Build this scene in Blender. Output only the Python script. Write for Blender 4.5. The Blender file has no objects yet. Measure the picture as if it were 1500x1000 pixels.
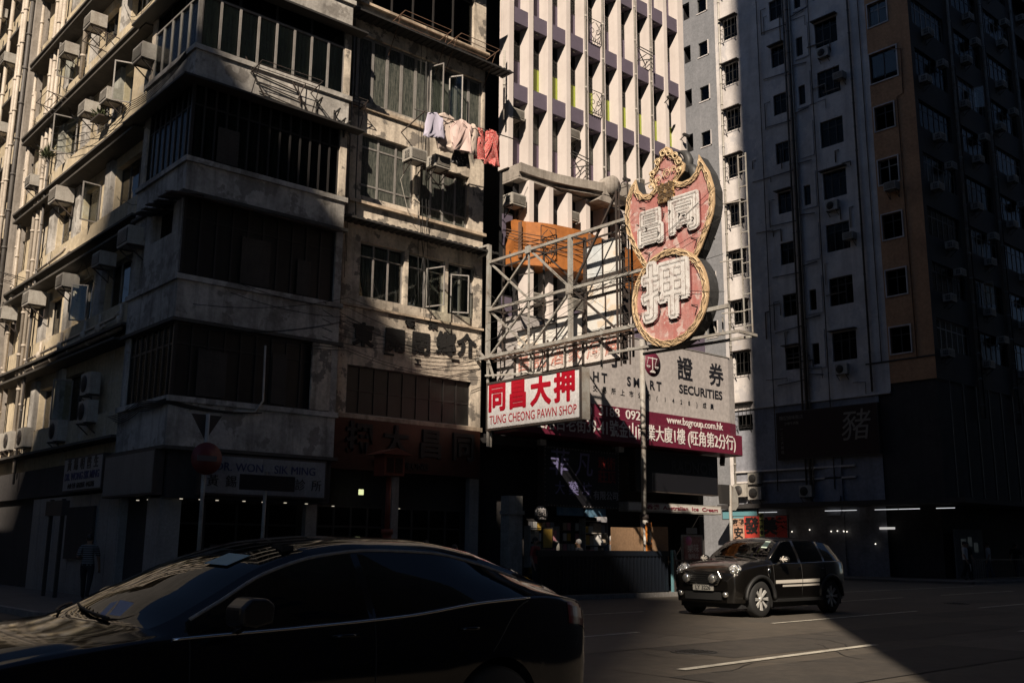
import bpy, bmesh, math, random
from mathutils import Vector, Matrix
random.seed(7)
R = math.radians
scene = bpy.context.scene
COL = scene.collection

# ------------------------------------------------------------------ camera
PITCH = R(11.664677); YAW = R(48.8); ROLL = R(0.5); CH = 1.55
_F = Vector((math.cos(YAW), math.sin(YAW), 0)); _R = Vector((math.sin(YAW), -math.cos(YAW), 0)); _U = Vector((0, 0, 1))
_fw = _F * math.cos(PITCH) + _U * math.sin(PITCH)
_up = -_F * math.sin(PITCH) + _U * math.cos(PITCH)
_r = _R * math.cos(ROLL) + _up * math.sin(ROLL)
_u = -_R * math.sin(ROLL) + _up * math.cos(ROLL)
cd = bpy.data.cameras.new('camera'); cam = bpy.data.objects.new('camera', cd); COL.objects.link(cam)
cd.sensor_width = 36; cd.lens = 34.99; cd.clip_start = 0.1; cd.clip_end = 1500
m = Matrix.Identity(4)
for i in range(3):
    m[i][0] = _r[i]; m[i][1] = _u[i]; m[i][2] = -_fw[i]
m[2][3] = CH
cam.matrix_world = m
scene.camera = cam

# ------------------------------------------------------------------ light
AZ = R(37.47); EL = R(38.0)
w = bpy.data.worlds.new('World'); scene.world = w; w.use_nodes = True
nt = w.node_tree; nt.nodes.clear()
sky = nt.nodes.new('ShaderNodeTexSky'); sky.sky_type = 'NISHITA'; sky.sun_disc = False
sky.air_density = .6; sky.dust_density = 0.0; sky.ozone_density = .7
sky.sun_elevation = EL; sky.sun_rotation = math.atan2(-math.cos(AZ), -math.sin(AZ)) % (2 * math.pi)
bg = nt.nodes.new('ShaderNodeBackground'); bg.inputs['Strength'].default_value = 0.05
ou = nt.nodes.new('ShaderNodeOutputWorld')
nt.links.new(sky.outputs[0], bg.inputs[0]); nt.links.new(bg.outputs[0], ou.inputs[0])
sd = bpy.data.lights.new('sun', 'SUN'); sun = bpy.data.objects.new('sun', sd); COL.objects.link(sun)
sd.energy = 5.0; sd.angle = R(0.53); sd.color = (1.0, 0.86, 0.70)
sdir = Vector((math.cos(AZ) * math.cos(EL), math.sin(AZ) * math.cos(EL), -math.sin(EL)))
sun.rotation_euler = sdir.to_track_quat('-Z', 'Y').to_euler(); sun.location = (-30, -20, 60)
vs = scene.view_settings
vs.view_transform = 'Standard'; vs.look = 'None'; vs.exposure = 0.45; vs.gamma = 1.0; vs.use_curve_mapping = False
scene.cycles.diffuse_bounces = 1; scene.cycles.max_bounces = 8

# ------------------------------------------------------------------ materials
def pmat(name, col, rough=.8, metal=0.0, emit=None, estr=1.0, spec=None, coat=0):
    mt = bpy.data.materials.new(name); mt.use_nodes = True
    b = mt.node_tree.nodes['Principled BSDF']
    b.inputs['Base Color'].default_value = (*col, 1); b.inputs['Roughness'].default_value = rough
    b.inputs['Metallic'].default_value = metal
    if spec is not None: b.inputs['Specular IOR Level'].default_value = spec
    if coat: b.inputs['Coat Weight'].default_value = coat; b.inputs['Coat Roughness'].default_value = .03
    if emit: b.inputs['Emission Color'].default_value = (*emit, 1); b.inputs['Emission Strength'].default_value = estr
    return mt

def weathered(name, col, dirt, amount=.5, scale=1.0, rough=.85, bump=.15, streak=.5, patch=None, patch_amt=.0, metal=0.0, thr=.5, fine_amt=.35):
    """plaster / paint / steel with blotches, vertical run marks and fine relief, in world metres"""
    mt = bpy.data.materials.new(name); mt.use_nodes = True
    n = mt.node_tree.nodes; l = mt.node_tree.links; b = n['Principled BSDF']
    geo = n.new('ShaderNodeNewGeometry')
    def noise(sc, det, vec=(1, 1, 1), off=0.0):
        mp = n.new('ShaderNodeMapping'); mp.inputs['Scale'].default_value = vec; mp.inputs['Location'].default_value = (off, off, off)
        l.new(geo.outputs['Position'], mp.inputs['Vector'])
        t = n.new('ShaderNodeTexNoise'); t.inputs['Scale'].default_value = sc; t.inputs['Detail'].default_value = det
        t.inputs['Roughness'].default_value = .62
        l.new(mp.outputs[0], t.inputs['Vector']); return t.outputs['Fac']
    def ramp(src, a, c):
        r = n.new('ShaderNodeMapRange'); r.inputs['From Min'].default_value = a; r.inputs['From Max'].default_value = c
        l.new(src, r.inputs['Value']); return r.outputs[0]
    def mix(f, A, B):
        x = n.new('ShaderNodeMix'); x.data_type = 'RGBA'
        if isinstance(f, (int, float)): x.inputs[0].default_value = f
        else: l.new(f, x.inputs[0])
        for k, v in ((6, A), (7, B)):
            if isinstance(v, tuple): x.inputs[k].default_value = (*v, 1)
            else: l.new(v, x.inputs[k])
        return x.outputs[2]
    def mul(a, k):
        x = n.new('ShaderNodeMath'); x.operation = 'MULTIPLY'; l.new(a, x.inputs[0])
        if isinstance(k, (int, float)): x.inputs[1].default_value = k
        else: l.new(k, x.inputs[1])
        return x.outputs[0]
    blot = ramp(noise(.9 * scale, 6), thr - .08, thr + .22)
    run = ramp(noise(3.2 * scale, 5, (1, 1, .09), 3.1), thr - .02, thr + .25)
    fine = noise(9 * scale, 5, off=7.7)
    c = mix(mul(blot, amount), col, dirt)
    c = mix(mul(run, streak), c, dirt)
    if patch:
        pm = ramp(noise(1.4 * scale, 8, off=21.3), .56, .59)
        c = mix(mul(pm, patch_amt), c, patch)
    hv = ramp(fine, .25, .75)
    x = n.new('ShaderNodeMix'); x.data_type = 'RGBA'; x.blend_type = 'MULTIPLY'; x.inputs[0].default_value = fine_amt
    l.new(c, x.inputs[6]); l.new(hv, x.inputs[7])
    l.new(x.outputs[2], b.inputs['Base Color'])
    b.inputs['Roughness'].default_value = rough; b.inputs['Metallic'].default_value = metal
    bp = n.new('ShaderNodeBump'); bp.inputs['Strength'].default_value = bump; bp.inputs['Distance'].default_value = .03
    l.new(fine, bp.inputs['Height']); l.new(bp.outputs[0], b.inputs['Normal'])
    return mt

def glassmat(name, tint=(.75, .82, .85), trans=.55, rough=.03, ior=1.5):
    mt = bpy.data.materials.new(name); mt.use_nodes = True
    n = mt.node_tree.nodes; l = mt.node_tree.links; n.clear()
    o = n.new('ShaderNodeOutputMaterial'); t = n.new('ShaderNodeBsdfTransparent'); t.inputs[0].default_value = (*[c * trans for c in tint], 1)
    g = n.new('ShaderNodeBsdfGlossy'); g.inputs['Roughness'].default_value = rough; g.inputs['Color'].default_value = (.9, .9, .9, 1)
    f = n.new('ShaderNodeFresnel'); f.inputs[0].default_value = ior
    mx = n.new('ShaderNodeMixShader')
    l.new(f.outputs[0], mx.inputs[0]); l.new(t.outputs[0], mx.inputs[1]); l.new(g.outputs[0], mx.inputs[2]); l.new(mx.outputs[0], o.inputs[0])
    return mt

M = {}
M['cream'] = weathered('cream_plaster', (.68, .57, .40), (.28, .23, .16), .6, .8, streak=.55, patch=(.62, .58, .52), patch_amt=.5)
M['greyplaster'] = weathered('grey_white_plaster', (.62, .585, .54), (.12, .11, .10), .8, 1.0, streak=.85, patch=(.22, .20, .18), patch_amt=.7, bump=.35, thr=.51)
M['tanplaster'] = weathered('tan_plaster', (.70, .56, .42), (.19, .14, .10), .75, 1.1, streak=.7, patch=(.30, .24, .18), patch_amt=.7, bump=.3)
M['mildew'] = weathered('mildewed_plaster', (.76, .66, .54), (.16, .135, .11), .8, 1.2, streak=.85, patch=(.18, .16, .14), patch_amt=.85, bump=.35, thr=.52)
M['fin'] = weathered('white_concrete_fin', (.72, .65, .615), (.46, .40, .37), .35, .7, streak=.35, bump=.03, fine_amt=.08)
M['purple'] = weathered('purple_paint', (.135, .11, .155), (.09, .075, .10), .5, .8, streak=.2, bump=.03, fine_amt=.15)
M['lime'] = pmat('lime_panel', (.30, .36, .05), .6)
M['teal'] = pmat('teal_panel', (.10, .17, .15), .6)
M['violetpanel'] = pmat('dull_violet_panel', (.11, .08, .12), .6)
M['concrete'] = weathered('stained_concrete', (.42, .375, .33), (.13, .11, .09), .6, 1.2, streak=.8, bump=.2)
M['twhite'] = weathered('white_tower_paint', (.74, .69, .66), (.30, .27, .26), .6, .5, streak=.5, patch=(.46, .45, .47), patch_amt=.5, bump=.08, fine_amt=.15)
M['tgrey'] = weathered('grey_tower_render', (.23, .235, .25), (.34, .34, .36), .5, .9, streak=.4, bump=.12)
M['tshade'] = weathered('blue_grey_tower_paint', (.34, .35, .40), (.16, .16, .18), .7, .6, streak=.5, patch=(.22, .22, .25), patch_amt=.5, bump=.12)  # bluer, darker copy of the white tower paint: shade put into the colour
M['torange'] = weathered('orange_tower_paint', (.58, .32, .17), (.34, .18, .10), .6, .7, streak=.4, bump=.1)
M['tdark'] = weathered('shade_dark_tower_render', (.06, .057, .055), (.03, .03, .03), .6, .8, streak=.5)  # near black because the road face lies in shadow: painted shade
M['darkwall'] = weathered('dark_shop_wall', (.05, .045, .045), (.02, .02, .02), .6, 1.0)
M['far'] = weathered('city_block_render', (.25, .23, .21), (.12, .11, .10), .6, .3)
M['room'] = pmat('dark_room', (.012, .012, .014), .95)
M['glass'] = glassmat('window_glass', (.92, .95, .93), .93, ior=1.4)
M['dglass'] = glassmat('dark_window_glass', (.8, .85, .85), .62, .12, 1.2)
M['oldglass'] = weathered('dirty_old_glass', (.008, .009, .009), (.035, .032, .027), .5, 3, rough=.45, bump=.02)
M['alu'] = weathered('grey_aluminium_frame', (.36, .34, .32), (.20, .18, .16), .5, 3, rough=.5, bump=.03, metal=.2)
M['dalu'] = pmat('dark_window_frame', (.028, .026, .025), .5)
M['shadeconcrete'] = weathered('shade_dark_concrete', (.10, .09, .078), (.04, .036, .032), .6, 1.2, streak=.6, bump=.2)  # dirty concrete, darkened further: shade under the slabs put into the colour
M['ironblack'] = pmat('black_iron', (.03, .028, .027), .6)
M['rust'] = weathered('rusty_steel', (.20, .12, .08), (.10, .05, .03), .7, 4, bump=.3)
M['steel'] = weathered('white_grey_painted_steel', (.42, .41, .38), (.20, .14, .10), .6, 3.0, rough=.6, bump=.15, streak=.5)
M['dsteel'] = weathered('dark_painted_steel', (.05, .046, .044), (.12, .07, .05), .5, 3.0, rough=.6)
M['pipe'] = weathered('cream_pvc_pipe', (.62, .54, .45), (.34, .28, .22), .6, 2.0, rough=.55, bump=.05)
M['dpipe'] = weathered('dark_iron_pipe', (.12, .11, .10), (.06, .05, .05), .6, 2.0, rough=.6)
M['acwhite'] = weathered('old_white_enamel', (.52, .49, .44), (.26, .22, .18), .6, 3.0, rough=.5, bump=.05)
M['grille'] = pmat('dark_grille', (.05, .05, .05), .7)
M['curtain'] = weathered('faded_curtain', (.34, .33, .27), (.12, .12, .10), .5, 3, bump=.0)
M['curtain_green'] = weathered('pale_green_curtain', (.42, .43, .34), (.22, .23, .18), .5, 4, bump=.0)
M['greenglass'] = weathered('ribbed_obscure_glass', (.04, .048, .044), (.20, .20, .17), .3, 11.0, rough=.25, streak=.9, bump=.05, thr=.45)
M['cable'] = pmat('black_cable', (.02, .02, .02), .7)
M['orange'] = weathered('orange_panel', (.50, .18, .045), (.30, .11, .04), .35, .8, rough=.55, streak=.3, bump=.05)

# ------------------------------------------------------------------ mesh helpers
class MB:
    def __init__(s): s.v = []; s.f = []; s.m = []; s.k = 0; s.s = []
    def mat(s, k): s.k = k; return s
    def face(s, pts, smooth=False):
        i = len(s.v); s.v += [tuple(p) for p in pts]; s.f.append(tuple(range(i, i + len(pts)))); s.m.append(s.k); s.s.append(smooth); return s
    def box(s, x0, x1, y0, y1, z0, z1):
        i = len(s.v)
        s.v += [(x0, y0, z0), (x1, y0, z0), (x1, y1, z0), (x0, y1, z0), (x0, y0, z1), (x1, y0, z1), (x1, y1, z1), (x0, y1, z1)]
        for q in ((3, 2, 1, 0), (4, 5, 6, 7), (0, 1, 5, 4), (1, 2, 6, 5), (2, 3, 7, 6), (3, 0, 4, 7)):
            s.f.append(tuple(i + a for a in q)); s.m.append(s.k); s.s.append(False)
        return s
    def prism(s, poly, z0, z1, axis='z'):
        """extrude polygon; axis z: poly (x,y); axis y: poly (x,z); axis x: poly (y,z)"""
        def P(a, b, c): return (a, b, c) if axis == 'z' else ((a, c, b) if axis == 'y' else (c, a, b))
        i = len(s.v); n = len(poly)
        s.v += [P(a, b, z0) for a, b in poly] + [P(a, b, z1) for a, b in poly]
        fs = [tuple(i + j for j in range(n)), tuple(i + n + j for j in reversed(range(n)))]
        for j in range(n): fs.append((i + j, i + n + j, i + n + (j + 1) % n, i + (j + 1) % n))
        for f in fs: s.f.append(f); s.m.append(s.k); s.s.append(False)
        return s
    def tube(s, pts, r, n=6, closed=False, smooth=True):
        pts = [Vector(p) for p in pts]; N = len(pts); i0 = len(s.v); up = None
        for a in range(N):
            if closed: d = pts[(a + 1) % N] - pts[a - 1]
            else: d = pts[min(a + 1, N - 1)] - pts[max(a - 1, 0)]
            if d.length < 1e-9: d = Vector((0, 0, 1))
            d.normalize()
            if up is None:
                up = Vector((0, 0, 1)) if abs(d.z) < .9 else Vector((1, 0, 0))
            b = d.cross(up)
            if b.length < 1e-4: b = d.cross(Vector((0, 1, .3)))
            b.normalize(); up = b.cross(d).normalized()
            rr = r[a] if isinstance(r, (list, tuple)) else r
            for k in range(n):
                t = 2 * math.pi * k / n
                s.v.append(tuple(pts[a] + b * (math.cos(t) * rr) + up * (math.sin(t) * rr)))
        for a in range(N if closed else N - 1):
            c = (a + 1) % N
            for k in range(n):
                k2 = (k + 1) % n
                s.f.append((i0 + a * n + k, i0 + c * n + k, i0 + c * n + k2, i0 + a * n + k2)); s.m.append(s.k); s.s.append(smooth)
        if not closed:
            s.f.append(tuple(i0 + k for k in range(n))); s.m.append(s.k); s.s.append(False)
            s.f.append(tuple(i0 + (N - 1) * n + k for k in reversed(range(n)))); s.m.append(s.k); s.s.append(False)
        return s
    def bar(s, a, b, w, t=None):
        """square bar from a to b"""
        t = t or w; a = Vector(a); b = Vector(b); d = (b - a).normalized()
        up = Vector((0, 0, 1)) if abs(d.z) < .95 else Vector((0, 1, 0))
        x = d.cross(up).normalized(); y = x.cross(d).normalized(); i = len(s.v)
        for p in (a, b):
            for sx, sy in ((-1, -1), (1, -1), (1, 1), (-1, 1)): s.v.append(tuple(p + x * (sx * w / 2) + y * (sy * t / 2)))
        for q in ((0, 1, 2, 3), (7, 6, 5, 4), (0, 4, 5, 1), (1, 5, 6, 2), (2, 6, 7, 3), (3, 7, 4, 0)):
            s.f.append(tuple(i + a_ for a_ in q)); s.m.append(s.k); s.s.append(False)
        return s
    def lathe(s, prof, n=16, c=(0, 0, 0), axis='z'):
        i = len(s.v)
        for (r_, h) in prof:
            for k in range(n):
                t = 2 * math.pi * k / n; a, b = r_ * math.cos(t), r_ * math.sin(t)
                p = (a, b, h) if axis == 'z' else ((a, h, b) if axis == 'y' else (h, a, b))
                s.v.append((p[0] + c[0], p[1] + c[1], p[2] + c[2]))
        for j in range(len(prof) - 1):
            for k in range(n):
                k2 = (k + 1) % n
                s.f.append((i + j * n + k, i + j * n + k2, i + (j + 1) * n + k2, i + (j + 1) * n + k)); s.m.append(s.k); s.s.append(True)
        return s
    def sphere(s, c, r, n=10, sc=(1, 1, 1)):
        i = len(s.v); k = n // 2
        for a in range(k + 1):
            ph = math.pi * a / k
            for b in range(n):
                t = 2 * math.pi * b / n
                s.v.append((c[0] + r * sc[0] * math.sin(ph) * math.cos(t), c[1] + r * sc[1] * math.sin(ph) * math.sin(t), c[2] + r * sc[2] * math.cos(ph)))
        for a in range(k):
            for b in range(n):
                b2 = (b + 1) % n
                s.f.append((i + a * n + b, i + (a + 1) * n + b, i + (a + 1) * n + b2, i + a * n + b2)); s.m.append(s.k); s.s.append(True)
        return s
    def mesh(s, name, mats):
        me = bpy.data.meshes.new(name); me.from_pydata(s.v, [], s.f)
        if not isinstance(mats, (list, tuple)): mats = [mats]
        for a in mats: me.materials.append(a)
        me.polygons.foreach_set('material_index', s.m); me.polygons.foreach_set('use_smooth', s.s)
        me.update(); return me

def empty(name, loc, rz=0.0, label=None, cat=None, group=None):
    o = bpy.data.objects.new(name, None); COL.objects.link(o); o.location = loc; o.rotation_euler = (0, 0, rz); o.empty_display_size = .3
    if label: o['label'] = label; o['category'] = cat
    if group: o['group'] = group
    return o
def tag(o, label, cat, group=None):
    o['label'] = label; o['category'] = cat
    if group: o['group'] = group
    return o
FACE = {'Y': 0.0, 'X': -math.pi / 2, 'Z': 0.0, 'N': math.pi}
def place(name, me, parent=None, loc=(0, 0, 0), face=None, label=None):
    """top level or child of an unrotated thing; loc is in world metres"""
    o = bpy.data.objects.new(name, me); COL.objects.link(o)
    lv = Vector(loc)
    if parent is not None: o.parent = parent; lv = lv - parent.location
    o.location = lv
    if face: o.rotation_euler = (0, 0, FACE[face])
    if label: o['label'] = label
    return o
def sub(name, me, parent, loc=(0, 0, 0), rot=(0, 0, 0), label=None):
    o = bpy.data.objects.new(name, me); COL.objects.link(o); o.parent = parent; o.location = loc; o.rotation_euler = rot
    if label: o['label'] = label
    return o
def uv(face, plane, u, v, n=0.0):
    """wall coordinates: u to the right as seen from the street, v up, n out of the wall"""
    return (u, plane - n, v) if face == 'Y' else (plane - n, -u, v)
def struct(name, me, loc=(0, 0, 0)):
    o = place(name, me, None, loc); o['kind'] = 'structure'; return o
def bevel(o, w=.01, seg=2):
    b = o.modifiers.new('bevel', 'BEVEL'); b.width = w; b.segments = seg; b.limit_method = 'ANGLE'; return o

def wall_holes(name, mats, u0, u1, v0, v1, holes, depth=.25):
    """front sheet with openings that have reveals and a dark room behind"""
    us = sorted({u0, u1, *[a for h in holes for a in h[:2]]}); vs_ = sorted({v0, v1, *[a for h in holes for a in h[2:4]]})
    us = [a for a in us if u0 - 1e-6 <= a <= u1 + 1e-6]; vs_ = [a for a in vs_ if v0 - 1e-6 <= a <= v1 + 1e-6]
    mb = MB()
    for i in range(len(us) - 1):
        for j in range(len(vs_) - 1):
            cu = (us[i] + us[i + 1]) / 2; cv = (vs_[j] + vs_[j + 1]) / 2
            if any(h[0] < cu < h[1] and h[2] < cv < h[3] for h in holes): continue
            mb.face([(us[i], 0, vs_[j]), (us[i + 1], 0, vs_[j]), (us[i + 1], 0, vs_[j + 1]), (us[i], 0, vs_[j + 1])])
    D = .7
    for a, b, c, d in [h[:4] for h in holes]:
        mb.mat(0)
        mb.face([(a, 0, c), (a, depth, c), (b, depth, c), (b, 0, c)]); mb.face([(a, 0, d), (b, 0, d), (b, depth, d), (a, depth, d)])
        mb.face([(a, 0, c), (a, 0, d), (a, depth, d), (a, depth, c)]); mb.face([(b, 0, c), (b, depth, c), (b, depth, d), (b, 0, d)])
        mb.mat(1)
        mb.face([(a, depth, c), (a, D, c), (b, D, c), (b, depth, c)]); mb.face([(a, depth, d), (b, depth, d), (b, D, d), (a, D, d)])
        mb.face([(a, depth, c), (a, depth, d), (a, D, d), (a, D, c)]); mb.face([(b, depth, c), (b, D, c), (b, D, d), (b, depth, d)])
        mb.face([(a, D, c), (b, D, c), (b, D, d), (a, D, d)])
    return mb.mesh(name, mats)

_cache = {}
def cached(key, fn):
    if key not in _cache: _cache[key] = fn()
    return _cache[key]

def frame_mesh(w, h, cols, rows, t, d, mat, tops=()):
    def f():
        mb = MB()
        mb.box(0, w, 0, d, 0, t); mb.box(0, w, 0, d, h - t, h); mb.box(0, t, .001, d - .001, t, h - t); mb.box(w - t, w, .001, d - .001, t, h - t)
        for c in range(1, cols): mb.box(w * c / cols - t * .6, w * c / cols + t * .6, -.006, d + .002, t, h - t)
        for r_ in rows: mb.box(t, w - t, .004, d - .004, h * r_ - t / 2, h * r_ + t / 2)
        return mb.mesh('window_frame', mat)
    return cached(('fr', round(w, 2), round(h, 2), cols, tuple(rows), t, d, mat.name), f)
def pane_mesh(w, h, mat):
    return cached(('pn', round(w, 3), round(h, 3), mat.name), lambda: MB().box(0, w, 0, .006, 0, h).mesh('pane', mat))
def curtain_mesh(w, h, mat, amp=.04, k=9.0):
    def f():
        mb = MB(); n = max(6, int(w * k * 4)); ph = random.random() * 6
        pr = [(w * i / n, amp * math.sin(i * 1.57 + ph + .6 * math.sin(i * .37))) for i in range(n + 1)]
        for i in range(n):
            mb.face([(pr[i][0], pr[i][1], 0), (pr[i + 1][0], pr[i + 1][1], 0), (pr[i + 1][0], pr[i + 1][1], h), (pr[i][0], pr[i][1], h)], True)
        return mb.mesh('curtain', mat)
    return cached(('cu', round(w, 2), round(h, 2), mat.name, amp, k, random.randint(0, 3)), f)
def iron_grille_mesh(w, h, mat, style=0):
    def f():
        mb = MB(); r = .009; y = .05
        mb.bar((0, y, 0), (w, y, 0), .018); mb.bar((0, y, h), (w, y, h), .018)
        if style == 0:
            for i in range(1, 4): mb.bar((w * i / 4, y, 0), (w * i / 4, y, h), .014)
            mb.bar((w * .1, y, h * .08), (w * .9, y, h * .92), .012); mb.bar((w * .9, y, h * .08), (w * .1, y, h * .92), .012)
            mb.bar((0, y, h * .5), (w, y, h * .5), .012)
            c = (w / 2, h / 2)
            mb.bar((w / 2, y, h * .72), (w * .75, y, h / 2), .012); mb.bar((w / 2, y, h * .72), (w * .25, y, h / 2), .012)
            mb.bar((w / 2, y, h * .28), (w * .75, y, h / 2), .012); mb.bar((w / 2, y, h * .28), (w * .25, y, h / 2), .012)
        else:
            k = max(2, int(w / .11))
            for i in range(k + 1): mb.bar((w * i / k, y, 0), (w * i / k, y, h), .014)
            for i in range(1, 3): mb.bar((0, y, h * i / 3), (w, y, h * i / 3), .014)
        return mb.mesh('iron_grille', mat)
    return cached(('ig', round(w, 2), round(h, 2), style, mat.name), f)

def window(root, face, plane, u0, u1, v0, v1, cols=2, rows=(), fm='alu', gm='glass', t=.045, inset=.12, curtain=None, grille=None, panes=True, d=.05, transom=None):
    w_, h_ = u1 - u0, v1 - v0
    o = place('window', frame_mesh(w_, h_, cols, rows, t, d, M[fm]), root, uv(face, plane, u0, v0, -inset), face)
    if panes:
        cw = w_ / cols
        edges = [0] + list(rows) + [1]
        for c in range(cols):
            for e in range(len(edges) - 1):
                pw = cw - t * 1.6; ph = h_ * (edges[e + 1] - edges[e]) - t * 1.2
                if pw < .05 or ph < .05: continue
                sub('pane', pane_mesh(pw, ph, M[gm]), o, (c * cw + t * .8, d * .45, h_ * edges[e] + t * .6))
    if curtain:
        sub('curtain', curtain_mesh(w_ - .08, h_ - .1, M[curtain]), o, (.04, .11 if curtain == 'curtain_green' else .20, .05))
    if grille is not None:
        cw = w_ / cols
        for c in range(cols): sub('iron_grille', iron_grille_mesh(cw - t * 1.4, h_ - .1, M['alu'] if grille == 0 else M['ironblack'], grille), o, (c * cw + t * .7, .05, .05))
    return o

def casement(root, face, plane, u, v, w, h, ang, fm='alu'):
    """a leaf standing open"""
    o = place('open_casement', frame_mesh(w, h, 1, (), .04, .035, M[fm]), root, uv(face, plane, u, v, 0.0), None)
    o.rotation_euler = (0, 0, FACE[face] + ang)
    sub('pane', pane_mesh(w - .07, h - .07, M['glass']), o, (.035, .014, .035))
    return o

def ac_mesh():
    mb = MB()
    mb.box(0, .66, -.5, 0, 0, .42)
    return mb.mesh('air_conditioner', M['acwhite'])
def ac_grille():
    mb = MB(); mb.box(.05, .61, -.512, -.502, .05, .37)
    mb.mat(1)
    for i in range(9): mb.box(.05, .61, -.524, -.513, .065 + i * .034, .077 + i * .034)
    mb.mat(0)
    mb.box(-.012, -.002, -.44, -.16, .08, .34)
    mb.mat(1)
    for i in range(4): mb.box(-.02, -.013, -.44 + i * .09, -.42 + i * .09, .08, .34)
    mb.box(-.02, -.013, -.44, -.16, .2, .22)
    return mb.mesh('grille', [M['grille'], M['acwhite']])
def ac_bracket():
    mb = MB()
    for x in (.08, .58):
        mb.bar((x, 0, -.02), (x, -.5, -.02), .03); mb.bar((x, 0, -.38), (x, -.46, -.03), .025); mb.bar((x, -.001, -.4), (x, -.001, 0), .025)
    mb.bar((.05, -.47, -.02), (.61, -.47, -.02), .025)
    return mb.mesh('bracket', M['dsteel'])
_AC = [ac_mesh(), ac_grille(), ac_bracket()]
def aircon(root, face, plane, u, v, s=1.0, n=.0):
    o = place('air_conditioner', _AC[0], root, uv(face, plane, u, v, n), face); o.scale = (s, s, s)
    sub('grille', _AC[1], o); sub('bracket', _AC[2], o)
    return o
def outdoor_mesh():
    return MB().box(0, .85, -.34, -.02, 0, .68).mesh('outdoor_unit', M['acwhite'])
def fan_mesh():
    mb = MB(); mb.lathe([(.0, -.349), (.26, -.349), (.26, -.342)], 20, (.33, 0, .34), 'y')
    mb.mat(1)
    for r_ in (.08, .14, .2, .27): mb.tube([(.33 + r_ * math.cos(t * .393), -.36, .34 + r_ * math.sin(t * .393)) for t in range(16)], .006, 4, True)
    for t in range(6): mb.bar((.33, -.36, .34), (.33 + .26 * math.cos(t * 1.047), -.36, .34 + .26 * math.sin(t * 1.047)), .01)
    return mb.mesh('fan_grille', [M['grille'], M['dsteel']])
_OU = [outdoor_mesh(), fan_mesh(), MB().bar((.1, 0, -.03), (.1, -.4, -.03), .04).bar((.75, 0, -.03), (.75, -.4, -.03), .04).bar((.1, 0, -.35), (.1, -.36, -.04), .03).bar((.75, 0, -.35), (.75, -.36, -.04), .03).mesh('bracket', M['dsteel'])]
def outdoor(root, face, plane, u, v, s=1.0):
    o = place('outdoor_unit', _OU[0], root, uv(face, plane, u, v), face); o.scale = (s, s, s)
    sub('fan_grille', _OU[1], o); sub('bracket', _OU[2], o); return o

def pipe(root, pts, r=.045, mat='pipe', name='pipe', collars=True):
    mb = MB(); mb.tube(pts, r, 8)
    if collars:
        for a, b in zip(pts[:-1], pts[1:]):
            a = Vector(a); b = Vector(b); L = (b - a).length
            if L > 1.2:
                k = int(L / 1.5)
                for i in range(k):
                    p = a.lerp(b, (i + .5) / k); d = (b - a).normalized() * .04
                    mb.tube([p - d, p + d], r * 1.3, 8)
    me = mb.mesh(name, M[mat]); return place(name, me, root, (0, 0, 0))
def cable(root, pts, sag=.15, r=.008, mat='cable', name='cable'):
    out = []
    for a, b in zip(pts[:-1], pts[1:]):
        a = Vector(a); b = Vector(b)
        for i in range(8):
            t = i / 8; p = a.lerp(b, t); p.z -= sag * 4 * t * (1 - t) * (b - a).length / 3; out.append(p)
    out.append(Vector(pts[-1]))
    me = MB().tube(out, r, 4).mesh(name, M[mat]); return place(name, me, root, (0, 0, 0))

def text_mesh(s, size, extrude, mat, offset=0.0, align='CENTER', sx=1.0, shear=0.0, outline=0.0, name='lettering', spacing=1.0):
    cu = bpy.data.curves.new(name, 'FONT'); cu.body = s; cu.size = size; cu.extrude = extrude; cu.offset = offset
    cu.align_x = align; cu.align_y = 'CENTER'; cu.shear = shear; cu.resolution_u = 3; cu.space_character = spacing
    if outline: cu.fill_mode = 'NONE'; cu.bevel_depth = outline; cu.bevel_resolution = 1; cu.extrude = 0
    o = bpy.data.objects.new('tmp', cu); COL.objects.link(o)
    dg = bpy.context.evaluated_depsgraph_get(); dg.update()
    me = bpy.data.meshes.new_from_object(o.evaluated_get(dg))
    bpy.data.objects.remove(o); bpy.data.curves.remove(cu)
    me.name = name; me.materials.clear(); me.materials.append(mat)
    # stand the text up: x right, z up, facing -y
    for v in me.vertices: v.co = Vector((v.co.x * sx, -v.co.z, v.co.y))
    me.update(); return me
def fat_mesh(s, size, extrude, mat, r, name='lettering', base=.008, n=10, **k):
    """heavy brush-like lettering: the glyph swept round a small circle, joined into one mesh"""
    b = text_mesh(s, size, extrude, mat, offset=base * size, name=name, **k)
    vs0 = [v.co.copy() for v in b.vertices]; fs0 = [tuple(p.vertices) for p in b.polygons]; V = []; Fc = []
    for i in range(n + 1):
        t = 2 * math.pi * i / n; d = Vector((r * math.cos(t), .0009 * i, r * math.sin(t))) if i < n else Vector((0, -.001, 0)); o = len(V)
        V += [tuple(v + d) for v in vs0]; Fc += [tuple(a + o for a in f) for f in fs0]
    me = bpy.data.meshes.new(name); me.from_pydata(V, [], Fc); me.materials.append(mat); me.update(); return me
def text(parent, s, face, plane, u, v, size, mat, n=.01, extrude=.006, name='lettering', **k):
    me = text_mesh(s, size, extrude, mat, name=name, **k)
    return place(name, me, parent, uv(face, plane, u, v, n), face)
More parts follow.
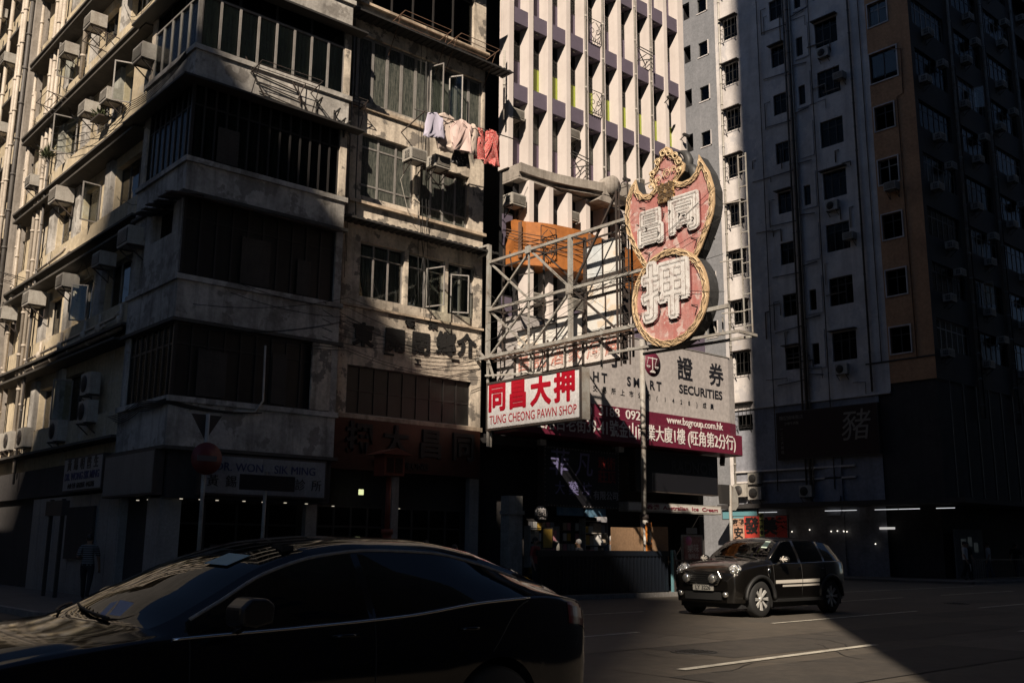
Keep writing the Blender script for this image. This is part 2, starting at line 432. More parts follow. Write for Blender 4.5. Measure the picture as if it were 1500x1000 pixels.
# ================================================================== SETTING: ground
M['asphalt'] = weathered('asphalt', (.100, .083, .064), (.055, .047, .038), .75, .45, rough=.8, bump=.25, streak=.2, patch=(.085, .077, .066), patch_amt=.4)
M['asphalt_dark'] = weathered('relaid_asphalt', (.066, .056, .046), (.032, .030, .028), .6, .7, rough=.8, bump=.2)
M['asphalt_pale'] = weathered('concrete_road_slab', (.125, .105, .083), (.08, .068, .056), .6, .6, rough=.8, bump=.2, streak=.3)
M['joint'] = pmat('tar_joint', (.018, .017, .016), .6)
M['paint'] = weathered('worn_road_paint', (.60, .56, .47), (.12, .11, .095), .7, 2.5, streak=.3, bump=.1, thr=.52)
M['paving'] = weathered('grey_paving', (.14, .13, .125), (.07, .065, .06), .6, 1.0, bump=.15)
M['kerb'] = weathered('granite_kerb', (.26, .25, .24), (.12, .11, .11), .6, 1.5)
def sheet(name, x0, x1, y0, y1, z, mat): return struct(name, MB().face([(x0, y0, z), (x1, y0, z), (x1, y1, z), (x0, y1, z)]).mesh(name, mat))
sheet('ground', -400, 400, -400, 400, -.02, M['far'])
sheet('road', -200, 300, -12, 22.1, 0, M['asphalt'])
sheet('side_street_road', -2, 6.8, 22.1, 200, .0005, M['asphalt'])
sheet('side_street_road', 36, 48.5, 22.1, 200, .0005, M['asphalt'])
mb = MB(); mb.prism([(7.0, 22.25), (7.4, 22.1), (35.6, 22.1), (36, 22.5), (36, 120), (6.8, 120), (6.8, 22.6)], -.01, .12); struct('pavement', mb.mesh('pavement', M['paving']))
mb = MB(); mb.box(48.5, 300, 22.1, 120, -.01, .12); struct('pavement', mb.mesh('pavement', M['paving']))
mb = MB(); mb.box(-200, 300, -16, -12, -.01, .12); struct('pavement', mb.mesh('pavement', M['paving']))
mb = MB(); mb.box(-40, -2.0, 22.1, 120, -.01, .12); struct('pavement', mb.mesh('pavement', M['paving']))
# kerb stones along the junction
for i, (x, y) in enumerate(((12.6, 10.1), (19.8, 6.9), (27.4, 9.6), (30.5, 14.4))):
    mb = MB(); mb.lathe([(0, .012), (.33, .012), (.36, .009), (.36, .002)], 24, (x, y, 0))
    for k_ in range(5): mb.box(x - .22, x + .22, y - .2 + k_ * .09, y - .17 + k_ * .09, .013, .019)
    struct('manhole_cover', mb.mesh('manhole_cover', M['joint']))
rc_ = random.Random(11); mb = MB()
for i in range(26):
    x = rc_.uniform(6, 34); y = rc_.uniform(5.5, 20); a = rc_.uniform(0, 3.1); pts_ = [(x, y)]
    for j in range(7): a += rc_.uniform(-.6, .6); pts_.append((pts_[-1][0] + .35 * math.cos(a), pts_[-1][1] + .35 * math.sin(a)))
    for p_, q_ in zip(pts_[:-1], pts_[1:]):
        d_ = Vector((q_[0] - p_[0], q_[1] - p_[1])).normalized() * .008; mb.face([(p_[0] + d_.y, p_[1] - d_.x, .0085), (q_[0] + d_.y, q_[1] - d_.x, .0085), (q_[0] - d_.y, q_[1] + d_.x, .0085), (p_[0] - d_.y, p_[1] + d_.x, .0085)])
o = struct('road_cracks', mb.mesh('road_cracks', M['joint']))
krow = empty('kerb', (7, 22, 0)); krow['kind'] = 'structure'
km = cached('kerbm', lambda: MB().box(0, .97, 0, .15, 0, .135).mesh('kerb_stone', M['kerb']))
for i in range(27): place('kerb_stone', km, krow, (7.6 + i, 22.02, .0))
km2 = cached('kerbm2', lambda: MB().box(0, .15, 0, .97, 0, .135).mesh('kerb_stone', M['kerb']))
for i in range(16): place('kerb_stone', km2, krow, (6.72, 22.8 + i, .0))
krow2 = empty('kerb', (48, 22, 0)); krow2['kind'] = 'structure'
for i in range(30): place('kerb_stone', km, krow2, (48.8 + i, 22.02, .0))
# slabs and joints of the carriageway
for x0, x1, y0, y1, m_ in ((9.9, 17.0, 6.6, 8.35, 'asphalt_dark'), (12.4, 22.5, 9.2, 10.9, 'asphalt_dark'), (2, 14.6, 10.9, 13.3, 'asphalt_pale'), (17.0, 26, 5.2, 8.4, 'asphalt_pale'),
                          (24.0, 27.6, 11.4, 12.6, 'asphalt_dark'), (31, 33.5, 14.2, 15.2, 'asphalt_dark'), (12, 18, 17.0, 20.5, 'asphalt_dark')):
    sheet('road_patch', x0, x1, y0, y1, .004, M[m_])
mb = MB()
def strip(mb, a, b, w, z):
    a = Vector((*a, z)); b = Vector((*b, z)); d = (b - a).normalized(); s_ = Vector((-d.y, d.x, 0)) * w / 2
    mb.face([a - s_, b - s_, b + s_, a + s_])
for a, b in (((4, 10.9), (34, 10.95)), ((2, 14.0), (16, 14.05)), ((17.0, 4), (17.05, 10.9)), ((9.9, 4), (9.95, 14)), ((26, 5), (26.05, 14)), ((14.6, 10.9), (14.65, 20)), ((2, 6.6), (40, 6.65)), ((22.5, 10.9), (22.55, 14)), ((30, 4), (30.1, 21)), ((6, 17.6), (40, 17.7))):
    strip(mb, a, b, .022, .0085)
struct('road_joints', mb.mesh('road_joints', M['joint']))
lanes = empty('lane_marking', (12, 9, 0)); lanes['kind'] = 'structure'
def dash(a, b, w=.12):
    mb = MB(); n = 8
    for i in range(n):
        p = Vector(a).lerp(Vector(b), i / n); q = Vector(a).lerp(Vector(b), (i + 1) / n)
        strip(mb, (p.x, p.y), (q.x, q.y), w * random.uniform(.9, 1.05), .0125)
    place('painted_line', mb.mesh('painted_line', M['paint']), lanes, (0, 0, 0))
for a, b, w_ in (((10.6, 8.72), (16.0, 9.0), .16), ((18.7, 12.85), (25.7, 13.2), .12), ((9.8, 12.7), (14.6, 13.0), .12), ((28.6, 12.9), (34.6, 13.2), .12), ((26.2, 16.9), (32.6, 17.2), .12), ((35.5, 17.3), (42, 17.5), .12),
              ((21.0, 8.7), (27, 8.8), .12), ((13.4, 17.0), (19.4, 17.1), .12), ((7.8, 16.8), (11, 16.85), .12), ((33.5, 20.6), (46, 20.9), .10), ((38, 13.1), (44, 13.3), .12), ((48, 13.2), (54, 13.4), .12), ((46, 17.4), (52, 17.6), .12), ((14.0, 4.4), (19.5, 4.5), .13), ((22.5, 4.5), (28.5, 4.6), .13), ((29.8, 8.8), (35, 8.9), .13)):
    dash((*a, 0), (*b, 0), w_)

# ================================================================== OLD CORNER BUILDING
ob = empty('tenement_building', (15, 30, 0), label='weathered old corner tenement with enclosed balconies and drain pipes on its sunlit side', cat='building')
S = [5.2, 8.35, 11.55, 14.75, 17.9, 21.05, 24.2]
BX, BY, BR = 9.8, 24.2, 14.6
# --- core walls
mb = MB(); mb.box(10.75, 20.68, 26.0, 40.5, 3.9, 27)
place('core_wall', mb.mesh('core_wall', M['room']), ob, (0, 0, 0))
mb = MB(); mb.box(20.69, 20.72, 25.2, 40.5, 0, 27); mb.box(10.2, 20.7, 25.21, 40.5, 26.6, 26.9)
place('party_wall', mb.mesh('party_wall', M['darkwall']), ob, (0, 0, 0))
# --- right hand bay-less part, facing the main road
rh = [(15.55, 20.3, 5.4, 6.85), (15.85, 17.5, 9.0, 10.75), (17.65, 19.1, 9.0, 10.75), (19.25, 20.35, 9.0, 10.75), (15.75, 17.78, 12.2, 14.28), (18.02, 20.05, 12.05, 13.9),
      (14.95, 20.6, 15.3, 17.6), (15.9, 20.15, 18.75, 20.95), (15.9, 20.15, 21.9, 24.1)]
me = wall_holes('front_wall', [M['mildew'], M['room']], 14.55, 20.7, 5.25, 26.5, rh)
place('front_wall', me, ob, (0, 25.2, 0))
# horizontal mouldings
for z, x0, x1, p, h in ((8.62, 14.7, 20.72, .10, .07), (12.02 - .12, 15.3, 20.74, .14, .10), (15.05, 14.7, 20.74, .08, .10), (18.6, 14.6, 20.78, .14, .09), (21.7, 14.6, 20.78, .14, .09), (5.22, 14.5, 20.7, .12, .14)):
    place('sill_moulding', MB().box(x0, x1, 25.2 - p, 25.2, z, z + h).mesh('sill_moulding', M['tanplaster']), ob, (0, 0, 0))
# F1 dark small paned glazing
window(ob, 'Y', 25.2, 15.55, 20.3, 5.4, 6.85, 9, (.5,), 'dalu', 'oldglass', .04)
window(ob, 'Y', 25.2, 15.85, 17.5, 9.0, 10.75, 3, (.75,), 'alu', 'glass', .045, curtain='curtain')
window(ob, 'Y', 25.2, 17.65, 19.1, 9.0, 10.75, 2, (.75,), 'alu', 'glass', .05, curtain='curtain')
window(ob, 'Y', 25.2, 19.25, 20.35, 9.0, 10.75, 2, (.75,), 'alu', 'glass', .05, curtain='curtain')
casement(ob, 'Y', 25.2, 18.35, 9.05, .7, 1.3, -1.2); casement(ob, 'Y', 25.2, 19.35, 9.05, .62, 1.3, -.5)
window(ob, 'Y', 25.2, 15.75, 17.78, 12.2, 14.28, 3, (.2, .8), 'alu', 'greenglass', .055, curtain='curtain')
window(ob, 'Y', 25.2, 18.02, 20.05, 12.05, 13.9, 4, (.22,), 'alu', 'greenglass', .055, curtain='curtain')
window(ob, 'Y', 25.2, 14.95, 20.6, 15.3, 17.6, 10, (), 'alu', 'greenglass', .085, inset=.10, curtain='curtain')
window(ob, 'Y', 25.2, 15.9, 20.15, 18.75, 20.95, 5, (.8,), 'dalu', 'dglass', .05); window(ob, 'Y', 25.2, 15.9, 20.15, 21.9, 24.1, 5, (.8,), 'dalu', 'dglass', .05)
casement(ob, 'Y', 25.2, 18.3, 15.5, .55, 1.9, -1.25); casement(ob, 'Y', 25.2, 19.1, 15.5, .5, 1.8, -1.0)
# canopies over windows: corrugated sheet
def canopy(x0, x1, y0, y1, z, drop, face='Y', mat='dsteel'):
    mb = MB(); L = x1 - x0; n = int(L / .11)
    for i in range(n):
        a = x0 + L * i / n; b = x0 + L * (i + 1) / n; h = .025 if i % 2 else 0
        mb.box(a, b, y0, y1, z - drop + h, z - drop + .03 + h)
    mb.box(x0, x1, y0 - .01, y0 - .001, z - drop - .03, z - drop + .02)
    me = mb.mesh('canopy', M[mat]); return place('canopy', me, ob, (0, 0, 0))
canopy(14.7, 21.5, 24.6, 25.2, 18.12, .1, mat='ironblack'); canopy(14.9, 20.9, 24.6, 25.2, 11.3, .08, mat='ironblack'); canopy(14.7, 20.9, 24.7, 25.2, 21.3, .1, mat='ironblack')  # black sheets: the shade beneath the canopies is put into their colour
# --- corner bays
def ring_band(z0, z1, mat, name, grow=0.0, left_end=27.6):
    g = grow
    mb = MB(); mb.prism([(BX - g, BY - g), (BR + g, BY - g), (BR + g, 25.25), (BX + .6, 25.25), (BX + .6, left_end + g), (BX - g, left_end + g)], z0, z1)
    return place(name, mb.mesh(name, M[mat]), ob, (0, 0, 0))
for k in range(7):
    zb = (3.95, 7.2, 10.6, 13.78, 16.95, 20.2, 23.4)[k]
    ring_band(zb, S[k] - .14, 'greyplaster', 'balcony_parapet'); ring_band(S[k] - .14, S[k], 'greyplaster', 'parapet_coping', .07)
    ring_band(zb - .09, zb, 'shadeconcrete', 'slab_edge', .10)
    # ceiling strip above glazing + piers
    zt = (7.11, 10.51, 13.69, 16.86, 20.11, 23.31, 26.4)[k]
    for bx_ in ((BR - .22, BR, BY + .0, 25.22), (BX + .02, BX + .55, 27.3, 27.6)):
        place('bay_pier', MB().box(*bx_, S[k], zt).mesh('bay_pier', M['mildew' if k >= 2 else 'greyplaster']), ob, (0, 0, 0))
    mb = MB(); mb.box(BX + .5, BR - .22, 24.9, 25.3, S[k], zt); mb.box(BX + .5, BX + .62, 24.9, 27.3, S[k], zt)
    place('bay_room', mb.mesh('bay_room', M['room']), ob, (0, 0, 0))
    H = zt - S[k]
    if k == 3:
        gh = 1.55
        window(ob, 'Y', BY, BX + .08, 14.4, S[k], S[k] + gh, 8, (), 'alu', 'glass', .055, inset=.02, curtain='curtain_green', grille=0)
        window(ob, 'Y', BY, BX + .08, 14.4, S[k] + gh, zt, 4, (), 'dalu', 'dglass', .05, inset=.06)
        window(ob, 'X', BX, -27.3, -24.28, S[k], S[k] + gh, 5, (), 'alu', 'dglass', .055, inset=.02)
        window(ob, 'X', BX, -27.3, -24.28, S[k] + gh, zt, 3, (), 'dalu', 'dglass', .05, inset=.06)
        mb = MB(); mb.box(BX - .0, BX + .1, BY - .0, BY + .1, S[k], zt); place('corner_post', mb.mesh('corner_post', M['alu']), ob, (0, 0, 0))
    else:
        n = 10 if k != 2 else 14
        window(ob, 'Y', BY, BX + .08, 14.38, S[k], zt, n, (.72,), 'dalu', 'oldglass' if k < 2 else 'dglass', .045, inset=.08, curtain='curtain' if k in (0, 2) else None)
        if k == 1:
            me = wall_holes('side_wall', [M['greyplaster'], M['room']], -27.6, -BY, S[k], zt, [(-27.55, -26.75, S[k] + .1, S[k] + 1.5), (-26.3, -24.9, S[k] + 1.25, zt - .05)])
            place('side_wall', me, ob, (BX + .01, 0, 0), 'X')
            window(ob, 'X', BX, -27.55, -26.75, S[k] + .1, S[k] + 1.5, 2, (), 'alu', 'glass', .04)
        else:
            window(ob, 'X', BX, -27.3, -24.28, S[k], zt, 8, (.72,), 'dalu', 'dglass', .045, inset=.08, curtain='curtain' if k == 2 else None)
        mb = MB(); mb.box(BX + .01, BX + .09, BY + .01, BY + .09, S[k], zt); place('corner_post', mb.mesh('corner_post', M['dalu']), ob, (0, 0, 0))
# broken timber awning at the corner under floor 3
mb = MB()
for i in range(9): mb.bar((BX - .55 + random.uniform(-.05, .05), BY - .35 + i * .3, 10.34 + random.uniform(-.03, .05)), (BX + .4, BY - .2 + i * .3, 10.5), .22, .03)
place('awning', mb.mesh('awning', M['dsteel']), ob, (0, 0, 0))
mb = MB()
for i in range(12): mb.bar((BX - .3 + i * .42, BY - .42 + random.uniform(-.05, .05), 10.36), (BX - .3 + i * .42, BY + .1, 10.48), .38, .025)
place('awning', mb.mesh('awning', M['dsteel']), ob, (0, 0, 0))
for k in (3, 2): # thin eave under floor 4 bay
    z = 13.7 if k == 3 else 16.86
    mb = MB(); mb.prism([(BX - .42, BY - .4), (BR + .35, BY - .4), (BR + .35, BY), (BX, BY), (BX, 28.2), (BX - .42, 28.2)], z - .09, z - .03)
    place('eave', mb.mesh('eave', M['ironblack']), ob, (0, 0, 0))

# --- left wall, facing the side street (plane x = 10.2, bands proud at 9.98)
wy = [(28.5, 30.75), (32.0, 33.7), (35.0, 36.4), (38.75, 39.6)]
holes = []
for k in range(7):
    for a, b in wy:
        z0 = S[k] + .08; z1 = z0 + (1.55 if b - a > 1.5 else 1.45)
        if k == 0 and a < 30: continue
        holes.append((-b, -a, z0, z1))
me = wall_holes('side_wall', [M['cream'], M['room']], -40.5, -27.6, 3.9, 26.5, holes, .3)
place('side_wall', me, ob, (10.2, 0, 0), 'X')
for k in range(7):
    place('floor_band', MB().box(9.98, 10.2, 27.62, 40.5, S[k] - .72, S[k] + .04).mesh('floor_band', M['cream' if k != 2 else 'cream']), ob, (0, 0, 0))
    place('floor_eave', MB().box(9.68, 10.2, 27.62, 40.6, S[k] - .80, S[k] - .725).mesh('floor_eave', M['shadeconcrete']), ob, (0, 0, 0))
    if k < 6:
        ya = 28.0 if k < 3 else 27.7
        place('eyebrow', MB().box(9.62, 10.2, ya, 40.2, S[k] + 1.98, S[k] + 2.05).mesh('eyebrow', M['shadeconcrete']), ob, (0, 0, 0))
    for a, b in wy:
        if k == 0 and a < 30: continue
        z0 = S[k] + .08; hh = (1.55 if b - a > 1.5 else 1.45); wd = b - a
        window(ob, 'X', 10.2, -b, -a, z0, z0 + hh, 3 if wd > 2 else 2, (), 'alu' if (k + int(a)) % 2 else 'dalu', 'glass', .04, inset=.18, curtain='curtain' if random.random() < .6 else None)
        if wd > 1: # pale piers and sills
            place('sill', MB().box(10.02, 10.2, a - .1, b + .1, z0 - .07, z0).mesh('sill', M['tanplaster']), ob, (0, 0, 0))
            place('pier', MB().box(10.06, 10.2, b + .06, b + .62, z0 - .02, z0 + hh + .3).mesh('pier', M['greyplaster']), ob, (0, 0, 0))
# upper big lit spandrel over floor 4 near the bay
place('blank_panel', MB().box(9.99, 10.2, 27.62, 29.4, 14.79, 17.2).mesh('blank_panel', M['cream']), ob, (0, 0, 0))
for (y, z, w_, h_, a) in ((29.5, 14.95, .75, 1.35, 1.9), (35.3, 15.0, .8, 1.4, 1.7), (32.1, 11.7, .6, 1.3, 1.5), (33.0, 5.35, .6, 1.3, 1.6), (32.4, 8.5, .5, 1.2, 2.0), (36.0, 18.1, .7, 1.3, 1.6)):
    o = casement(ob, 'X', 10.2, -y, z, w_, h_, -a)
# vertical stacks of drain pipes
for y, z0, z1 in ((37.25, 3.9, 26), (37.75, 4.5, 25), (40.2, 4, 26), (40.0, 4, 19), (34.35, 17.5, 26), (38.2, 7.4, 26)):
    pipe(ob, [(9.86, y, z0), (9.86, y, z1)], .075 if y < 39 else .06)
pipe(ob, [(9.80, 36.95, 3.5), (9.80, 36.95, 15.3)], .04, 'dpipe')
# horizontal runs above F1 and F2 bands
for z, ya, yb in ((7.55, 27.9, 36.9), (7.95, 28.4, 37.0), (7.75, 29.5, 37), (10.95, 33.5, 37.2), (11.15, 34, 37.2), (14.1, 33.6, 37.0)):
    pipe(ob, [(9.84, ya, z + .1), (9.84, ya + .3, z), (9.84, yb, z - .12)], .045 if z != 7.55 else .07)
for y in (28.2, 29.9, 31.2, 33.4, 35.6):
    pipe(ob, [(9.84, y, 7.5), (9.84, y, 8.25)], .05); place('trap', MB().sphere((0, 0, 0), .11, 8, (1, 1, 1.4)).mesh('trap', M['pipe']), ob, (9.80, y, 7.78))
# air conditioners on the left wall
for y, z, s_ in ((34.95, 12.9, 1.2), (27.7, 9.7, 1.25), (30.1, 9.66, 1.0), (33.4, 9.62, 1.05), (36.9, 9.65, 1.15), (40.3, 9.7, 1.1), (33.0, 15.5, 1.0), (30.9, 15.2, 1.0), (28.0, 15.45, 1.15), (38.6, 14.5, 1.0), (33.2, 18.7, 1.1), (30.4, 19.4, 1.0), (36.0, 18.8, 1.0), (27.2, 18.6, 1.0)):
    aircon(ob, 'X', 10.0 if not (y < 27.65) else 9.8, -y, z, s_)
for y, z in ((30.6, 5.85), (30.6, 5.02), (33.2, 4.66), (38.3, 4.72), (39.4, 4.72), (36.7, 4.72)): outdoor(ob, 'X', 10.0, -y, z, .95)
aircon(ob, 'Y', 24.9, 17.0, 13.50, .95, .1); aircon(ob, 'Y', 24.9, 17.95, 13.52, .95, .1)
# plants on window ledges
M['leaf'] = weathered('ledge_plant_leaf', (.07, .085, .035), (.04, .05, .02), .5, 5)
def plant(root, x, y, z, r, n=60):
    mb = MB()
    for i in range(n):
        a = random.uniform(0, 6.28); e = random.uniform(.2, 1.5); L = r * random.uniform(.4, 1)
        d = Vector((math.cos(a) * math.cos(e), math.sin(a) * math.cos(e), math.sin(e))); p = Vector((random.uniform(-.1, .1), random.uniform(-.25, .25), 0))
        s_ = d.cross(Vector((0, 0, 1))).normalized() * .025
        mb.face([p, p + d * L * .6 + s_, p + d * L + Vector((0, 0, -.05)), p + d * L * .6 - s_])
    o = place('ledge_plant', mb.mesh('ledge_plant', M['leaf']), None, (x, y, z)); return o
# odd repairs in the old glazing: boards, a blind, a hung cloth
board_m = weathered('weathered_board', (.07, .06, .05), (.03, .027, .024), .6, 2)
for u_, z_, w_2, h_2, m_ in ((10.6, 11.62, .62, 1.0, 'b'), (11.5, 8.42, .85, 1.3, 'b'), (13.2, 8.42, .42, 1.0, 'c'), (10.5, 5.27, .8, 1.2, 'c'), (12.6, 5.27, .45, 1.4, 'b')):
    place('window_board', MB().box(u_, u_ + w_2, 24.235, 24.25, z_, z_ + h_2).mesh('window_board', board_m), ob, (0, 0, 0))
tag(plant(ob, 9.72, 31.4, 15.02, .45), 'small leafy plant in a rack below the open casement on the sunlit side wall', 'plant')
tag(plant(ob, 9.72, 37.0, 15.3, .7, 90), 'bigger spiky plant tangled round the white drain pipes on the sunlit wall', 'plant')
place('plant_shelf', MB().box(9.55, 9.98, 31.0, 31.8, 14.92, 14.97).mesh('plant_shelf', M['dsteel']), ob, (0, 0, 0))
# drying racks on brackets
def rack(root, face, plane, u, v, w, dpt=.9, drop=.5, mat='dsteel', bars=4):
    mb = MB()
    for x in (0, w): mb.bar((x, 0, 0), (x, -dpt, .12), .025); mb.bar((x, 0, -drop), (x, -dpt * .75, .07), .02)
    for i in range(bars): mb.bar((0, -dpt * (i + 1) / bars, .12 * (i + 1) / bars), (w, -dpt * (i + 1) / bars, .12 * (i + 1) / bars), .016)
    return place('drying_rack', mb.mesh('drying_rack', M[mat]), root, uv(face, plane, u, v), face)
rack(ob, 'Y', 24.2, 11.4, 14.45, 1.9, .7, .9); rack(ob, 'Y', 25.2, 16.6, 18.3, 1.9, .9, 1.1, 'rust'); rack(ob, 'Y', 25.2, 18.9, 18.35, 1.7, .9, 1.0, 'rust')
rack(ob, 'X', 9.98, -32.2, 17.7, 1.2, .8, .4); rack(ob, 'X', 9.98, -36.6, 17.0, 1.3, .9, .4); rack(ob, 'X', 9.98, -40.0, 11.2, 1.0, 1.2, .1); rack(ob, 'Y', 25.2, 15.0, 15.0, .6, .5, .8)
# ladder-like broken frame hanging on the floor 4 parapet
mb = MB()
for i in range(4): mb.bar((.1 + i * .12, -.04, .95 - i * .26), (1.55 + i * .18, -.04, .8 - i * .26), .025)
mb.bar((0, -.04, 1.05), (.75, -.04, -.1), .03); mb.bar((1.35, -.04, .95), (2.2, -.04, -.2), .03); mb.bar((1.55, -.2, .7), (1.8, -.04, .1), .03); mb.bar((1.9, -.05, .9), (1.55, -.3, .2), .025)
place('rusted_frame', mb.mesh('rusted_frame', M['dsteel']), ob, (11.2, 24.2, 13.8))
for (u_, v_) in ((13.5, 14.3), (14.1, 14.15), (14.3, 13.9), (14.45, 13.85)):
    place('iron_bracket', MB().bar((0, 0, 0), (0, -.35, .05), .04).bar((0, -.02, -.35), (0, -.02, .1), .04).bar((0, 0, -.3), (0, -.3, 0), .03).mesh('iron_bracket', M['ironblack']), ob, (u_, 24.19, v_ - .1))
# cables and thin pipes on the front
pipe(ob, [(15.05, 25.1, 26), (15.05, 25.1, 13.2), (15.12, 25.1, 8.6)], .045, 'rust')
pipe(ob, [(15.22, 25.08, 20), (15.24, 25.08, 14.2), (15.2, 25.08, 11.3)], .025, 'steel', collars=False)
pipe(ob, [(15.5, 25.08, 17.2), (15.5, 25.08, 12.4), (15.55, 25.08, 11.3)], .02, 'dpipe', collars=False)
pipe(ob, [(12.3, 24.12, 6.8), (12.32, 24.1, 5.3), (12.1, 24.1, 4.98), (11.5, 24.12, 4.95)], .03, 'pipe', collars=False)
for i in range(7):
    z = 7.2 + random.uniform(-.3, 2.0)
    cable(ob, [(10.2 + i * .2, 24.1, z * .9 - .2 if i < 3 else z), (14.8, 24.1, z - .1), (20.5, 25.0, z - .15 + random.uniform(-.3, .3))], .12, .008)
for i in range(6):
    cable(ob, [(9.72, 27.4 + i * .15, 4.75 + i * .05), (9.7, 25.8, 4.95 + i * .06), (9.7, 24.2, 5.0 + i * .02), (12.3, 24.08, 4.98)], .12, .014)
for i in range(5):
    cable(ob, [(9.9, 40, 17 + i * .2), (9.85, 33.5, 14.6 + i * .3), (9.7, 28.6, 14.3 + i * .07), (9.65, 24.5, 14.4 + i * .05)], .15, .013)
for i in range(16):
    y = random.uniform(28.5, 40); z = random.uniform(8, 19)
    cable(ob, [(9.93, y, z), (9.9, y - random.uniform(.5, 1.8), z - random.uniform(-.6, 1.0)), (9.93, y - random.uniform(1, 3.2), z + random.uniform(-1.2, 1.2))], .3, .009)
for i in range(8):
    u_ = random.choice((15.0, 15.2, 15.3, 17.8, 18.0)); cable(ob, [(u_, 25.05, random.uniform(15, 19)), (u_ + random.uniform(-.3, .3), 25.02, random.uniform(12, 14)), (u_ + random.uniform(-.1, .5), 25.05, random.uniform(8.5, 11))], .05, .010)
place('peeling_pier', MB().box(13.75, 14.36, 24.13, 24.2, 5.22, 7.1).mesh('peeling_pier', M['mildew']), ob, (0, 0, 0))
for i in range(5):
    cable(ob, [(14.0, 24.1, 8.3 - i * .25), (17, 24.9, 7.9 - i * .1), (20.4, 25.0, 8.2 - i * .15)], .12, .009)
cable(ob, [(17.3, 24.55, 13.85), (17.1, 25.0, 13.0), (17.4, 25.0, 12.1), (17.7, 25.0, 11.8)], .1, .012, 'acwhite')
# worn characters left on the floor 2 band
blk = pmat('blackened_metal_letter', (.012, .011, .011), .7)
for ch, u_, v_, s_ in (('東', 16.05, 7.75, .82), ('開', 17.2, 7.75, .85), ('閉', 18.2, 7.80, .80), ('鄉', 19.2, 7.92, .85), ('介', 20.05, 7.98, .85), ('養', 17.75, 8.45, .40), ('榮', 18.65, 8.52, .42), ('工', 18.1, 7.22, .26), ('一', 17.0, 7.3, .4), ('一', 19.6, 7.45, .35)):
    place('character', fat_mesh(ch, s_ * .92, .012, blk, .035 * s_, name='character'), ob, (u_, 25.165, v_), 'Y')
# pawn shop fascia of the old building
M['bronze'] = weathered('dull_red_metal_fascia', (.075, .03, .022), (.035, .018, .013), .6, 1.5, rough=.35, metal=.5, bump=.05)
place('fascia', MB().box(14.62, 20.5, 24.95, 25.3, 3.72, 5.22).mesh('fascia', M['bronze']), ob, (0, 0, 0))
for ch, u_ in (('押', 15.9), ('大', 17.2), ('昌', 18.5), ('同', 19.8)): text(ob, ch, 'Y', 24.95, u_, 4.6, .95, blk, .03, .03, offset=.025)
text(ob, 'TUNG CHEONG', 'Y', 24.95, 17.4, 3.93, .28, blk, .02, .02)
# --- ground floor
M['tile'] = weathered('pale_wall_tile', (.36, .35, .34), (.17, .16, .16), .5, 1.5, rough=.4, bump=.05)
g = MB(); g.box(10.05, 10.6, 27.5, 35.3, .12, 2.95); place('tiled_wall', g.mesh('tiled_wall', M['tile']), ob, (0, 0, 0))
tm = MB().box(0, .02, 0, .72, 0, .52).mesh('tile', M['tile'])
for i in range(10):
    for j in range(5): place('tile', tm, ob, (10.035, 27.6 + i * .765, .22 + j * .545))
place('notice_board', MB().box(9.96, 10.03, 29.3, 31.6, 1.1, 2.6).mesh('notice_board', M['darkwall']), ob, (0, 0, 0))
g = MB(); g.box(10.2, 10.7, 35.3, 40.5, 0, 3.9); g.box(10.3, 20.7, 25.9, 26.3, 0, 3.9); g.box(10.25, 10.6, 24.9, 27.5, .12, 3.9); g.box(10.0, 10.7, 27.6, 40.5, 3.0, 3.92); place('shop_wall', g.mesh('shop_wall', M['darkwall']), ob, (0, 0, 0))
for x0, x1 in ((9.95, 10.5), (14.4, 14.75), (17.3, 17.55), (20.3, 20.68)): place('pilaster', MB().box(x0, x1, 24.6 if x0 < 14 else 25.2, 25.4, .12, 3.7).mesh('pilaster', M['tile']), ob, (0, 0, 0))
for (a, b) in ((10.6, 14.3), (14.9, 17.2), (17.6, 20.2)):
    window(ob, 'Y', 25.35, a, b, .3, 2.7, 4, (.75,), 'dalu', 'dglass', .05)
g = MB(); g.box(9.95, 14.6, 24.3, 25.2, 2.68, 3.93); place('shop_soffit', g.mesh('shop_soffit', M['darkwall']), ob, (0, 0, 0))
glow = pmat('small_downlight', (.9, .85, .7), .5, emit=(1, .88, .68), estr=.4)
dl = MB().lathe([(0, 0), (.04, 0), (.04, .02)], 10).mesh('downlight', glow)
for x, y in ((10.4, 24.4), (10.9, 24.4), (11.4, 24.5), (12.1, 24.4), (12.7, 24.5), (13.3, 24.4), (14.0, 24.5), (10.05, 25.0), (10.05, 25.6), (10.0, 26.2), (15.3, 25.25), (17.6, 25.25)):
    place('downlight', dl, ob, (x, y, 2.655))

# ------------------------------------------------------------------ shop signs on the old building
def box_sign(name, label, face, plane, u0, u1, v0, v1, dep, mf, mb_, cat='sign'):
    """plane = wall side; front at plane - dep"""
    r = empty(name, uv(face, plane, (u0 + u1) / 2, v0, 0), label=label, cat=cat)
    mb = MB(); mb.box(u0, u1, -dep, 0, v0, v1)
    place('sign_box', mb.mesh('sign_box', mb_), r, uv(face, plane, 0, 0, 0), face)
    mb = MB(); mb.box(u0 + .05, u1 - .05, -dep - .012, -dep - .002, v0 + .05, v1 - .05)
    place('sign_face', mb.mesh('sign_face', mf), r, uv(face, plane, 0, 0, 0), face)
    return r
paper = weathered('dull_white_acrylic', (.34, .34, .35), (.2, .2, .2), .4, 2, rough=.3, bump=0)
inkd = pmat('dark_ink', (.02, .02, .025), .5)
inkb = pmat('deep_blue_ink', (.03, .04, .12), .5)
sg = box_sign('clinic_sign', 'small white clinic signboard with dark characters low on the left wall', 'X', 10.0, -31.4, -28.15, 3.02, 4.02, .3, paper, M['dsteel'])
text(sg, '黃  錫  明  醫  生', 'X', 9.7, -29.78, 3.78, .36, inkd, .02, offset=.006)
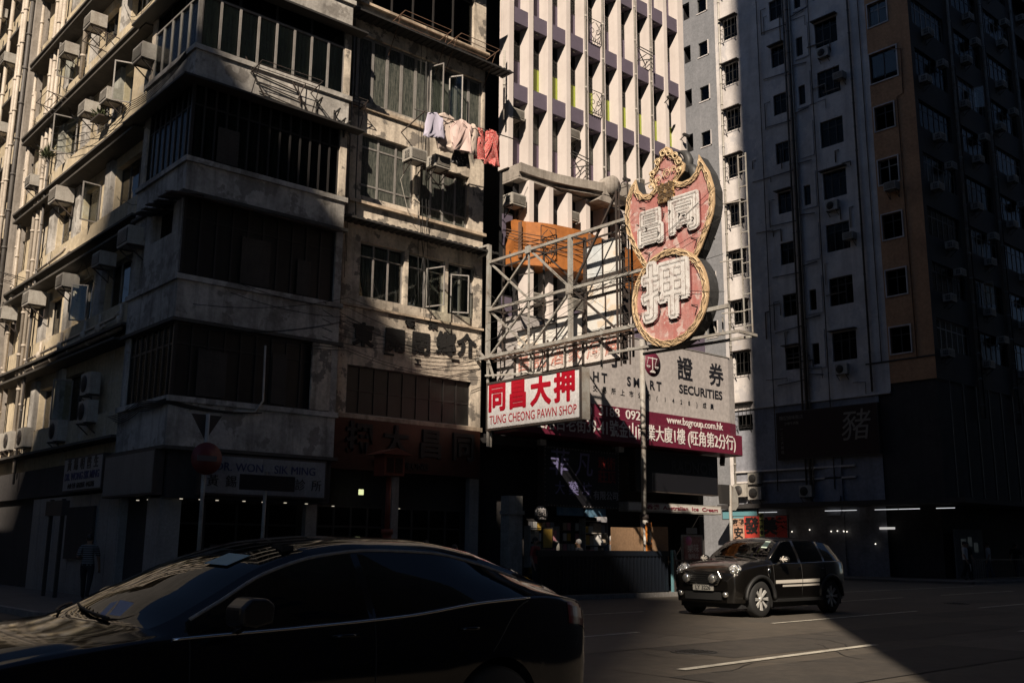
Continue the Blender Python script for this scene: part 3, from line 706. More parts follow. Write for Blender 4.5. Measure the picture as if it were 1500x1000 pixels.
text(sg, 'DR. WONG SIK MING', 'X', 9.7, -29.78, 3.45, .30, inkb, .02, offset=.006)
text(sg, '內外全科  婦兒醫科  中環診所', 'X', 9.7, -29.78, 3.18, .17, inkd, .02)
greyp = weathered('blank_grey_panel', (.20, .20, .20), (.12, .12, .12), .4, 2, rough=.5, bump=.02)
sg = box_sign('blank_signboard', 'blank grey signboard round the street corner above the shop entrance', 'X', 9.9, -27.85, -24.4, 2.75, 3.88, .25, greyp, M['dsteel'])
sg = box_sign('clinic_sign', 'long white shop signboard with faint lettering on the main road side of the corner', 'Y', 24.3, 10.7, 14.35, 2.78, 3.82, .2, paper, M['dsteel'])
text(sg, 'DR. WONG SIK MING', 'Y', 24.1, 12.55, 3.5, .30, inkb, .02); text(sg, '黃  錫  明  醫  生  診  所', 'Y', 24.1, 12.55, 3.12, .32, inkd, .02)
# ------------------------------------------------------------------ laundry
def cloth(name, poly, amp, freq, mat, label, cat, x, y, z, ry=0.0):
    """garment outline (x,z) filled with a grid so that it can hang in folds; has real thickness"""
    bm = bmesh.new(); vs2 = [bm.verts.new((a, 0, b)) for a, b in poly]; bm.faces.new(vs2)
    bmesh.ops.triangulate(bm, faces=bm.faces[:])
    for _ in range(6): bmesh.ops.subdivide_edges(bm, edges=[e for e in bm.edges if e.calc_length() > .05], cuts=1)
    zs = max(b for a, b in poly); ph = random.random() * 6
    for v in bm.verts:
        d = (zs - v.co.z); v.co.y = amp * min(1, d * 1.6 + .15) * math.sin(v.co.x * freq + ph + .8 * d) + (.012 + .02 * d) * math.sin(v.co.x * 36 + d * 5 + ph) + .008 * math.sin(v.co.x * 70 - d * 9); v.co.x += .015 * math.sin(d * 9 + ph)
    me = bpy.data.meshes.new(name); bm.to_mesh(me); bm.free(); me.materials.append(mat)
    for p in me.polygons: p.use_smooth = True
    o = place(name, me, None, (x, y, z)); o.rotation_euler = (0, 0, ry)
    s_ = o.modifiers.new('thick', 'SOLIDIFY'); s_.thickness = .006
    tag(o, label, cat); return o
def printed(name, base, dots, sc=26):
    mt = bpy.data.materials.new(name); mt.use_nodes = True; n = mt.node_tree.nodes; l = mt.node_tree.links; b = n['Principled BSDF']
    tc = n.new('ShaderNodeTexCoord'); v = n.new('ShaderNodeTexVoronoi'); v.inputs['Scale'].default_value = sc; l.new(tc.outputs['Object'], v.inputs['Vector'])
    r = n.new('ShaderNodeValToRGB'); r.color_ramp.elements[0].color = (*dots, 1); r.color_ramp.elements[1].color = (*base, 1); r.color_ramp.elements[0].position = .28; r.color_ramp.elements[1].position = .38
    l.new(v.outputs['Distance'], r.inputs[0]); l.new(r.outputs[0], b.inputs['Base Color']); b.inputs['Roughness'].default_value = .9; return mt
wl = pmat('pale_lilac_cotton', (.50, .47, .58), .9); wp = pmat('pale_pink_cotton', (.66, .50, .46), .9); wc = pmat('cream_cotton', (.66, .54, .47), .9); rf = printed('red_floral_cloth', (.55, .11, .10), (.75, .45, .40))
wp2 = printed('black_dotted_cloth', (.03, .03, .035), (.25, .24, .24), 14)
shirt = [(-.28, 0), (-.1, .1), (.1, .1), (.28, 0), (.5, -.25), (.36, -.34), (.27, -.2), (.29, -1.0), (-.3, -1.0), (-.27, -.2), (-.4, -.36), (-.5, -.25)]
short = [(-.3, 0), (.05, .12), (.3, -.05), (.42, -.7), (.3, -.75), (.15, -.7), (-.3, -.85), (-.42, -.8)]
dress = [(-.14, 0), (.14, 0), (.30, -.14), (.31, -.5), (.33, -1.34), (-.35, -1.38), (-.31, -.5), (-.30, -.14)]
cloth('shirt', short, .06, 12, wl, 'pale lilac shirt hung at the left end of the washing', 'shirt', 17.62, 23.95, 15.0)
cloth('shirt', [(a * 1.15, b * 1.2) for a, b in shirt], .06, 11, wc, 'large cream cloth hanging behind the pink shirt on the washing pole', 'shirt', 18.2, 24.12, 15.18)
cloth('shirt', [(a * 1.08, b * 1.02) for a, b in shirt], .08, 14, wp, 'pale pink shirt with spread sleeves in the middle of the washing', 'shirt', 18.78, 23.98, 15.1)
cloth('shorts', [(-.3, 0), (.3, 0), (.42, -.5), (.1, -.52), (0, -.3), (-.12, -.55), (-.42, -.5)], .05, 13, wp2, 'black cloth hanging below the pink shirt', 'garment', 18.9, 24.2, 14.22)
cloth('blouse', [(a * .6, b * .98) for a, b in shirt], .05, 14, wc, 'narrow cream blouse between the pink shirt and the red dresses', 'shirt', 19.25, 24.0, 15.1)
cloth('dress', [(a * .62, b * .82) for a, b in dress], .06, 17, rf, 'narrow red flowered dress beside the wider one', 'dress', 19.58, 24.05, 15.18)
cloth('dress', [(a * .95, b * .92) for a, b in dress], .05, 12, rf, 'wide red flowered dress at the right end of the washing', 'dress', 20.02, 23.95, 15.20)
o = place('washing_pole', MB().tube([(16.9, 24.05, 15.02), (19, 24.05, 15.16), (21.4, 24.1, 15.25)], .018, 6).bar((17.2, 25.2, 14.7), (17.2, 23.9, 15.0), .03).bar((20.2, 25.2, 15.0), (20.2, 23.95, 15.2), .03).mesh('washing_pole', M['dsteel']), None)
tag(o, 'thin metal washing pole reaching out from the top floor windows with the washing on it', 'pole')
hg = MB()
for x in (17.8, 18.3, 18.8, 19.3, 19.55, 19.95): hg.tube([(x, 24.05, 15.17), (x, 24.0, 15.11), (x, 23.98, 15.06)], .008, 4); hg.tube([(x - .16, 23.98, 15.0), (x, 23.98, 15.07), (x + .16, 23.98, 15.0)], .012, 4)
tag(place('clothes_hanger', hg.mesh('clothes_hanger', M['rust']), None), 'row of clothes hangers along the washing pole', 'hanger')['kind'] = 'stuff'

# ================================================================== FURTHER BUILDING DOWN THE SIDE STREET
fb = empty('apartment_building', (12, 46, 0), label='cream old block adjoining further down the side street at the left edge', cat='building')
holes = []
for k in range(8):
    z0 = 4.7 + k * 3.15
    for a in (42.6, 44.6, 47.2, 50, 53, 56): holes.append((-a - 1.2, -a, z0 + .6, z0 + 2.1))
me = wall_holes('side_wall', [M['cream'], M['room']], -60, -41.6, 0, 31, holes, .3); place('side_wall', me, fb, (10.35, 0, 0), 'X')
for k in range(8):
    z0 = 4.7 + k * 3.15
    place('floor_band', MB().box(9.9, 10.35, 41.65, 60, z0 - .6, z0 + .25).mesh('floor_band', M['cream']), fb, (0, 0, 0))
    place('eyebrow', MB().box(9.6, 10.35, 42.0, 60, z0 + 2.3, z0 + 2.4).mesh('eyebrow', M['shadeconcrete']), fb, (0, 0, 0))
    for a in (42.6, 44.6, 47.2, 50, 53, 56): window(fb, 'X', 10.35, -a - 1.2, -a, z0 + .6, z0 + 2.1, 2, (), 'alu', 'glass', .05)
    aircon(fb, 'X', 9.9, -44.4, z0 + 1.2, 1.0); aircon(fb, 'X', 9.9, -47, z0 + 1.3, 1.0)
place('corner_pier', MB().box(9.7, 10.35, 40.62, 41.6, 0, 31).mesh('corner_pier', M['concrete']), fb, (0, 0, 0))
for y in (40.9, 41.8, 42.2, 44.1, 46.3): pipe(fb, [(9.6, y, 3), (9.6, y, 30)], .08, 'pipe' if y > 41 else 'dpipe')
place('core', MB().box(10.9, 20, 41, 60, 0, 31).mesh('core', M['far']), fb, (0, 0, 0))
rack(fb, 'X', 9.7, -42.4, 12.7, 1.0, 1.3, .1)
# ================================================================== FINNED PURPLE AND WHITE BUILDING
pb = empty('office_building', (27, 28, 0), label='narrow commercial building with white vertical fins and purple spandrels behind the hanging signs', cat='building')
FX = [22.06 + .983 * i for i in range(11)]
FY = 25.5; Z0 = 18.29; DZ = 3.07
fin = MB().box(0, .22, 0, .55, 14.9, 40).mesh('fin', M['fin'])
for i, x in enumerate(FX): place('fin', fin, pb, (x, FY, 0))
lfin = MB().box(0, .22, 0, .6, 5.3, 14.36).mesh('lower_fin', M['fin'])
for i in range(1, 11): place('lower_fin', lfin, pb, (21.6 + .955 * i, 24.9, 0))
place('lower_back_wall', MB().box(22.3, 32.2, 25.46, 25.5, 5.3, 14.34).mesh('lower_back_wall', M['room']), pb, (0, 0, 0))
for i in range(1, 10): place('bay_panel', MB().box(.22, .955, .35, .4, 0, 1.0).mesh('bay_panel', M['concrete']), pb, (21.55 + .955 * i, 24.9, 11.5))
place('corner_fin', MB().box(FX[10] + .22, FX[10] + .36, FY, 40, 5.2, 40).mesh('corner_fin', M['fin']), pb, (0, 0, 0))
place('back_wall', MB().box(20.73, 32.2, 26.75, 27.0, 0, 40).box(32.2, 32.25, 26, 40, 0, 40).mesh('back_wall', M['room']), pb, (0, 0, 0))
sp = MB().box(0, .757, .05, .62, -.62, 0).mesh('spandrel', M['purple'])
lamp = MB().box(.30, .42, .15, .20, -.66, -.625).mesh('soffit_lamp', M['acwhite'])
def bay_panel(mat): return MB().box(0, .757, .5, .56, 0, 1.18).mesh('bay_panel', M[mat])
pv = bay_panel('purple'); pl = bay_panel('lime'); pvi = bay_panel('violetpanel')
wf = frame_mesh(.757, 1.24, 1, (.5,), .04, .04, M['dalu']); pt = MB().box(.02, .73, .53, .54, 0, 1.2).mesh('pane', M['teal'])
for r_ in range(-3, 7):
    zt = Z0 + DZ * r_
    if r_ in (-1, -2): 
        continue
    for i in range(10):
        x = FX[i] + .22
        if r_ == -3 and i > 4: continue
        o = place('spandrel', sp, pb, (x, FY, zt)); sub('soffit_lamp', lamp, o)
for r_ in range(-4, 7):
    zb = Z0 + DZ * r_
    for i in range(10):
        x = FX[i] + .22
        pm = pl if (r_ == 0 and i >= 1) else (pv if r_ != -1 else pvi)
        o = place('bay_panel', pm, pb, (x, FY, zb))
        f = place('window', wf, pb, (x, FY + .5, zb + 1.2))
        sub('pane', pane_mesh(.68, 1.16, M['greenglass'] if r_ == -1 else M['dglass']), f, (.04, .02, .04))
# iron window cages and air conditioners in the bays
cage = iron_grille_mesh(.7, .9, M['ironblack'], 0)
def curl_cage(x, z, y=FY):
    mb = MB()
    for a in (0, .72): mb.bar((a, -.02, 0), (a, -.02, .95), .022)
    for h in (0, .95): mb.bar((0, -.02, h), (.72, -.02, h), .022)
    for s_ in (-1, 1):
        mb.tube([(.36 + s_ * (.05 + .28 * math.sin(t * .45)), -.03, .08 + t * .11) for t in range(8)], .014, 5)
        mb.tube([(.36 + s_ * (.16 + .1 * math.cos(t * .7)), -.03, .45 + .1 * math.sin(t * .7)) for t in range(9)], .012, 5)
    for a in (.12, .24, .36, .48, .6): mb.bar((a, -.04, -.04), (a + .03, -.04, .1), .02)
    place('window_cage', mb.mesh('window_cage', M['ironblack']), pb, (x, y, z))
curl_cage(22.6, 11.6, 24.35); curl_cage(FX[4] + .24, 21.42); curl_cage(FX[4] + .24, 18.34); 
mb = MB()
for a, b in (((0, 0, .7), (.7, -.3, .4)), ((0, 0, .1), (.7, -.3, .3)), ((0, 0, .7), (.5, 0, .1)), ((0, 0, .1), (.6, 0, .6)), ((.7, -.3, .4), (.7, -.3, -.1)), ((.1, 0, .8), (.8, -.3, .55))): mb.bar(a, b, .03)
place('drying_rack', mb.mesh('drying_rack', M['ironblack']), pb, (FX[7] + .2, FY, 21.4)); place('drying_rack', mb.mesh('drying_rack', M['ironblack']), pb, (FX[3] + .2, FY, 15.6))
for i, z, s_ in ((0, 16.9, .9), (3, 17.0, .85), (6, 15.6, .8), (7, 16.1, .7)): aircon(pb, 'Y', FY + .45, FX[i] + .2, z, s_)
for x, z, s_ in ((21.75, 13.3, 1.0), (24.6, 13.4, .85), (22.75, 9.9, .95), (24.65, 10.0, 1.0)): aircon(pb, 'Y', 25.4, x, z, s_)
for i in (1, 4, 5, 7, 8): pipe(pb, [(FX[i] + .03 if i != 1 else FX[i] + .12, FY - .06, 7.0 if i < 3 else 15.4), (FX[i] + .03 if i != 1 else FX[i] + .12, FY - .06, 40 if i != 1 else 15.0)], .035, 'acwhite')
pipe(pb, [(21.75, 25.4, 16.6), (21.75, 25.4, 19.3)], .035, 'acwhite')
cam_m = MB().box(-.05, .3, -.12, 0, -.05, .05).bar((.1, 0, 0), (.1, .25, -.12), .03).mesh('security_camera', M['ironblack'])
for x, z in ((FX[9] - .1, 20.3), (FX[9] - .1, 17.4), (FX[6], 15.9), (FX[10] - .1, 18.9)): place('security_camera', cam_m, pb, (x, FY - .2, z))
# wavy cornice and its scroll
cp = [(22.15, 24.9), (22.6, 24.93), (23.1, 24.92), (23.8, 24.86), (24.4, 24.74), (24.9, 24.6), (25.35, 24.46), (25.8, 24.36), (25.8, 25.9), (22.15, 25.9)]
cp2 = [(22.15, 25.0)] + [(x, y + .13) for x, y in cp[1:8]] + cp[8:]
place('cornice', MB().prism(cp, 14.60, 14.93).prism(cp2, 14.46, 14.599).mesh('cornice', M['concrete']), pb, (0, 0, 0))
mb = MB(); mb.box(25.81, 26.6, 24.34, 25.9, 14.5, 14.98); mb.lathe([(0, 24.22), (.38, 24.22), (.38, 24.7)], 24, (26.25, 0, 14.92), 'y'); mb.prism([(25.5, 14.22), (26.5, 14.22), (26.2, 14.499), (25.85, 14.499)], 24.36, 25.8, 'y')
place('cornice_scroll', mb.mesh('cornice_scroll', M['concrete']), pb, (0, 0, 0))
place('cornice', MB().box(27.41, 32.3, 25.15, 25.9, 15.1, 15.58).mesh('cornice', M['concrete']), pb, (0, 0, 0))
place('canopy_slab', MB().box(22.15, 32.3, 25.02, 25.9, 14.37, 14.45).mesh('canopy_slab', M['concrete']), pb, (0, 0, 0))
# bowed orange fascia
op = [(21.95, 25.0), (22.4, 24.9), (22.9, 24.62), (23.4, 24.45), (24.2, 24.32), (25.0, 24.3), (25.8, 24.42), (26.6, 24.6), (28.9, 24.7), (28.9, 25.45), (21.95, 25.45)]
place('orange_fascia', MB().prism(op, 11.2, 12.78).mesh('orange_fascia', M['orange']), pb, (0, 0, 0))
for x in (22.1, 24.9): place('fascia_joint', MB().box(x, x + .03, 24.15 if x > 24 else 24.8, 24.5 if x > 24 else 25, 11.4, 12.7).mesh('fascia_joint', M['rust']), pb, (0, 0, 0))
for i in range(4): cable(pb, [(21.5, 24.9, 12.0 + i * .1), (24.5, 24.1, 11.8 + i * .2), (28.5, 24.6, 12.1 - i * .2)], .1, .018, 'rust')
place('purple_panel', MB().box(24.72, 25.6, 24.92, 25.4, 7.4, 10.35).mesh('purple_panel', M['purple']), pb, (0, 0, 0))
place('purple_panel', MB().box(28.0, 32.2, 24.8, 24.89, 8.2, 10.6).mesh('purple_panel', M['purple']), pb, (0, 0, 0))
# ground floor shell
mb = MB(); mb.box(20.75, 32.3, 26.6, 26.74, 0, 5.2); mb.box(20.75, 32.3, 25.2, 26.6, 4.9, 5.2); mb.box(32.0, 32.3, 25.2, 26.6, 0, 4.9); mb.box(26.6, 26.9, 25.2, 26.6, 0, 4.9)
place('shop_wall', mb.mesh('shop_wall', M['darkwall']), pb, (0, 0, 0))
M['lit_col'] = weathered('pale_painted_column', (.42, .40, .37), (.15, .14, .12), .8, 1.5)
cl_ = tag(place('pillar', MB().box(21.55, 22.15, 24.7, 25.1, .12, 3.2).box(21.5, 22.2, 24.65, 25.1, 2.6, 2.72).mesh('pillar', M['lit_col']), None), 'stained pale concrete pillar under the dark gap beside the drugstore', 'pillar')

# ================================================================== BROKERAGE SIGNBOARD
maroon = weathered('maroon_sign_panel', (.17, .018, .045), (.10, .015, .03), .4, 1.2, rough=.45, streak=.3, bump=.03)
greige = weathered('sunbleached_sign_panel', (.52, .48, .465), (.36, .33, .32), .35, .8, rough=.5, streak=.35, bump=.03)
bs = empty('brokerage_sign', (27.5, 24.2, 5.2), label='wide grey and maroon securities brokerage signboard wrapping the front of the finned building', cat='sign')
mb = MB(); pts = [(21.4, 24.0), (32.6, 24.0), (33.1, 24.1), (33.4, 24.35), (33.5, 24.8), (33.5, 25.2), (21.4, 25.2)]
place('upper_panel', MB().prism(pts, 6.47, 9.12).mesh('upper_panel', greige), bs, (0, 0, 0))
place('phone_band', MB().prism([(x, y - .015 if y < 24.2 else y) for x, y in pts], 6.0, 6.465).mesh('phone_band', maroon), bs, (0, 0, 0))
place('address_box', MB().prism([(21.3, 23.88), (33.2, 23.88), (33.62, 24.2), (33.62, 25.2), (21.3, 25.2)], 5.22, 5.99).mesh('address_box', maroon), bs, (0, 0, 0))
for x in (24.1, 27.0, 30.0): place('panel_seam', MB().box(x, x + .012, 23.993, 24.0, 6.48, 9.1).mesh('panel_seam', M['alu']), bs, (0, 0, 0))
place('edge_trim', MB().box(21.4, 33.0, 23.97, 24.0, 5.985, 6.01).box(21.4, 32.7, 23.98, 24.01, 9.1, 9.14).mesh('edge_trim', M['alu']), bs, (0, 0, 0))
place('logo_disc', MB().lathe([(0, 23.975), (.46, 23.975), (.46, 23.99)], 32, (27.95, 0, 8.28), 'y').mesh('logo_disc', maroon), bs, (0, 0, 0))
wht = pmat('white_vinyl', (.70, .66, .64), .5); bkl = pmat('black_vinyl', (.015, .015, .02), .5)
mb = MB(); y = 23.972
mb.box(27.93, 27.97, y - .004, y, 8.0, 8.52); mb.box(27.8, 28.1, y - .004, y, 7.94, 7.99); mb.box(27.86, 28.04, y - .004, y, 7.99, 8.03); mb.box(27.68, 28.22, y - .006, y - .001, 8.46, 8.50)
for s_ in (-1, 1):
    cx = 27.95 + s_ * .23
    mb.box(cx - .1, cx + .1, y - .005, y, 8.16, 8.19); mb.tube([(cx - .1, y - .003, 8.18), (cx, y - .003, 8.47), (cx + .1, y - .003, 8.18)], .007, 4); mb.tube([(cx - .09, y - .003, 8.15), (cx, y - .003, 8.10), (cx + .09, y - .003, 8.15)], .012, 4)
place('scales_emblem', mb.mesh('scales_emblem', wht), bs, (0, 0, 0))
def textfit(parent, s, face, plane, u0, u1, v, size, mat, n=.012, extrude=.006, name='lettering', **k):
    me = text_mesh(s, size, extrude, mat, name=name, **k)
    xs = [a.co.x for a in me.vertices]; a, b = min(xs), max(xs); f = (u1 - u0) / (b - a)
    for q in me.vertices: q.co.x = (q.co.x - a) * f + u0
    return place(name, me, parent, uv(face, plane, 0, v, n), face)
def serifs(parent, face, plane, u0, u1, v, h, n_letters): pass
textfit(bs, 'B R I G H T', 'Y', 24.0, 23.3, 25.5, 7.42, .46, bkl, offset=.012)
textfit(bs, 'S M A R T', 'Y', 24.0, 26.55, 28.45, 7.45, .46, bkl, offset=.012)
textfit(bs, 'SECURITIES', 'Y', 24.0, 29.48, 32.15, 7.5, .46, bkl, offset=.01)
text(bs, '證', 'Y', 24.0, 29.86, 8.25, .95, bkl, offset=.016); text(bs, '券', 'Y', 24.0, 31.8, 8.25, .95, bkl, offset=.016)
text(bs, '耀', 'Y', 24.0, 23.9, 8.25, .95, bkl, offset=.016); text(bs, '才', 'Y', 24.0, 25.85, 8.25, .95, bkl, offset=.016)
for i, c in enumerate('香港交易所上市公司(1428)成員'): text(bs, c, 'Y', 24.0, 23.95 + i * .47, 7.0, .24, bkl, .01)
textfit(bs, '(852)  3188  0928', 'Y', 23.985, 23.6, 27.5, 6.23, .46, wht, offset=.004)
textfit(bs, 'www.bsgroup.com.hk', 'Y', 23.985, 28.7, 32.1, 6.25, .4, wht, offset=.003)
textfit(bs, '旺角百老街39-41號金山商業大廈1樓 (旺角第2分行)', 'Y', 23.88, 21.9, 32.75, 5.62, .62, wht, offset=.005)
# braces that carry it
o = place('brace', MB().bar((22, 25.2, 5.2), (22, 24.2, 5.0), .05).bar((33.4, 25.0, 5.3), (33.2, 24.9, 4.9), .18).mesh('brace', M['dsteel']), bs, (0, 0, 0))

# ================================================================== STEEL HANGING FRAME
tr = empty('sign_gantry', (20.5, 24.9, 7.6), label='grey painted steel lattice gantry reaching out over the road from the old building', cat='gantry')
def bars(name, lst, w, mat='steel', loc=(0, 0, 0)):
    mb = MB()
    for a, b in lst: mb.bar(a, b, w)
    return place(name, mb.mesh(name, M[mat]), tr, loc)
XA, XB = 20.5, 21.15
YP = [24.62, 22.63, 20.76, 18.85]
zt = 10.84; zm = 9.2; zl = 7.63
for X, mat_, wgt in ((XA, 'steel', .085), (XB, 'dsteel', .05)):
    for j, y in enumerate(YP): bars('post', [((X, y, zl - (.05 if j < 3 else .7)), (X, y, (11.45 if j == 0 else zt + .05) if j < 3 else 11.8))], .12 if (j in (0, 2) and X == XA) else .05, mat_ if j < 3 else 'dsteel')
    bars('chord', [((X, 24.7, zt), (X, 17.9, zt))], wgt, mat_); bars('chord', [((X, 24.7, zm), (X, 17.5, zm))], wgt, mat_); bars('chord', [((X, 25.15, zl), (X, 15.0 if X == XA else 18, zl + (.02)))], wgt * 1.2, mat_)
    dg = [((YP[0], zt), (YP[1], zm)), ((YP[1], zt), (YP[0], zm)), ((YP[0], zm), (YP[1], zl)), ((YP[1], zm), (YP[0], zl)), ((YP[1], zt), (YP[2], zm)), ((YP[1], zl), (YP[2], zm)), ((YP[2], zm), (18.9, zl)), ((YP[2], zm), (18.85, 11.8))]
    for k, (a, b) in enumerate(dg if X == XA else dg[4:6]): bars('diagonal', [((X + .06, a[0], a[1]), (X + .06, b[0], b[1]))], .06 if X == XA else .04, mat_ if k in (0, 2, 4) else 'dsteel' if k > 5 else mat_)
bars('top_arm', [((XA, 24.62, 11.45), (XA - .1, 25.15, 11.42)), ((XA, 24.66, 11.2), (XA - .1, 25.1, 11.1)), ((XA, 25.15, 11.42), (19.6, 25.2, 11.42))], .07)
for y in YP:
    for z in (zt, zm, zl): bars('cross_tie', [((XA, y, z + .03), (XB, y, z + .03))], .05, 'dsteel')
place('gusset', MB().box(-.04, .02, -.13, .13, -.17, .17).mesh('gusset', M['steel']), tr, (XA - .04, YP[2], zm)); place('gusset', MB().box(-.03, .02, -.12, .12, -.12, .12).mesh('gusset', M['steel']), tr, (XA - .04, YP[1], zt)); place('gusset', MB().box(-.03, .02, -.12, .12, -.12, .12).mesh('gusset', M['steel']), tr, (XA - .04, YP[1], zl))
# walkway grating along the lower chord
bars('walkway', [((XA - .15, 24.6, zl - .12), (XA - .15, 18.2, zl - .12)), ((XA + .25, 24.6, zl - .14), (XA + .25, 18.2, zl - .14))] + [((XA - .15, 18.3 + i * .3, zl - .12), (XA + .25, 18.3 + i * .3, zl - .12)) for i in range(21)], .018, 'rust')
# ladder at the outer post
mb = MB()
for dy in (0, .34): mb.bar((0, dy, 6.6), (0, dy, 12.1), .035)
for i in range(20): mb.bar((0, 0, 6.75 + i * .27), (0, .34, 6.75 + i * .27), .02)
place('ladder', mb.mesh('ladder', M['dsteel']), tr, (20.62, 18.5, 0))
mb = MB()
for dy in (0, .22): mb.bar((0, dy, 7.0), (0, dy, 12.1), .03)
for i in range(14): mb.bar((0, 0, 7.2 + i * .36), (0, .22, 7.2 + i * .36), .02)
# lower outrigger below the neon sign and its brackets
bars('outrigger', [((XA, 19.2, 7.0), (XA, 14.75, 6.95)), ((XA + .8, 18.6, 7.0), (XA + .8, 14.75, 6.95)), ((XA, 14.75, 6.95), (XA + .8, 14.75, 6.95)), ((XA, 18.5, 7.02), (XA + .8, 17.0, 7.0))], .07)
bars('outrigger', [((XA - .1, 24.6, 7.0), (XB, 22.6, 6.95)), ((XA, 24.62, 7.7), (XA, 24.55, 4.7)), ((XA + .15, 24.6, 6.7), (XA + .15, 24.6, 4.7)), ((XA, 24.6, 7.5), (XA, 25.1, 7.9)), ((XA, 24.3, 6.9), (XA, 24.62, 7.6))], .06)
bars('strut', [((XA + .4, 15.5, 7.0), (XA + .4, 15.5, 7.5)), ((XA + .4, 17.5, 7.0), (XA + .4, 17.6, 7.8)), ((XA + .4, 16.4, 7.0), (XA + .4, 16.4, 7.4)), ((XA + .45, 18.3, 11.9), (XA + .3, 16.4, 11.9))] + [((XA + .3, 15.6 + i * .3, 6.95), (XA + .3, 15.75 + i * .3, 7.25 + abs(3.5 - i) * .05)) for i in range(9)], .03)
for i in range(5): cable(tr, [(20.4, 24.6 - i * .2, 7.7 + random.uniform(0, 3)), (20.4, 21.5, 7.0 + random.uniform(0, 3.5)), (20.35, 18.0, 7.5 + random.uniform(0, 3.5))], .1, .006)
for i in range(4): cable(tr, [(20.35, 15.0, 11 - i), (20.3, 19, 9.0), (20.3, 24.5, 7.5 + i * .6)], .05, .008)
# junk of sign carcass seen behind the lattice
for i in range(7):
    y = random.uniform(23.2, 24.6); z = random.uniform(8.5, 11.5); bars('loose_strut', [((XB + .3, y, z), (XB + .3, y - random.uniform(-.6, .8), z + random.uniform(-.9, .9)))], .03, 'dsteel')

# ------------------------------------------------------------------ bleached banner boxes behind the gantry
ban = weathered('bleached_banner', (.80, .76, .70), (.52, .60, .64), .6, .9, rough=.6, streak=.2, patch=(.72, .52, .32), patch_amt=.5, bump=.02, fine_amt=.1)
ban2 = weathered('bleached_banner_panel', (.82, .75, .70), (.62, .54, .50), .3, 1.2, rough=.6, streak=.3, bump=.02)
redf = weathered('faded_red_print', (.62, .26, .20), (.76, .55, .50), .8, 3, rough=.6, bump=0)
XS = 21.3
bn = empty('light_box_sign', (XS, 22.5, 7.2), label='long bleached light box with six faded red characters, just above the white pawn shop board', cat='sign')
place('sign_box', MB().box(XS + .02, XS + .2, 19.364, 24.205, 6.972, 7.843).mesh('sign_box', M['dsteel']), bn, (0, 0, 0))
pm_ = MB().box(-.01, .02, -.74, 0, 0, .72).mesh('sign_panel', ban2)
for i, c in enumerate('昌記酒家海鮮'):
    y = 24.1 - i * .785
    place('sign_panel', pm_, bn, (XS, y, 7.03)); place('post', MB().bar((XS - .05, y + .03, 6.75), (XS - .05, y + .03, 8.0), .05).mesh('post', M['steel'] if i % 2 else M['dsteel']), bn, (0, 0, 0))
    text(bn, c, 'X', XS - .01, -(y - .37), 7.39, .62, redf, .01, offset=.006)
place('catwalk', MB().box(XS - .12, XS + .25, 19.364, 24.205, 7.853, 7.911).mesh('catwalk', M['dsteel']), bn, (0, 0, 0))
b2 = empty('banner_sign', (XS, 22.5, 8.1), label='upper bleached banner with pale blue and orange landscape print behind the lattice', cat='sign')
for ya, yb, za, zb in [(a * .968, b * .968, 1.55 + (c - 1.55) * .968, 1.55 + (d - 1.55) * .968) for a, b, c, d in ((24.85, 22.95, 8.15, 8.72), (22.9, 21.75, 8.15, 8.85), (21.55, 20.75, 8.2, 9.25), (20.7, 19.95, 8.25, 9.3))]:
    place('banner_panel', MB().box(XS, XS + .12, yb, ya, za, zb).mesh('banner_panel', ban), b2, (0, 0, 0)); place('frame_bar', MB().box(XS - .02, XS + .13, yb - .02, ya + .02, zb, zb + .05).box(XS - .02, XS + .13, yb - .05, yb, za, zb).mesh('frame_bar', M['dsteel']), b2, (0, 0, 0))
b3 = empty('banner_sign', (XS, 20.8, 9.3), label='tall white and pale blue banner panel hanging below the right end of the orange fascia', cat='sign')
skyb = weathered('pale_blue_banner', (.70, .76, .80), (.82, .80, .78), .7, .7, rough=.6, streak=.6, bump=.02)
for ya, yb, za, zb, m_ in [(a * .968, b * .968, 1.55 + (c - 1.55) * .968, 1.55 + (d - 1.55) * .968, e) for a, b, c, d, e in ((21.7, 20.85, 9.95, 11.0, skyb), (20.8, 20.0, 9.95, 11.05, ban), (21.7, 20.85, 9.35, 9.8, ban), (20.8, 20.0, 9.35, 9.8, ban))]:
    place('banner_panel', MB().box(XS, XS + .12, yb, ya, za, zb).mesh('banner_panel', m_), b3, (0, 0, 0))
place('frame_bar', MB().box(XS - .03, XS + .13, 20.15, 20.18, 9.05, 10.8).box(XS - .03, XS + .13, 19.3, 21.05, 9.05, 9.09).box(XS - .03, XS + .13, 19.3, 21.05, 9.55, 9.66).box(XS - .1, XS, 20.85, 20.91, 8.0, 11.0).box(XS - .1, XS, 19.25, 19.31, 6.8, 11.0).mesh('frame_bar', M['dsteel']), b3, (0, 0, 0))

# ------------------------------------------------------------------ pawn shop board
ps = empty('pawn_shop_board', (20.5, 22.5, 5.3), label='white illuminated box sign reading TUNG CHEONG PAWN SHOP in red below the gantry', cat='sign')
def tilt_box(x0, x1, ya, yb, z0a, z1a, z0b, z1b, mat, name):
    mb = MB(); i = 0
    v = [(x0, ya, z0a), (x0, yb, z0b), (x0, yb, z1b), (x0, ya, z1a), (x1, ya, z0a), (x1, yb, z0b), (x1, yb, z1b), (x1, ya, z1a)]
    for q in ((0, 1, 2, 3), (7, 6, 5, 4), (0, 4, 5, 1), (1, 5, 6, 2), (2, 6, 7, 3), (3, 7, 4, 0)): mb.face([v[a] for a in q])
    return place(name, mb.mesh(name, mat), ps, (0, 0, 0))
acr = weathered('white_acrylic_face', (.80, .79, .80), (.62, .60, .60), .25, 1.2, rough=.25, streak=.25, bump=.0)
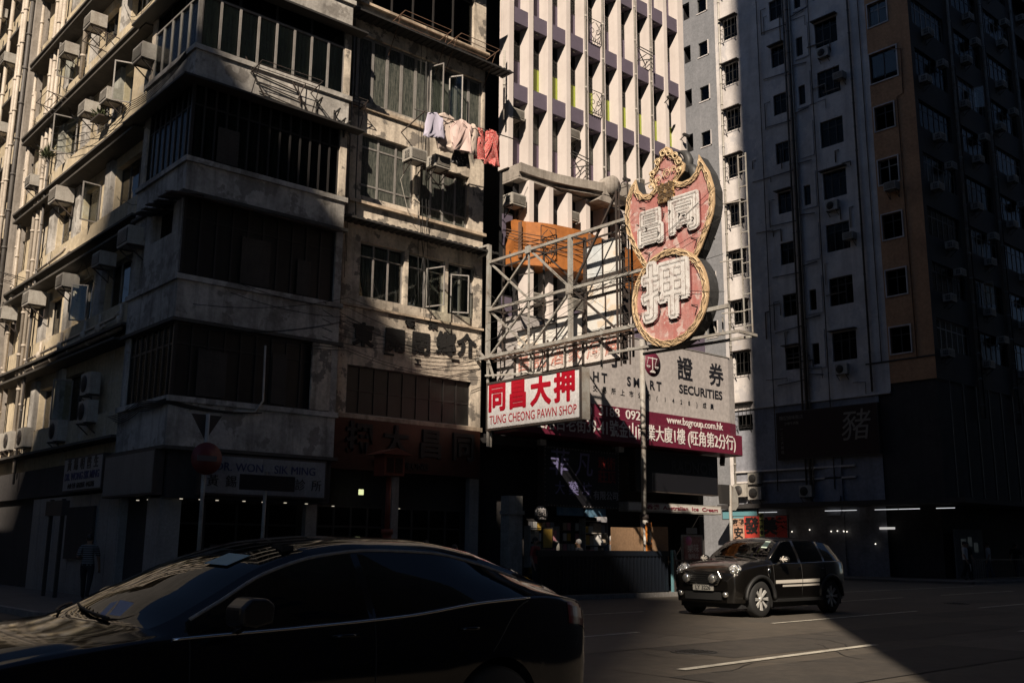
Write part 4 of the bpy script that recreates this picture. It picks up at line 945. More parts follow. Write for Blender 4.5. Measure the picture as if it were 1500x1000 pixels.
redv = weathered('crimson_vinyl', (.48, .008, .025), (.38, .01, .02), .3, 3, rough=.35, bump=0)
tilt_box(20.5, 20.84, 24.62, 20.30, 5.22, 6.76, 5.22, 6.76, M['steel'], 'sign_box')
tilt_box(20.485, 20.498, 24.56, 20.38, 5.28, 6.70, 5.28, 6.70, acr, 'sign_face')
place('sign_rim', MB().box(20.46, 20.5, 20.3, 24.62, 6.70, 6.77).box(20.46, 20.5, 20.3, 24.62, 5.2, 5.27).box(20.46, 20.5, 20.3, 20.37, 5.27, 6.7).box(20.46, 20.5, 24.57, 24.62, 5.27, 6.7).mesh('sign_rim', M['dsteel']), ps, (0, 0, 0))
for c, y_, s_ in (('同', 24.1, 1.02), ('昌', 23.1, 1.02), ('大', 22.05, 1.05), ('押', 21.0, 1.05)):
    place('character', fat_mesh(c, s_ * .93, .003, redv, .036, name='character', sx=.95), ps, (20.476, y_, 6.19), 'X')
textfit(ps, 'TUNG CHEONG PAWN SHOP', 'X', 20.485, -24.46, -20.5, 5.52, .40, redv, .006, .004, spacing=1.03)
for y_ in (24.2, 23.2, 22.2, 21.2): place('hanger_rod', MB().bar((20.7, y_, 6.76), (20.7, y_, 7.55), .025).mesh('hanger_rod', M['dsteel']), ps, (0, 0, 0))

# ------------------------------------------------------------------ bat shaped neon sign
ns = empty('neon_sign', (20.5, 16.8, 6.9), label='huge unlit salmon red neon sign shaped like a bat above a disc, cream tube border', cat='sign')
bat = [(18.03, 11.86), (18.22, 11.66), (18.36, 11.35), (18.43, 10.87), (18.36, 10.36), (18.14, 9.86), (17.8, 9.3), (17.5, 8.9), (16.1, 8.9), (15.78, 9.35), (15.49, 9.89), (15.36, 10.18), (15.3, 10.45), (15.29, 10.88), (15.43, 11.38), (15.74, 11.93), (15.77, 11.69), (15.87, 11.48), (16.05, 11.36), (16.32, 11.33), (16.56, 11.42), (16.45, 11.53), (16.27, 11.66), (16.24, 11.84), (16.38, 11.97), (16.45, 12.12), (16.6, 12.22), (16.71, 12.42), (16.86, 12.52), (17.05, 12.46), (17.10, 12.30), (17.22, 12.17), (17.27, 12.02), (17.44, 11.89), (17.48, 11.7), (17.37, 11.57), (17.33, 11.41), (17.5, 11.30), (17.78, 11.36), (17.95, 11.55)]
CY, CZ, CR = 16.85, 8.19, 1.31
disc = [(CY + CR * math.cos(t * math.pi / 20), CZ + CR * 1.02 * math.sin(t * math.pi / 20)) for t in range(40)]
salmon = weathered('flaking_salmon_paint', (.50, .19, .17), (.66, .50, .46), .55, 2.2, rough=.7, streak=.55, patch=(.68, .54, .50), patch_amt=.8, bump=.1, thr=.52)
creamb = weathered('cream_border_paint', (.66, .47, .28), (.42, .28, .17), .5, 2.5, rough=.6, streak=.3, bump=.1)
tube_m = pmat('dusty_neon_tube', (.72, .55, .34), .35); tube_d = weathered('sooty_neon_tube', (.10, .07, .05), (.3, .2, .12), .5, 6, rough=.5)
backm = weathered('grey_sheet_metal', (.07, .07, .07), (.03, .03, .03), .5, 2, rough=.55)
def area(p): return sum(p[i][0] * p[(i + 1) % len(p)][1] - p[(i + 1) % len(p)][0] * p[i][1] for i in range(len(p))) / 2
def inset(p, d):
    s_ = 1 if area(p) > 0 else -1; out = []
    n = len(p)
    for i in range(n):
        a = Vector(p[i - 1]); b = Vector(p[i]); c = Vector(p[(i + 1) % n])
        e1 = (b - a).normalized(); e2 = (c - b).normalized(); n1 = Vector((-e1.y, e1.x)) * s_; n2 = Vector((-e2.y, e2.x)) * s_
        m_ = n1 + n2
        if m_.length < .2: m_ = n1
        m_ = m_.normalized(); k = d / max(.55, m_.dot(n1)); out.append((b.x + m_.x * k, b.y + m_.y * k))
    return out
def resample(p, step):
    out = []
    for i in range(len(p)):
        a = Vector(p[i]); b = Vector(p[(i + 1) % len(p)]); k = max(1, int((b - a).length / step))
        for j in range(k): q = a.lerp(b, j / k); out.append((q.x, q.y))
    return out
def tri_prism(poly, x0, x1, name, mat):
    bm = bmesh.new(); vs2 = [bm.verts.new((x0, a, b)) for a, b in poly]; f = bm.faces.new(vs2)
    r_ = bmesh.ops.extrude_face_region(bm, geom=[f]); bmesh.ops.translate(bm, verts=[g_ for g_ in r_['geom'] if isinstance(g_, bmesh.types.BMVert)], vec=(x1 - x0, 0, 0))
    bmesh.ops.recalc_face_normals(bm, faces=bm.faces[:]); bmesh.ops.triangulate(bm, faces=bm.faces[:])
    me = bpy.data.meshes.new(name); bm.to_mesh(me); bm.free(); me.materials.append(mat); return me
place('bat_casing', tri_prism(bat, 20.5, 20.82, 'bat_casing', backm), ns, (0, 0, 0)); place('disc_casing', tri_prism(disc, 20.47, 20.84, 'disc_casing', backm), ns, (0, 0, 0))
place('bat_face', tri_prism(inset(bat, .02), 20.455, 20.499, 'bat_face', salmon), ns, (0, 0, 0)); place('disc_face', tri_prism(inset(disc, .02), 20.40, 20.468, 'disc_face', salmon), ns, (0, 0, 0))
def border(poly, w_, x0, x1, mat, name):
    a = poly; b = inset(poly, w_); mb = MB(); n = len(a)
    for i in range(n):
        j = (i + 1) % n
        mb.face([(x0, *a[i]), (x0, *a[j]), (x0, *b[j]), (x0, *b[i])]); mb.face([(x0, *b[i]), (x0, *b[j]), (x1, *b[j]), (x1, *b[i])]); mb.face([(x0, *a[j]), (x0, *a[i]), (x1, *a[i]), (x1, *a[j])])
    return place(name, mb.mesh(name, mat), ns, (0, 0, 0))
border(inset(bat, -.02), .15, 20.42, 20.46, creamb, 'bat_border'); border(inset(disc, -.02), .17, 20.36, 20.41, creamb, 'disc_border')
def rope(poly, x, d, amp, name, mat=None, r=.012, phase=0.0):
    """zig-zag neon tube running along a border"""
    p = resample(inset(poly, d), .055); n = len(p); pts = []
    for i in range(n):
        a = Vector(p[i - 1]); b = Vector(p[(i + 1) % n]); e = (b - a).normalized(); nn = Vector((-e.y, e.x))
        k = amp * (1 if math.sin(i * 1.05 + phase) > 0 else -1); pts.append((x - .02 * math.sin(i), p[i][0] + nn.x * k, p[i][1] + nn.y * k))
    return place(name, MB().tube(pts, r, 4, True).mesh(name, mat or tube_m), ns, (0, 0, 0))
rope(bat, 20.40, .045, .022, 'neon_tube'); rope(bat, 20.385, .10, .022, 'neon_tube', tube_d, .008, 1.5); rope(bat, 20.40, .13, .012, 'neon_tube', tube_m, .010, .7)
rope(disc, 20.34, .045, .022, 'neon_tube'); rope(disc, 20.325, .10, .022, 'neon_tube', tube_d, .008, 1.5); rope(disc, 20.34, .15, .012, 'neon_tube', tube_m, .010, .7)
# curls round the head
for (a, b, r_) in ((17.15, 12.15, .11), (16.95, 12.35, .12), (16.75, 12.3, .1), (16.52, 12.15, .11), (16.38, 11.95, .1), (17.35, 11.85, .1), (16.4, 11.7, .09), (17.4, 11.5, .09)):
    place('neon_curl', MB().tube([(20.37, a + r_ * (1 - t * .03) * math.cos(t * .5), b + r_ * (1 - t * .03) * math.sin(t * .5)) for t in range(20)], .018, 5).mesh('neon_curl', tube_m), ns, (0, 0, 0))
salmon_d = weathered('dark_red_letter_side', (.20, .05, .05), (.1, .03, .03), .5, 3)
whitec = weathered('peeling_white_enamel', (.84, .82, .80), (.40, .34, .32), .4, 4.5, rough=.5, streak=.2, patch=(.35, .25, .24), patch_amt=.5, bump=.2)
for c, y_, z_, s_, xf in (('同', 16.28, 10.38, 1.28, 20.45), ('昌', 17.46, 10.25, 1.22, 20.45), ('押', 16.92, 8.30, 1.95, 20.39)):
    big = .075 * s_
    me = fat_mesh(c, s_ * .84, .022, whitec, big * .74, name='character'); o = place('character', me, ns, (xf - .07, y_, z_), 'X')
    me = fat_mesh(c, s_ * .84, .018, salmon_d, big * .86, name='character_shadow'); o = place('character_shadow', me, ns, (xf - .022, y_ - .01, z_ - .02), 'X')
    for off in (big * .12,): me = text_mesh(c, s_ * .84, 0, tube_d, offset=off, outline=.006, name='neon_tube'); place('neon_tube', me, ns, (xf - .115, y_, z_), 'X')
    for dy in (-.35, .1, .42): place('stud', MB().bar((xf - .17, y_ + dy * s_ * .8, z_ + dy * .5), (xf, y_ + dy * s_ * .8, z_ + dy * .5), .03).mesh('stud', M['dsteel']), ns, (0, 0, 0))
for (a, b, r_) in ((17.05, 11.3, .13), (16.6, 11.35, .12), (16.85, 11.75, .14), (17.15, 11.65, .1), (16.6, 11.8, .1)):
    place('neon_curl', MB().tube([(20.40, a + r_ * (1 - t * .04) * math.cos(t * .55 + b), b + r_ * (1 - t * .04) * math.sin(t * .55 + b)) for t in range(18)], .012, 5).mesh('neon_curl', tube_m), ns, (0, 0, 0))
me = text_mesh('囍', .62, .03, pmat('ochre_metal', (.42, .27, .12), .5), offset=.008, name='emblem'); place('emblem', me, ns, (20.40, 16.88, 11.15), 'X')
me = text_mesh('囍', .62, 0, tube_d, outline=.010, name='neon_tube'); place('neon_tube', me, ns, (20.35, 16.88, 11.15), 'X')
# black chevrons painted in as tube shadows, among broken tube brackets
for (a, b) in ((17.0, 11.9), (17.75, 10.95), (17.05, 10.65), (15.95, 9.65), (17.6, 9.6), (16.9, 9.55), (16.3, 10.95), (17.8, 8.6), (16.6, 9.3), (17.9, 7.9), (17.2, 7.9), (16.3, 8.9), (15.95, 7.8), (17.7, 9.15)):
    xf = 20.44 if b > 9.4 else 20.38
    place('broken_tube_shadow', MB().tube([(xf, a + .15, b + .06), (xf - .03, a - .08, b), (xf, a + .04, b - .24)], .012, 4).mesh('broken_tube_shadow', M['ironblack']), ns, (0, 0, 0))
# sheet metal coils sticking out behind the head and left ear
mb = MB(); mb.tube([(20.75, 16.75 - .42 * math.sin(t * .35), 12.0 + .42 * math.cos(t * .35)) for t in range(9)], [.02, .05, .09, .12, .13, .12, .1, .07, .03], 8); mb.tube([(20.7, 16.4 - .3 * math.sin(t * .4), 11.55 + .3 * math.cos(t * .4)) for t in range(8)], [.03, .1, .14, .16, .14, .12, .08, .03], 8)
place('curled_sheet', mb.mesh('curled_sheet', backm), ns, (0, 0, 0))
mb = MB(); mb.lathe([(.36, 0), (.36, .4)], 16, (20.5, 17.75, 11.55), 'x'); place('ear_sheet', mb.mesh('ear_sheet', M['steel']), ns, (.05, 0, 0)) if False else None
# tall ladder frame fixed to the outer edge of the neon sign
mb = MB()
for dy in (0, .24): mb.bar((0, dy, 7.0), (0, dy, 11.9), .03)
for i in range(12): mb.bar((0, 0, 7.2 + i * .42), (0, .24, 7.2 + i * .42), .025)
for z in (7.6, 9.0, 10.6): mb.bar((0, .2, z), (-.2, .8, z), .03)
place('side_ladder', mb.mesh('side_ladder', M['steel']), ns, (21.1, 14.72, 0))
# ================================================================== TALL BLOCK ACROSS THE SIDE STREET
tw = empty('residential_tower', (53, 32, 0), label='tall residential block in white, grey and orange paint across the side street', cat='building')
TX = 52.5; P = 3.35
Wc = [(36.9, 38.1, 12.45 + P * k, 1.5) for k in range(-1, 10)]; Gc = [(39.38, 40.2, 11.9 + 3.37 * k, 1.08) for k in range(-1, 10)]
Cc = [(33.35, 34.3, 12.35 + P * k, 1.42) for k in range(10)]; Nc = [(31.95, 32.42, 12.45 + P * k, 1.3) for k in range(10) if k not in (2, 4)]
Dc = [(29.5, 31.05, 12.45 + P * k, 1.72) for k in range(10)]; Oc = [(26.2, 27.4, 12.4 + P * k, 1.5) for k in range(10)]
Oc[5] = (25.8, 27.5, 12.4 + P * 5 - .3, 1.9)
def H(lst): return [(-b, -a, z, z + h) for a, b, z, h in lst]
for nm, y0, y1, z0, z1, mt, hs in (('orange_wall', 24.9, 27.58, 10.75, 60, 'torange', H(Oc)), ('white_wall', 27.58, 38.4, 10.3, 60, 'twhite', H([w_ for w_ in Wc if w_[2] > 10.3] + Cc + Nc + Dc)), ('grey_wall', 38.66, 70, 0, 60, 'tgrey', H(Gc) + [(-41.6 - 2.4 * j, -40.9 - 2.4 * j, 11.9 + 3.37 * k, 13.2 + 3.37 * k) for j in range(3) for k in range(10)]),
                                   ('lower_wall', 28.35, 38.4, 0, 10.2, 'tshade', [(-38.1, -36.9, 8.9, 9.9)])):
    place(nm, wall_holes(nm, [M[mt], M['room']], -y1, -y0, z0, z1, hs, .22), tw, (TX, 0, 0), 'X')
place('pilaster', MB().box(TX - .12, TX + .3, 38.4, 38.66, 0, 60).mesh('pilaster', M['twhite']), tw, (0, 0, 0))
place('string_course', MB().box(TX - .1, TX + .1, 27.6, 38.4, 10.2, 10.3).mesh('string_course', M['twhite']), tw, (0, 0, 0))
place('string_course', MB().box(TX - .05, TX + .1, 24.86, 29.0, 11.98, 12.06).mesh('string_course', M['tdark']), tw, (0, 0, 0))
place('string_course', MB().box(TX - .14, TX + .1, 30, 38.4, 6.25, 6.35).box(TX - .1, TX + .1, 30, 38.4, 5.6, 5.7).mesh('string_course', M['twhite']), tw, (0, 0, 0))
def hood(y0, y1, z):
    place('window_hood', MB().box(TX - .35, TX, y0 - .1, y1 + .1, z, z + .06).mesh('window_hood', M['dsteel']), tw, (0, 0, 0))
for k, (a, b, z, h) in enumerate(Wc):
    window(tw, 'X', TX, -b, -a, z, z + h, 2, (), 'dalu', 'dglass', .05, inset=.14)
    # projecting iron cage with brackets
    mb = MB(); w_ = b - a
    for i in range(5): mb.bar((w_ * i / 4, -.22, .1), (w_ * i / 4, -.22, h - .05), .022)
    for zz in (.1, h * .5, h - .05): mb.bar((0, -.22, zz), (w_, -.22, zz), .022); mb.bar((0, 0, zz), (0, -.22, zz), .022); mb.bar((w_, 0, zz), (w_, -.22, zz), .022)
    for xx in (.1, w_ - .1): mb.bar((xx, 0, -.35), (xx, -.2, .08), .03)
    place('window_cage', mb.mesh('window_cage', M['ironblack']), tw, uv('X', TX, -b, z), 'X'); hood(a, b, z + h + .02)
for a, b, z, h in Gc:
    window(tw, 'X', TX, -b, -a, z, z + h, 1, (), 'dalu', 'dglass', .04); place('window_surround', MB().box(TX - .04, TX + .01, a - .07, a, z - .07, z + h).box(TX - .04, TX + .01, a - .07, b + .07, z - .07, z).mesh('window_surround', M['twhite']), tw, (0, 0, 0))
for k, (a, b, z, h) in enumerate(Cc):
    window(tw, 'X', TX, -b, -a, z, z + h, 2, (.7,), 'dalu', 'dglass', .05)
    if k % 3 == 0: hood(a, b, z + h + .05)
for a, b, z, h in Nc: window(tw, 'X', TX, -b, -a, z, z + h, 1, (), 'dalu', 'dglass', .05)
for k, (a, b, z, h) in enumerate(Dc):
    window(tw, 'X', TX, -b, -a, z, z + h, 3, (.72,), 'dalu', 'dglass', .05, grille=1 if k % 2 else None)
    if k in (0, 3, 6, 8, 9): hood(a, b, z + h + .05)
    if k in (0, 3, 6): outdoor(tw, 'X', TX, -a - 1.3, z - .85, .9)
    elif k in (2, 5, 8): aircon(tw, 'X', TX, -a - .2, z + .6 if k == 5 else z + .4, 1.0)
for k, (a, b, z, h) in enumerate(Oc):
    window(tw, 'X', TX, -b, -a, z, z + h, 2, (.7,) if k != 5 else (), 'alu' if k in (3, 6) else 'dalu', 'glass' if k in (3, 5, 6, 7) else 'dglass', .05)
    mb = MB(); t = .07
    mb.box(TX - .06, TX + .01, a - t, b + t, z - t, z); mb.box(TX - .06, TX + .01, a - t, b + t, z + h, z + h + t); mb.box(TX - .06, TX + .01, a - t, a, z, z + h); mb.box(TX - .06, TX + .01, b, b + t, z, z + h)
    place('window_surround', mb.mesh('window_surround', M['twhite']), tw, (0, 0, 0))
    if k == 3: aircon(tw, 'X', TX, -26.9, z - .6, 1.1)
# paint marks, channels and pipes on the white face
for y, r_, m_ in ((32.9, .09, 'dpipe'), (32.72, .05, 'tshade'), (28.65, .06, 'dpipe'), (35.2, .03, 'dpipe'), (31.35, .03, 'dpipe'), (33.2, .06, 'dpipe')):
    pipe(tw, [(TX - .12, y, 5 if y != 28.65 else 10.4), (TX - .12, y, 58)], r_, 'dpipe' if m_ == 'dpipe' else 'steel')
pipe(tw, [(TX - .1, 38.3, 3), (TX - .1, 38.3, 58)], .07, 'acwhite')
for k in range(10):
    z = 11.6 + P * k
    for yb, dz in ((34.9, 0), (31.7, .35)):
        pipe(tw, [(TX - .1, 32.9, z + dz), (TX - .1, yb, z + dz + random.uniform(-.2, .2))], .035, 'dpipe', collars=False)
    if k % 2: pipe(tw, [(TX - .1, 34.9, z), (TX - .1, 34.9, z + 1.8), (TX - .1, 34.5, z + 1.8)], .03, 'dpipe', collars=False)
    mb = MB(); mb.bar((TX - .06, 31.5, z + .6), (TX - .06, 31.5, z + 2.9), .04); mb.bar((TX - .06, 31.5, z + .6), (TX - .06, 32.5, z + .6), .04); place('surface_conduit', mb.mesh('surface_conduit', M['tshade']), tw, (0, 0, 0))
pipe(tw, [(TX - .05, 25.9, 12), (TX - .05, 25.95, 27.5), (TX - .05, 25.55, 27.6), (TX - .05, 25.5, 30.4), (TX - .05, 26.1, 30.6)], .03, 'rust', collars=False)
pipe(tw, [(TX - .05, 28.0, 12), (TX - .05, 28.0, 58)], .025, 'dpipe', collars=False)
rq = random.Random(5)
for i in range(34):
    y = rq.uniform(28.9, 36.3); z = rq.uniform(11, 42); dz = rq.choice((0, 0, 1)); L_ = rq.uniform(.5, 1.8)
    pipe(tw, [(TX - .07, y, z), (TX - .07, y - (0 if dz else L_), z + (L_ if dz else rq.uniform(-.08, .08))), (TX - .07, y - (0.25 if dz else L_), z + (L_ if dz else -rq.uniform(.2, .8)))], rq.choice((.02, .03, .04)), rq.choice(('dpipe', 'dpipe', 'steel')), collars=False)
# main road face of the tower
hs = []; P2 = 3.25
for k in range(15):
    z = 11.6 + P2 * k
    for x in (52.95, 58.0, 63.0, 68, 73, 78, 83): hs.append((x, x + 4.0, z + .9, z + 2.6))
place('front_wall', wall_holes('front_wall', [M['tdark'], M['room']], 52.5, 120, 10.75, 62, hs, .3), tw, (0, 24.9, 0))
for k in range(11):
    z = 11.6 + P2 * k
    for j, x in enumerate((52.95, 58.0, 63.0, 68)):
        if x < 66: window(tw, 'Y', 24.9, x, x + 4.0, z + .9, z + 2.6, 6, (.7,), 'alu' if (k + j) % 3 == 0 else 'dalu', 'dglass', .05, inset=.12)
        aircon(tw, 'Y', 24.9, x + .2 + (k * 37 % 5) * .4, z + .4, 1.0)
        if (j + k) % 2: aircon(tw, 'Y', 24.9, x + 2.6, z + 2.2, .95)
    if k % 4 == 1: casement(tw, 'Y', 24.9, 59 + k * .3, z + 1.1, .6, 1.4, -1.2)
for x in (57.5, 62.3, 67.4, 72.4): pipe(tw, [(x, 24.75, 9), (x, 24.75, 60)], .09, 'steel'); pipe(tw, [(x + .3, 24.75, 9), (x + .3, 24.75, 60)], .05, 'dpipe')
# podium and shops
mb = MB(); mb.box(TX + .08, 120, 24.98, 28.35, 3.9, 10.74); mb.box(TX + .3, 120, 25.4, 38.3, 0, 3.9); place('podium', mb.mesh('podium', M['darkwall']), tw, (0, 0, 0))
mb = MB(); mb.prism([(TX - 2.2, 22.9), (TX - 2.2, 38.2), (TX + .2, 38.2), (TX + .2, 25.0), (110, 25.0), (110, 22.9)], 3.95, 4.2); place('awning', mb.mesh('awning', M['darkwall']), tw, (0, 0, 0))
for x in range(12):
    place('scaffold_pole', MB().bar((0, 0, 3.9), (0, 0, 10.6), .09).mesh('scaffold_pole', M['ironblack']), tw, (53 + x * 1.6, 24.5, 0))
place('rear_core', MB().box(TX + .75, 118, 26, 70, 0, 58).mesh('rear_core', M['room']), tw, (0, 0, 0))
tube_e = pmat('fluorescent_tube', (.9, .9, .9), .5, emit=(.95, .97, 1.0), estr=.45)
for ya, yb in ((35.15, 36.0), (36.05, 37.0), (29.9, 30.8), (30.85, 31.9), (26.2, 27.4), (27.45, 28.8), (24.3, 25.3)):
    place('fluorescent_tube', MB().tube([(TX - .4, ya, 3.76), (TX - .4, yb, 3.76)], .022, 6).mesh('fluorescent_tube', tube_e), tw, (0, 0, 0))
dot = pmat('shop_lamp', (.9, .9, .9), .5, emit=(1, .9, .75), estr=1.4)
for y, z in ((31.7, 2.6), (31.3, 2.62), (30.9, 2.6), (30.7, 2.58), (34.3, 2.6), (33.1, 2.7), (29.0, 1.9)): place('shop_lamp', MB().sphere((0, 0, 0), .04, 6).mesh('shop_lamp', dot), tw, (TX - .2, y, z))
place('shop_lamp', MB().box(-.02, .02, -.45, .45, -.06, .06).mesh('shop_lamp', pmat('striplight', (.9, .9, .9), .5, emit=(1, .95, .9), estr=.35)), tw, (TX - .1, 28.3, 2.75))
place('shop_pier', MB().box(TX - .1, TX + .2, 30.9, 32.0, 0, 6.9).mesh('shop_pier', M['tshade']), tw, (0, 0, 0))
place('meter_box', MB().box(TX - .25, TX - .1, 31.0, 31.8, 3.5, 4.6).mesh('meter_box', M['tshade']), tw, (0, 0, 0))
for y, z in ((38.3, 4.75), (37.2, 4.55)): outdoor(tw, 'X', TX, -y, z, 1.15)
outdoor(tw, 'X', TX, -37.2, 5.5, 1.0); outdoor(tw, 'X', TX, -33.6, 4.6, 1.0)
# pig restaurant sign
gold = pmat('dull_gold_letter', (.22, .19, .16), .5)
sg = box_sign('restaurant_sign', 'very large dark red restaurant sign with one brush character 豬 at its right end', 'X', TX, -35.0, -28.3, 6.85, 9.75, .3, weathered('dark_red_sign', (.035, .014, .011), (.02, .01, .008), .5, 1), M['dsteel'])
text(sg, '豬', 'X', TX - .3, -29.75, 8.45, 1.9, gold, .03, shear=.15); text(sg, '陳記燒味飯店', 'X', TX - .3, -33.9, 9.35, .28, gold, .03); text(sg, '沙嗲牛肉麵', 'X', TX - .3, -33.9, 9.0, .2, gold, .03)
for i, c in enumerate('一二三大排檔'): text(sg, c, 'X', TX - .3, -34.6, 8.7 - i * .28, .22, gold, .03)
# stall banners behind the small car
redb = weathered('bright_red_banner', (.62, .06, .04), (.45, .05, .04), .4, 2, bump=0); peach = weathered('peach_banner', (.62, .36, .24), (.5, .28, .2), .4, 2, bump=0); grn = pmat('yellow_green_strip', (.40, .42, .12), .8)
rb = empty('stall_banner', (50, 35, 2.2), label='row of red and peach cloth banners with thick black characters behind the small car', cat='banner')
for ya, yb, za, zb, m_ in ((36.85, 36.05, 2.15, 3.35, peach), (36.03, 34.95, 2.2, 3.45, redb), (34.6, 33.9, 2.2, 3.4, redb), (33.85, 33.1, 2.2, 3.45, redb)):
    place('cloth_panel', MB().box(49.99, 50.02, yb, ya, za, zb).mesh('cloth_panel', m_), rb, (0, 0, 0))
place('cloth_panel', MB().box(49.95, 49.98, 34.65, 34.93, 2.3, 3.65).mesh('cloth_panel', grn), rb, (0, 0, 0))
place('character', fat_mesh('發', 1.0, .004, blk, .03, name='character'), rb, (49.97, 35.5, 2.85), 'X'); text(rb, '安', 'X', 49.99, -36.45, 2.45, .7, blk, .01, offset=.02); text(rb, '家發', 'X', 49.99, -36.45, 3.08, .42, blk, .01, offset=.012)
text(rb, '美', 'X', 49.99, -34.25, 2.8, 1.0, blk, .01, offset=.04); text(rb, '參', 'X', 49.99, -33.48, 2.8, 1.0, blk, .01, offset=.04)
for i, c in enumerate('家寶福春'): text(rb, c, 'X', 49.95, -34.79, 3.45 - i * .32, .26, blk, .01, offset=.008)
place('banner_pole', MB().bar((50.05, 36.9, .12), (50.05, 36.9, 3.5), .05).bar((50.05, 33.05, .12), (50.05, 33.05, 3.5), .05).bar((50.05, 36.9, 3.48), (50.05, 33.05, 3.48), .04).mesh('banner_pole', M['dsteel']), rb, (0, 0, 0))
sg = box_sign('shop_banner', 'small teal and white shop fascia low on the white wall above the red banners', 'X', TX - 1.9, -38.0, -35.4, 3.3, 3.9, .1, pmat('teal_vinyl', (.12, .28, .32), .6), M['dsteel'])
sg = box_sign('corner_sign', 'small red and white striped sign at the far right edge above the pavement', 'Y', 24.0, 60.2, 62.4, 3.7, 4.45, .2, weathered('striped_red', (.35, .06, .05), (.5, .4, .38), .6, 8), M['dsteel'])

# ================================================================== UNSEEN CITY, WITH BLOCKS ADDED TO CUT SKYLIGHT (behind and beside the camera)
def city_block(x0, x1, y0, y1, h, label, step=3.3, win=True):
    r = empty('unseen_block', ((x0 + x1) / 2, (y0 + y1) / 2, 0), label=label, cat='building')
    place('walls', MB().box(x0, x1, y0, y1, 0, h).mesh('walls', M['far']), r, (0, 0, 0))
    if win:
        mb = MB(); k = 0; z = 4.5
        while z < h - 2:
            for (ax, a0, a1, pl) in (('y', x0, x1, y1), ('x', y0, y1, x1)):
                a = a0 + 1
                while a < a1 - 1.6:
                    if ax == 'y': mb.box(a, a + 1.4, pl, pl + .03, z, z + 1.5)
                    else: mb.box(pl, pl + .03, a, a + 1.4, z, z + 1.5)
                    a += 2.8
            z += step
        o = place('windows', mb.mesh('windows', M['dglass_far']), r, (0, 0, 0)); o['kind'] = 'stuff'
    return r
M['dglass_far'] = pmat('far_window_glass', (.02, .022, .025), .15)
RK = .9844; TN = math.tan(AZ)
def yedge(x, yp): return yp + TN * x
# shade line caster for the corner building: far roofs whose height is set by the shade line they throw
city_block(-72, -40, yedge(-40, 2.6), -13.9, 25.25 + RK * 40, 'tall residential block up the road behind the camera to the left')
city_block(-62, -36, -13.0, -3.0, 19.6 + RK * 36, 'lower block beside the tall one behind the camera')
city_block(-30, -20, .5, 12.0, 12.0 + RK * 20, 'unseen low block added behind the camera to shade the side street')  # added occluder, keeps sun off the side street ground
city_block(-185, -150, yedge(-150, .6), -94, 25.25 + RK * 150, 'unseen very tall block added beyond the roofs to soften a shade edge', win=False)  # added far away so its shadow edge falls soft on the road
city_block(-185, -150, -93.5, 80, 85, 'unseen slab added up the main road to hold back low skylight', win=False)  # added sky blocker at the west end of the road
city_block(260, 300, -16, 60, 150, 'unseen tower added at the far right end of the main road to block sky', win=False)  # added only to shut out sky at the east end
city_block(-20, 60, 135, 160, 120, 'unseen tower added beyond the side streets to block sky', win=False)  # added only to shut out sky to the north
city_block(-4, 18, -52, yedge(-4, -3.05), 118, 'very tall block directly behind the camera')
city_block(18.5, 60, -50, -17, 70, 'high block behind the camera to the right', win=False)
city_block(60.5, 160, -50, -17, 60, 'long high block further right across the main road', win=False)
city_block(-30, -4, 27, 110, 16, 'unseen low block added across the side street on the left to cut skylight')  # put in to block skylight and reflections near the ground
city_block(-90, -32, 27, 110, 50, 'unseen mid rise block further left along the main road, sized to hold back skylight', win=False)  # height chosen for how much western sky it hides
# ================================================================== STREET LEVEL THINGS
# drug store sign
dk = pmat('black_sign_panel', (.012, .012, .015), .35)
sg = box_sign('drugstore_sign', 'black square drugstore sign with violet and red neon characters below the brokerage sign', 'Y', 24.75, 22.86, 26.55, 2.9, 4.9, .3, dk, M['dsteel'])
vio = pmat('violet_letter', (.16, .15, .30), .5); rdl = pmat('red_letter', (.22, .02, .02), .5); gyl = pmat('grey_letter', (.30, .30, .34), .5)
text(sg, '菲', 'Y', 24.45, 23.55, 4.32, .95, vio, .02, offset=.006, shear=.1); text(sg, '凡', 'Y', 24.45, 24.75, 4.32, .9, vio, .02, offset=.006, shear=.1)
text(sg, '大', 'Y', 24.45, 23.6, 3.5, .48, vio, .02, offset=.004); text(sg, '藥', 'Y', 24.15, 24.25, 3.5, .5, vio, .3 - .28 - .3, offset=.004); text(sg, '坊', 'Y', 24.45, 24.9, 3.5, .5, vio, .02, offset=.004)
text(sg, '敢術', 'Y', 24.45, 25.9, 4.45, .46, rdl, .02, offset=.006); text(sg, '莊頂', 'Y', 24.45, 25.9, 3.98, .46, rdl, .02, offset=.006); text(sg, '有限公司', 'Y', 24.45, 25.85, 3.33, .32, gyl, .02, offset=.003)
bulb = pmat('dim_bulb', (.3, .28, .3), .3)
bl = MB().sphere((0, 0, 0), .018, 6).mesh('bulb', bulb)
for i in range(26):
    place('bulb', bl, sg, (22.9 + i * .144, 24.42, 4.86)); place('bulb', bl, sg, (22.9 + i * .144, 24.42, 2.94))
for i in range(13): place('bulb', bl, sg, (22.9, 24.42, 2.94 + i * .15)); place('bulb', bl, sg, (26.5, 24.42, 2.94 + i * .15))
sg = box_sign('shop_sign', 'wide black shop sign with barely visible capitals to the right of the drugstore sign', 'Y', 24.9, 27.6, 32.5, 3.6, 5.15, .3, dk, M['dsteel'])
text(sg, 'RADNOR', 'Y', 24.6, 30.9, 4.6, .62, pmat('dark_grey_letter', (.04, .04, .045), .4), .02, offset=.01)
cream_v = pmat('cream_awning_vinyl', (.55, .52, .48), .6)
sg = box_sign('awning_sign', 'thin white fascia strip with dark red lettering over the shop entrance', 'Y', 24.9, 27.0, 32.45, 2.86, 3.2, .45, cream_v, M['steel'])
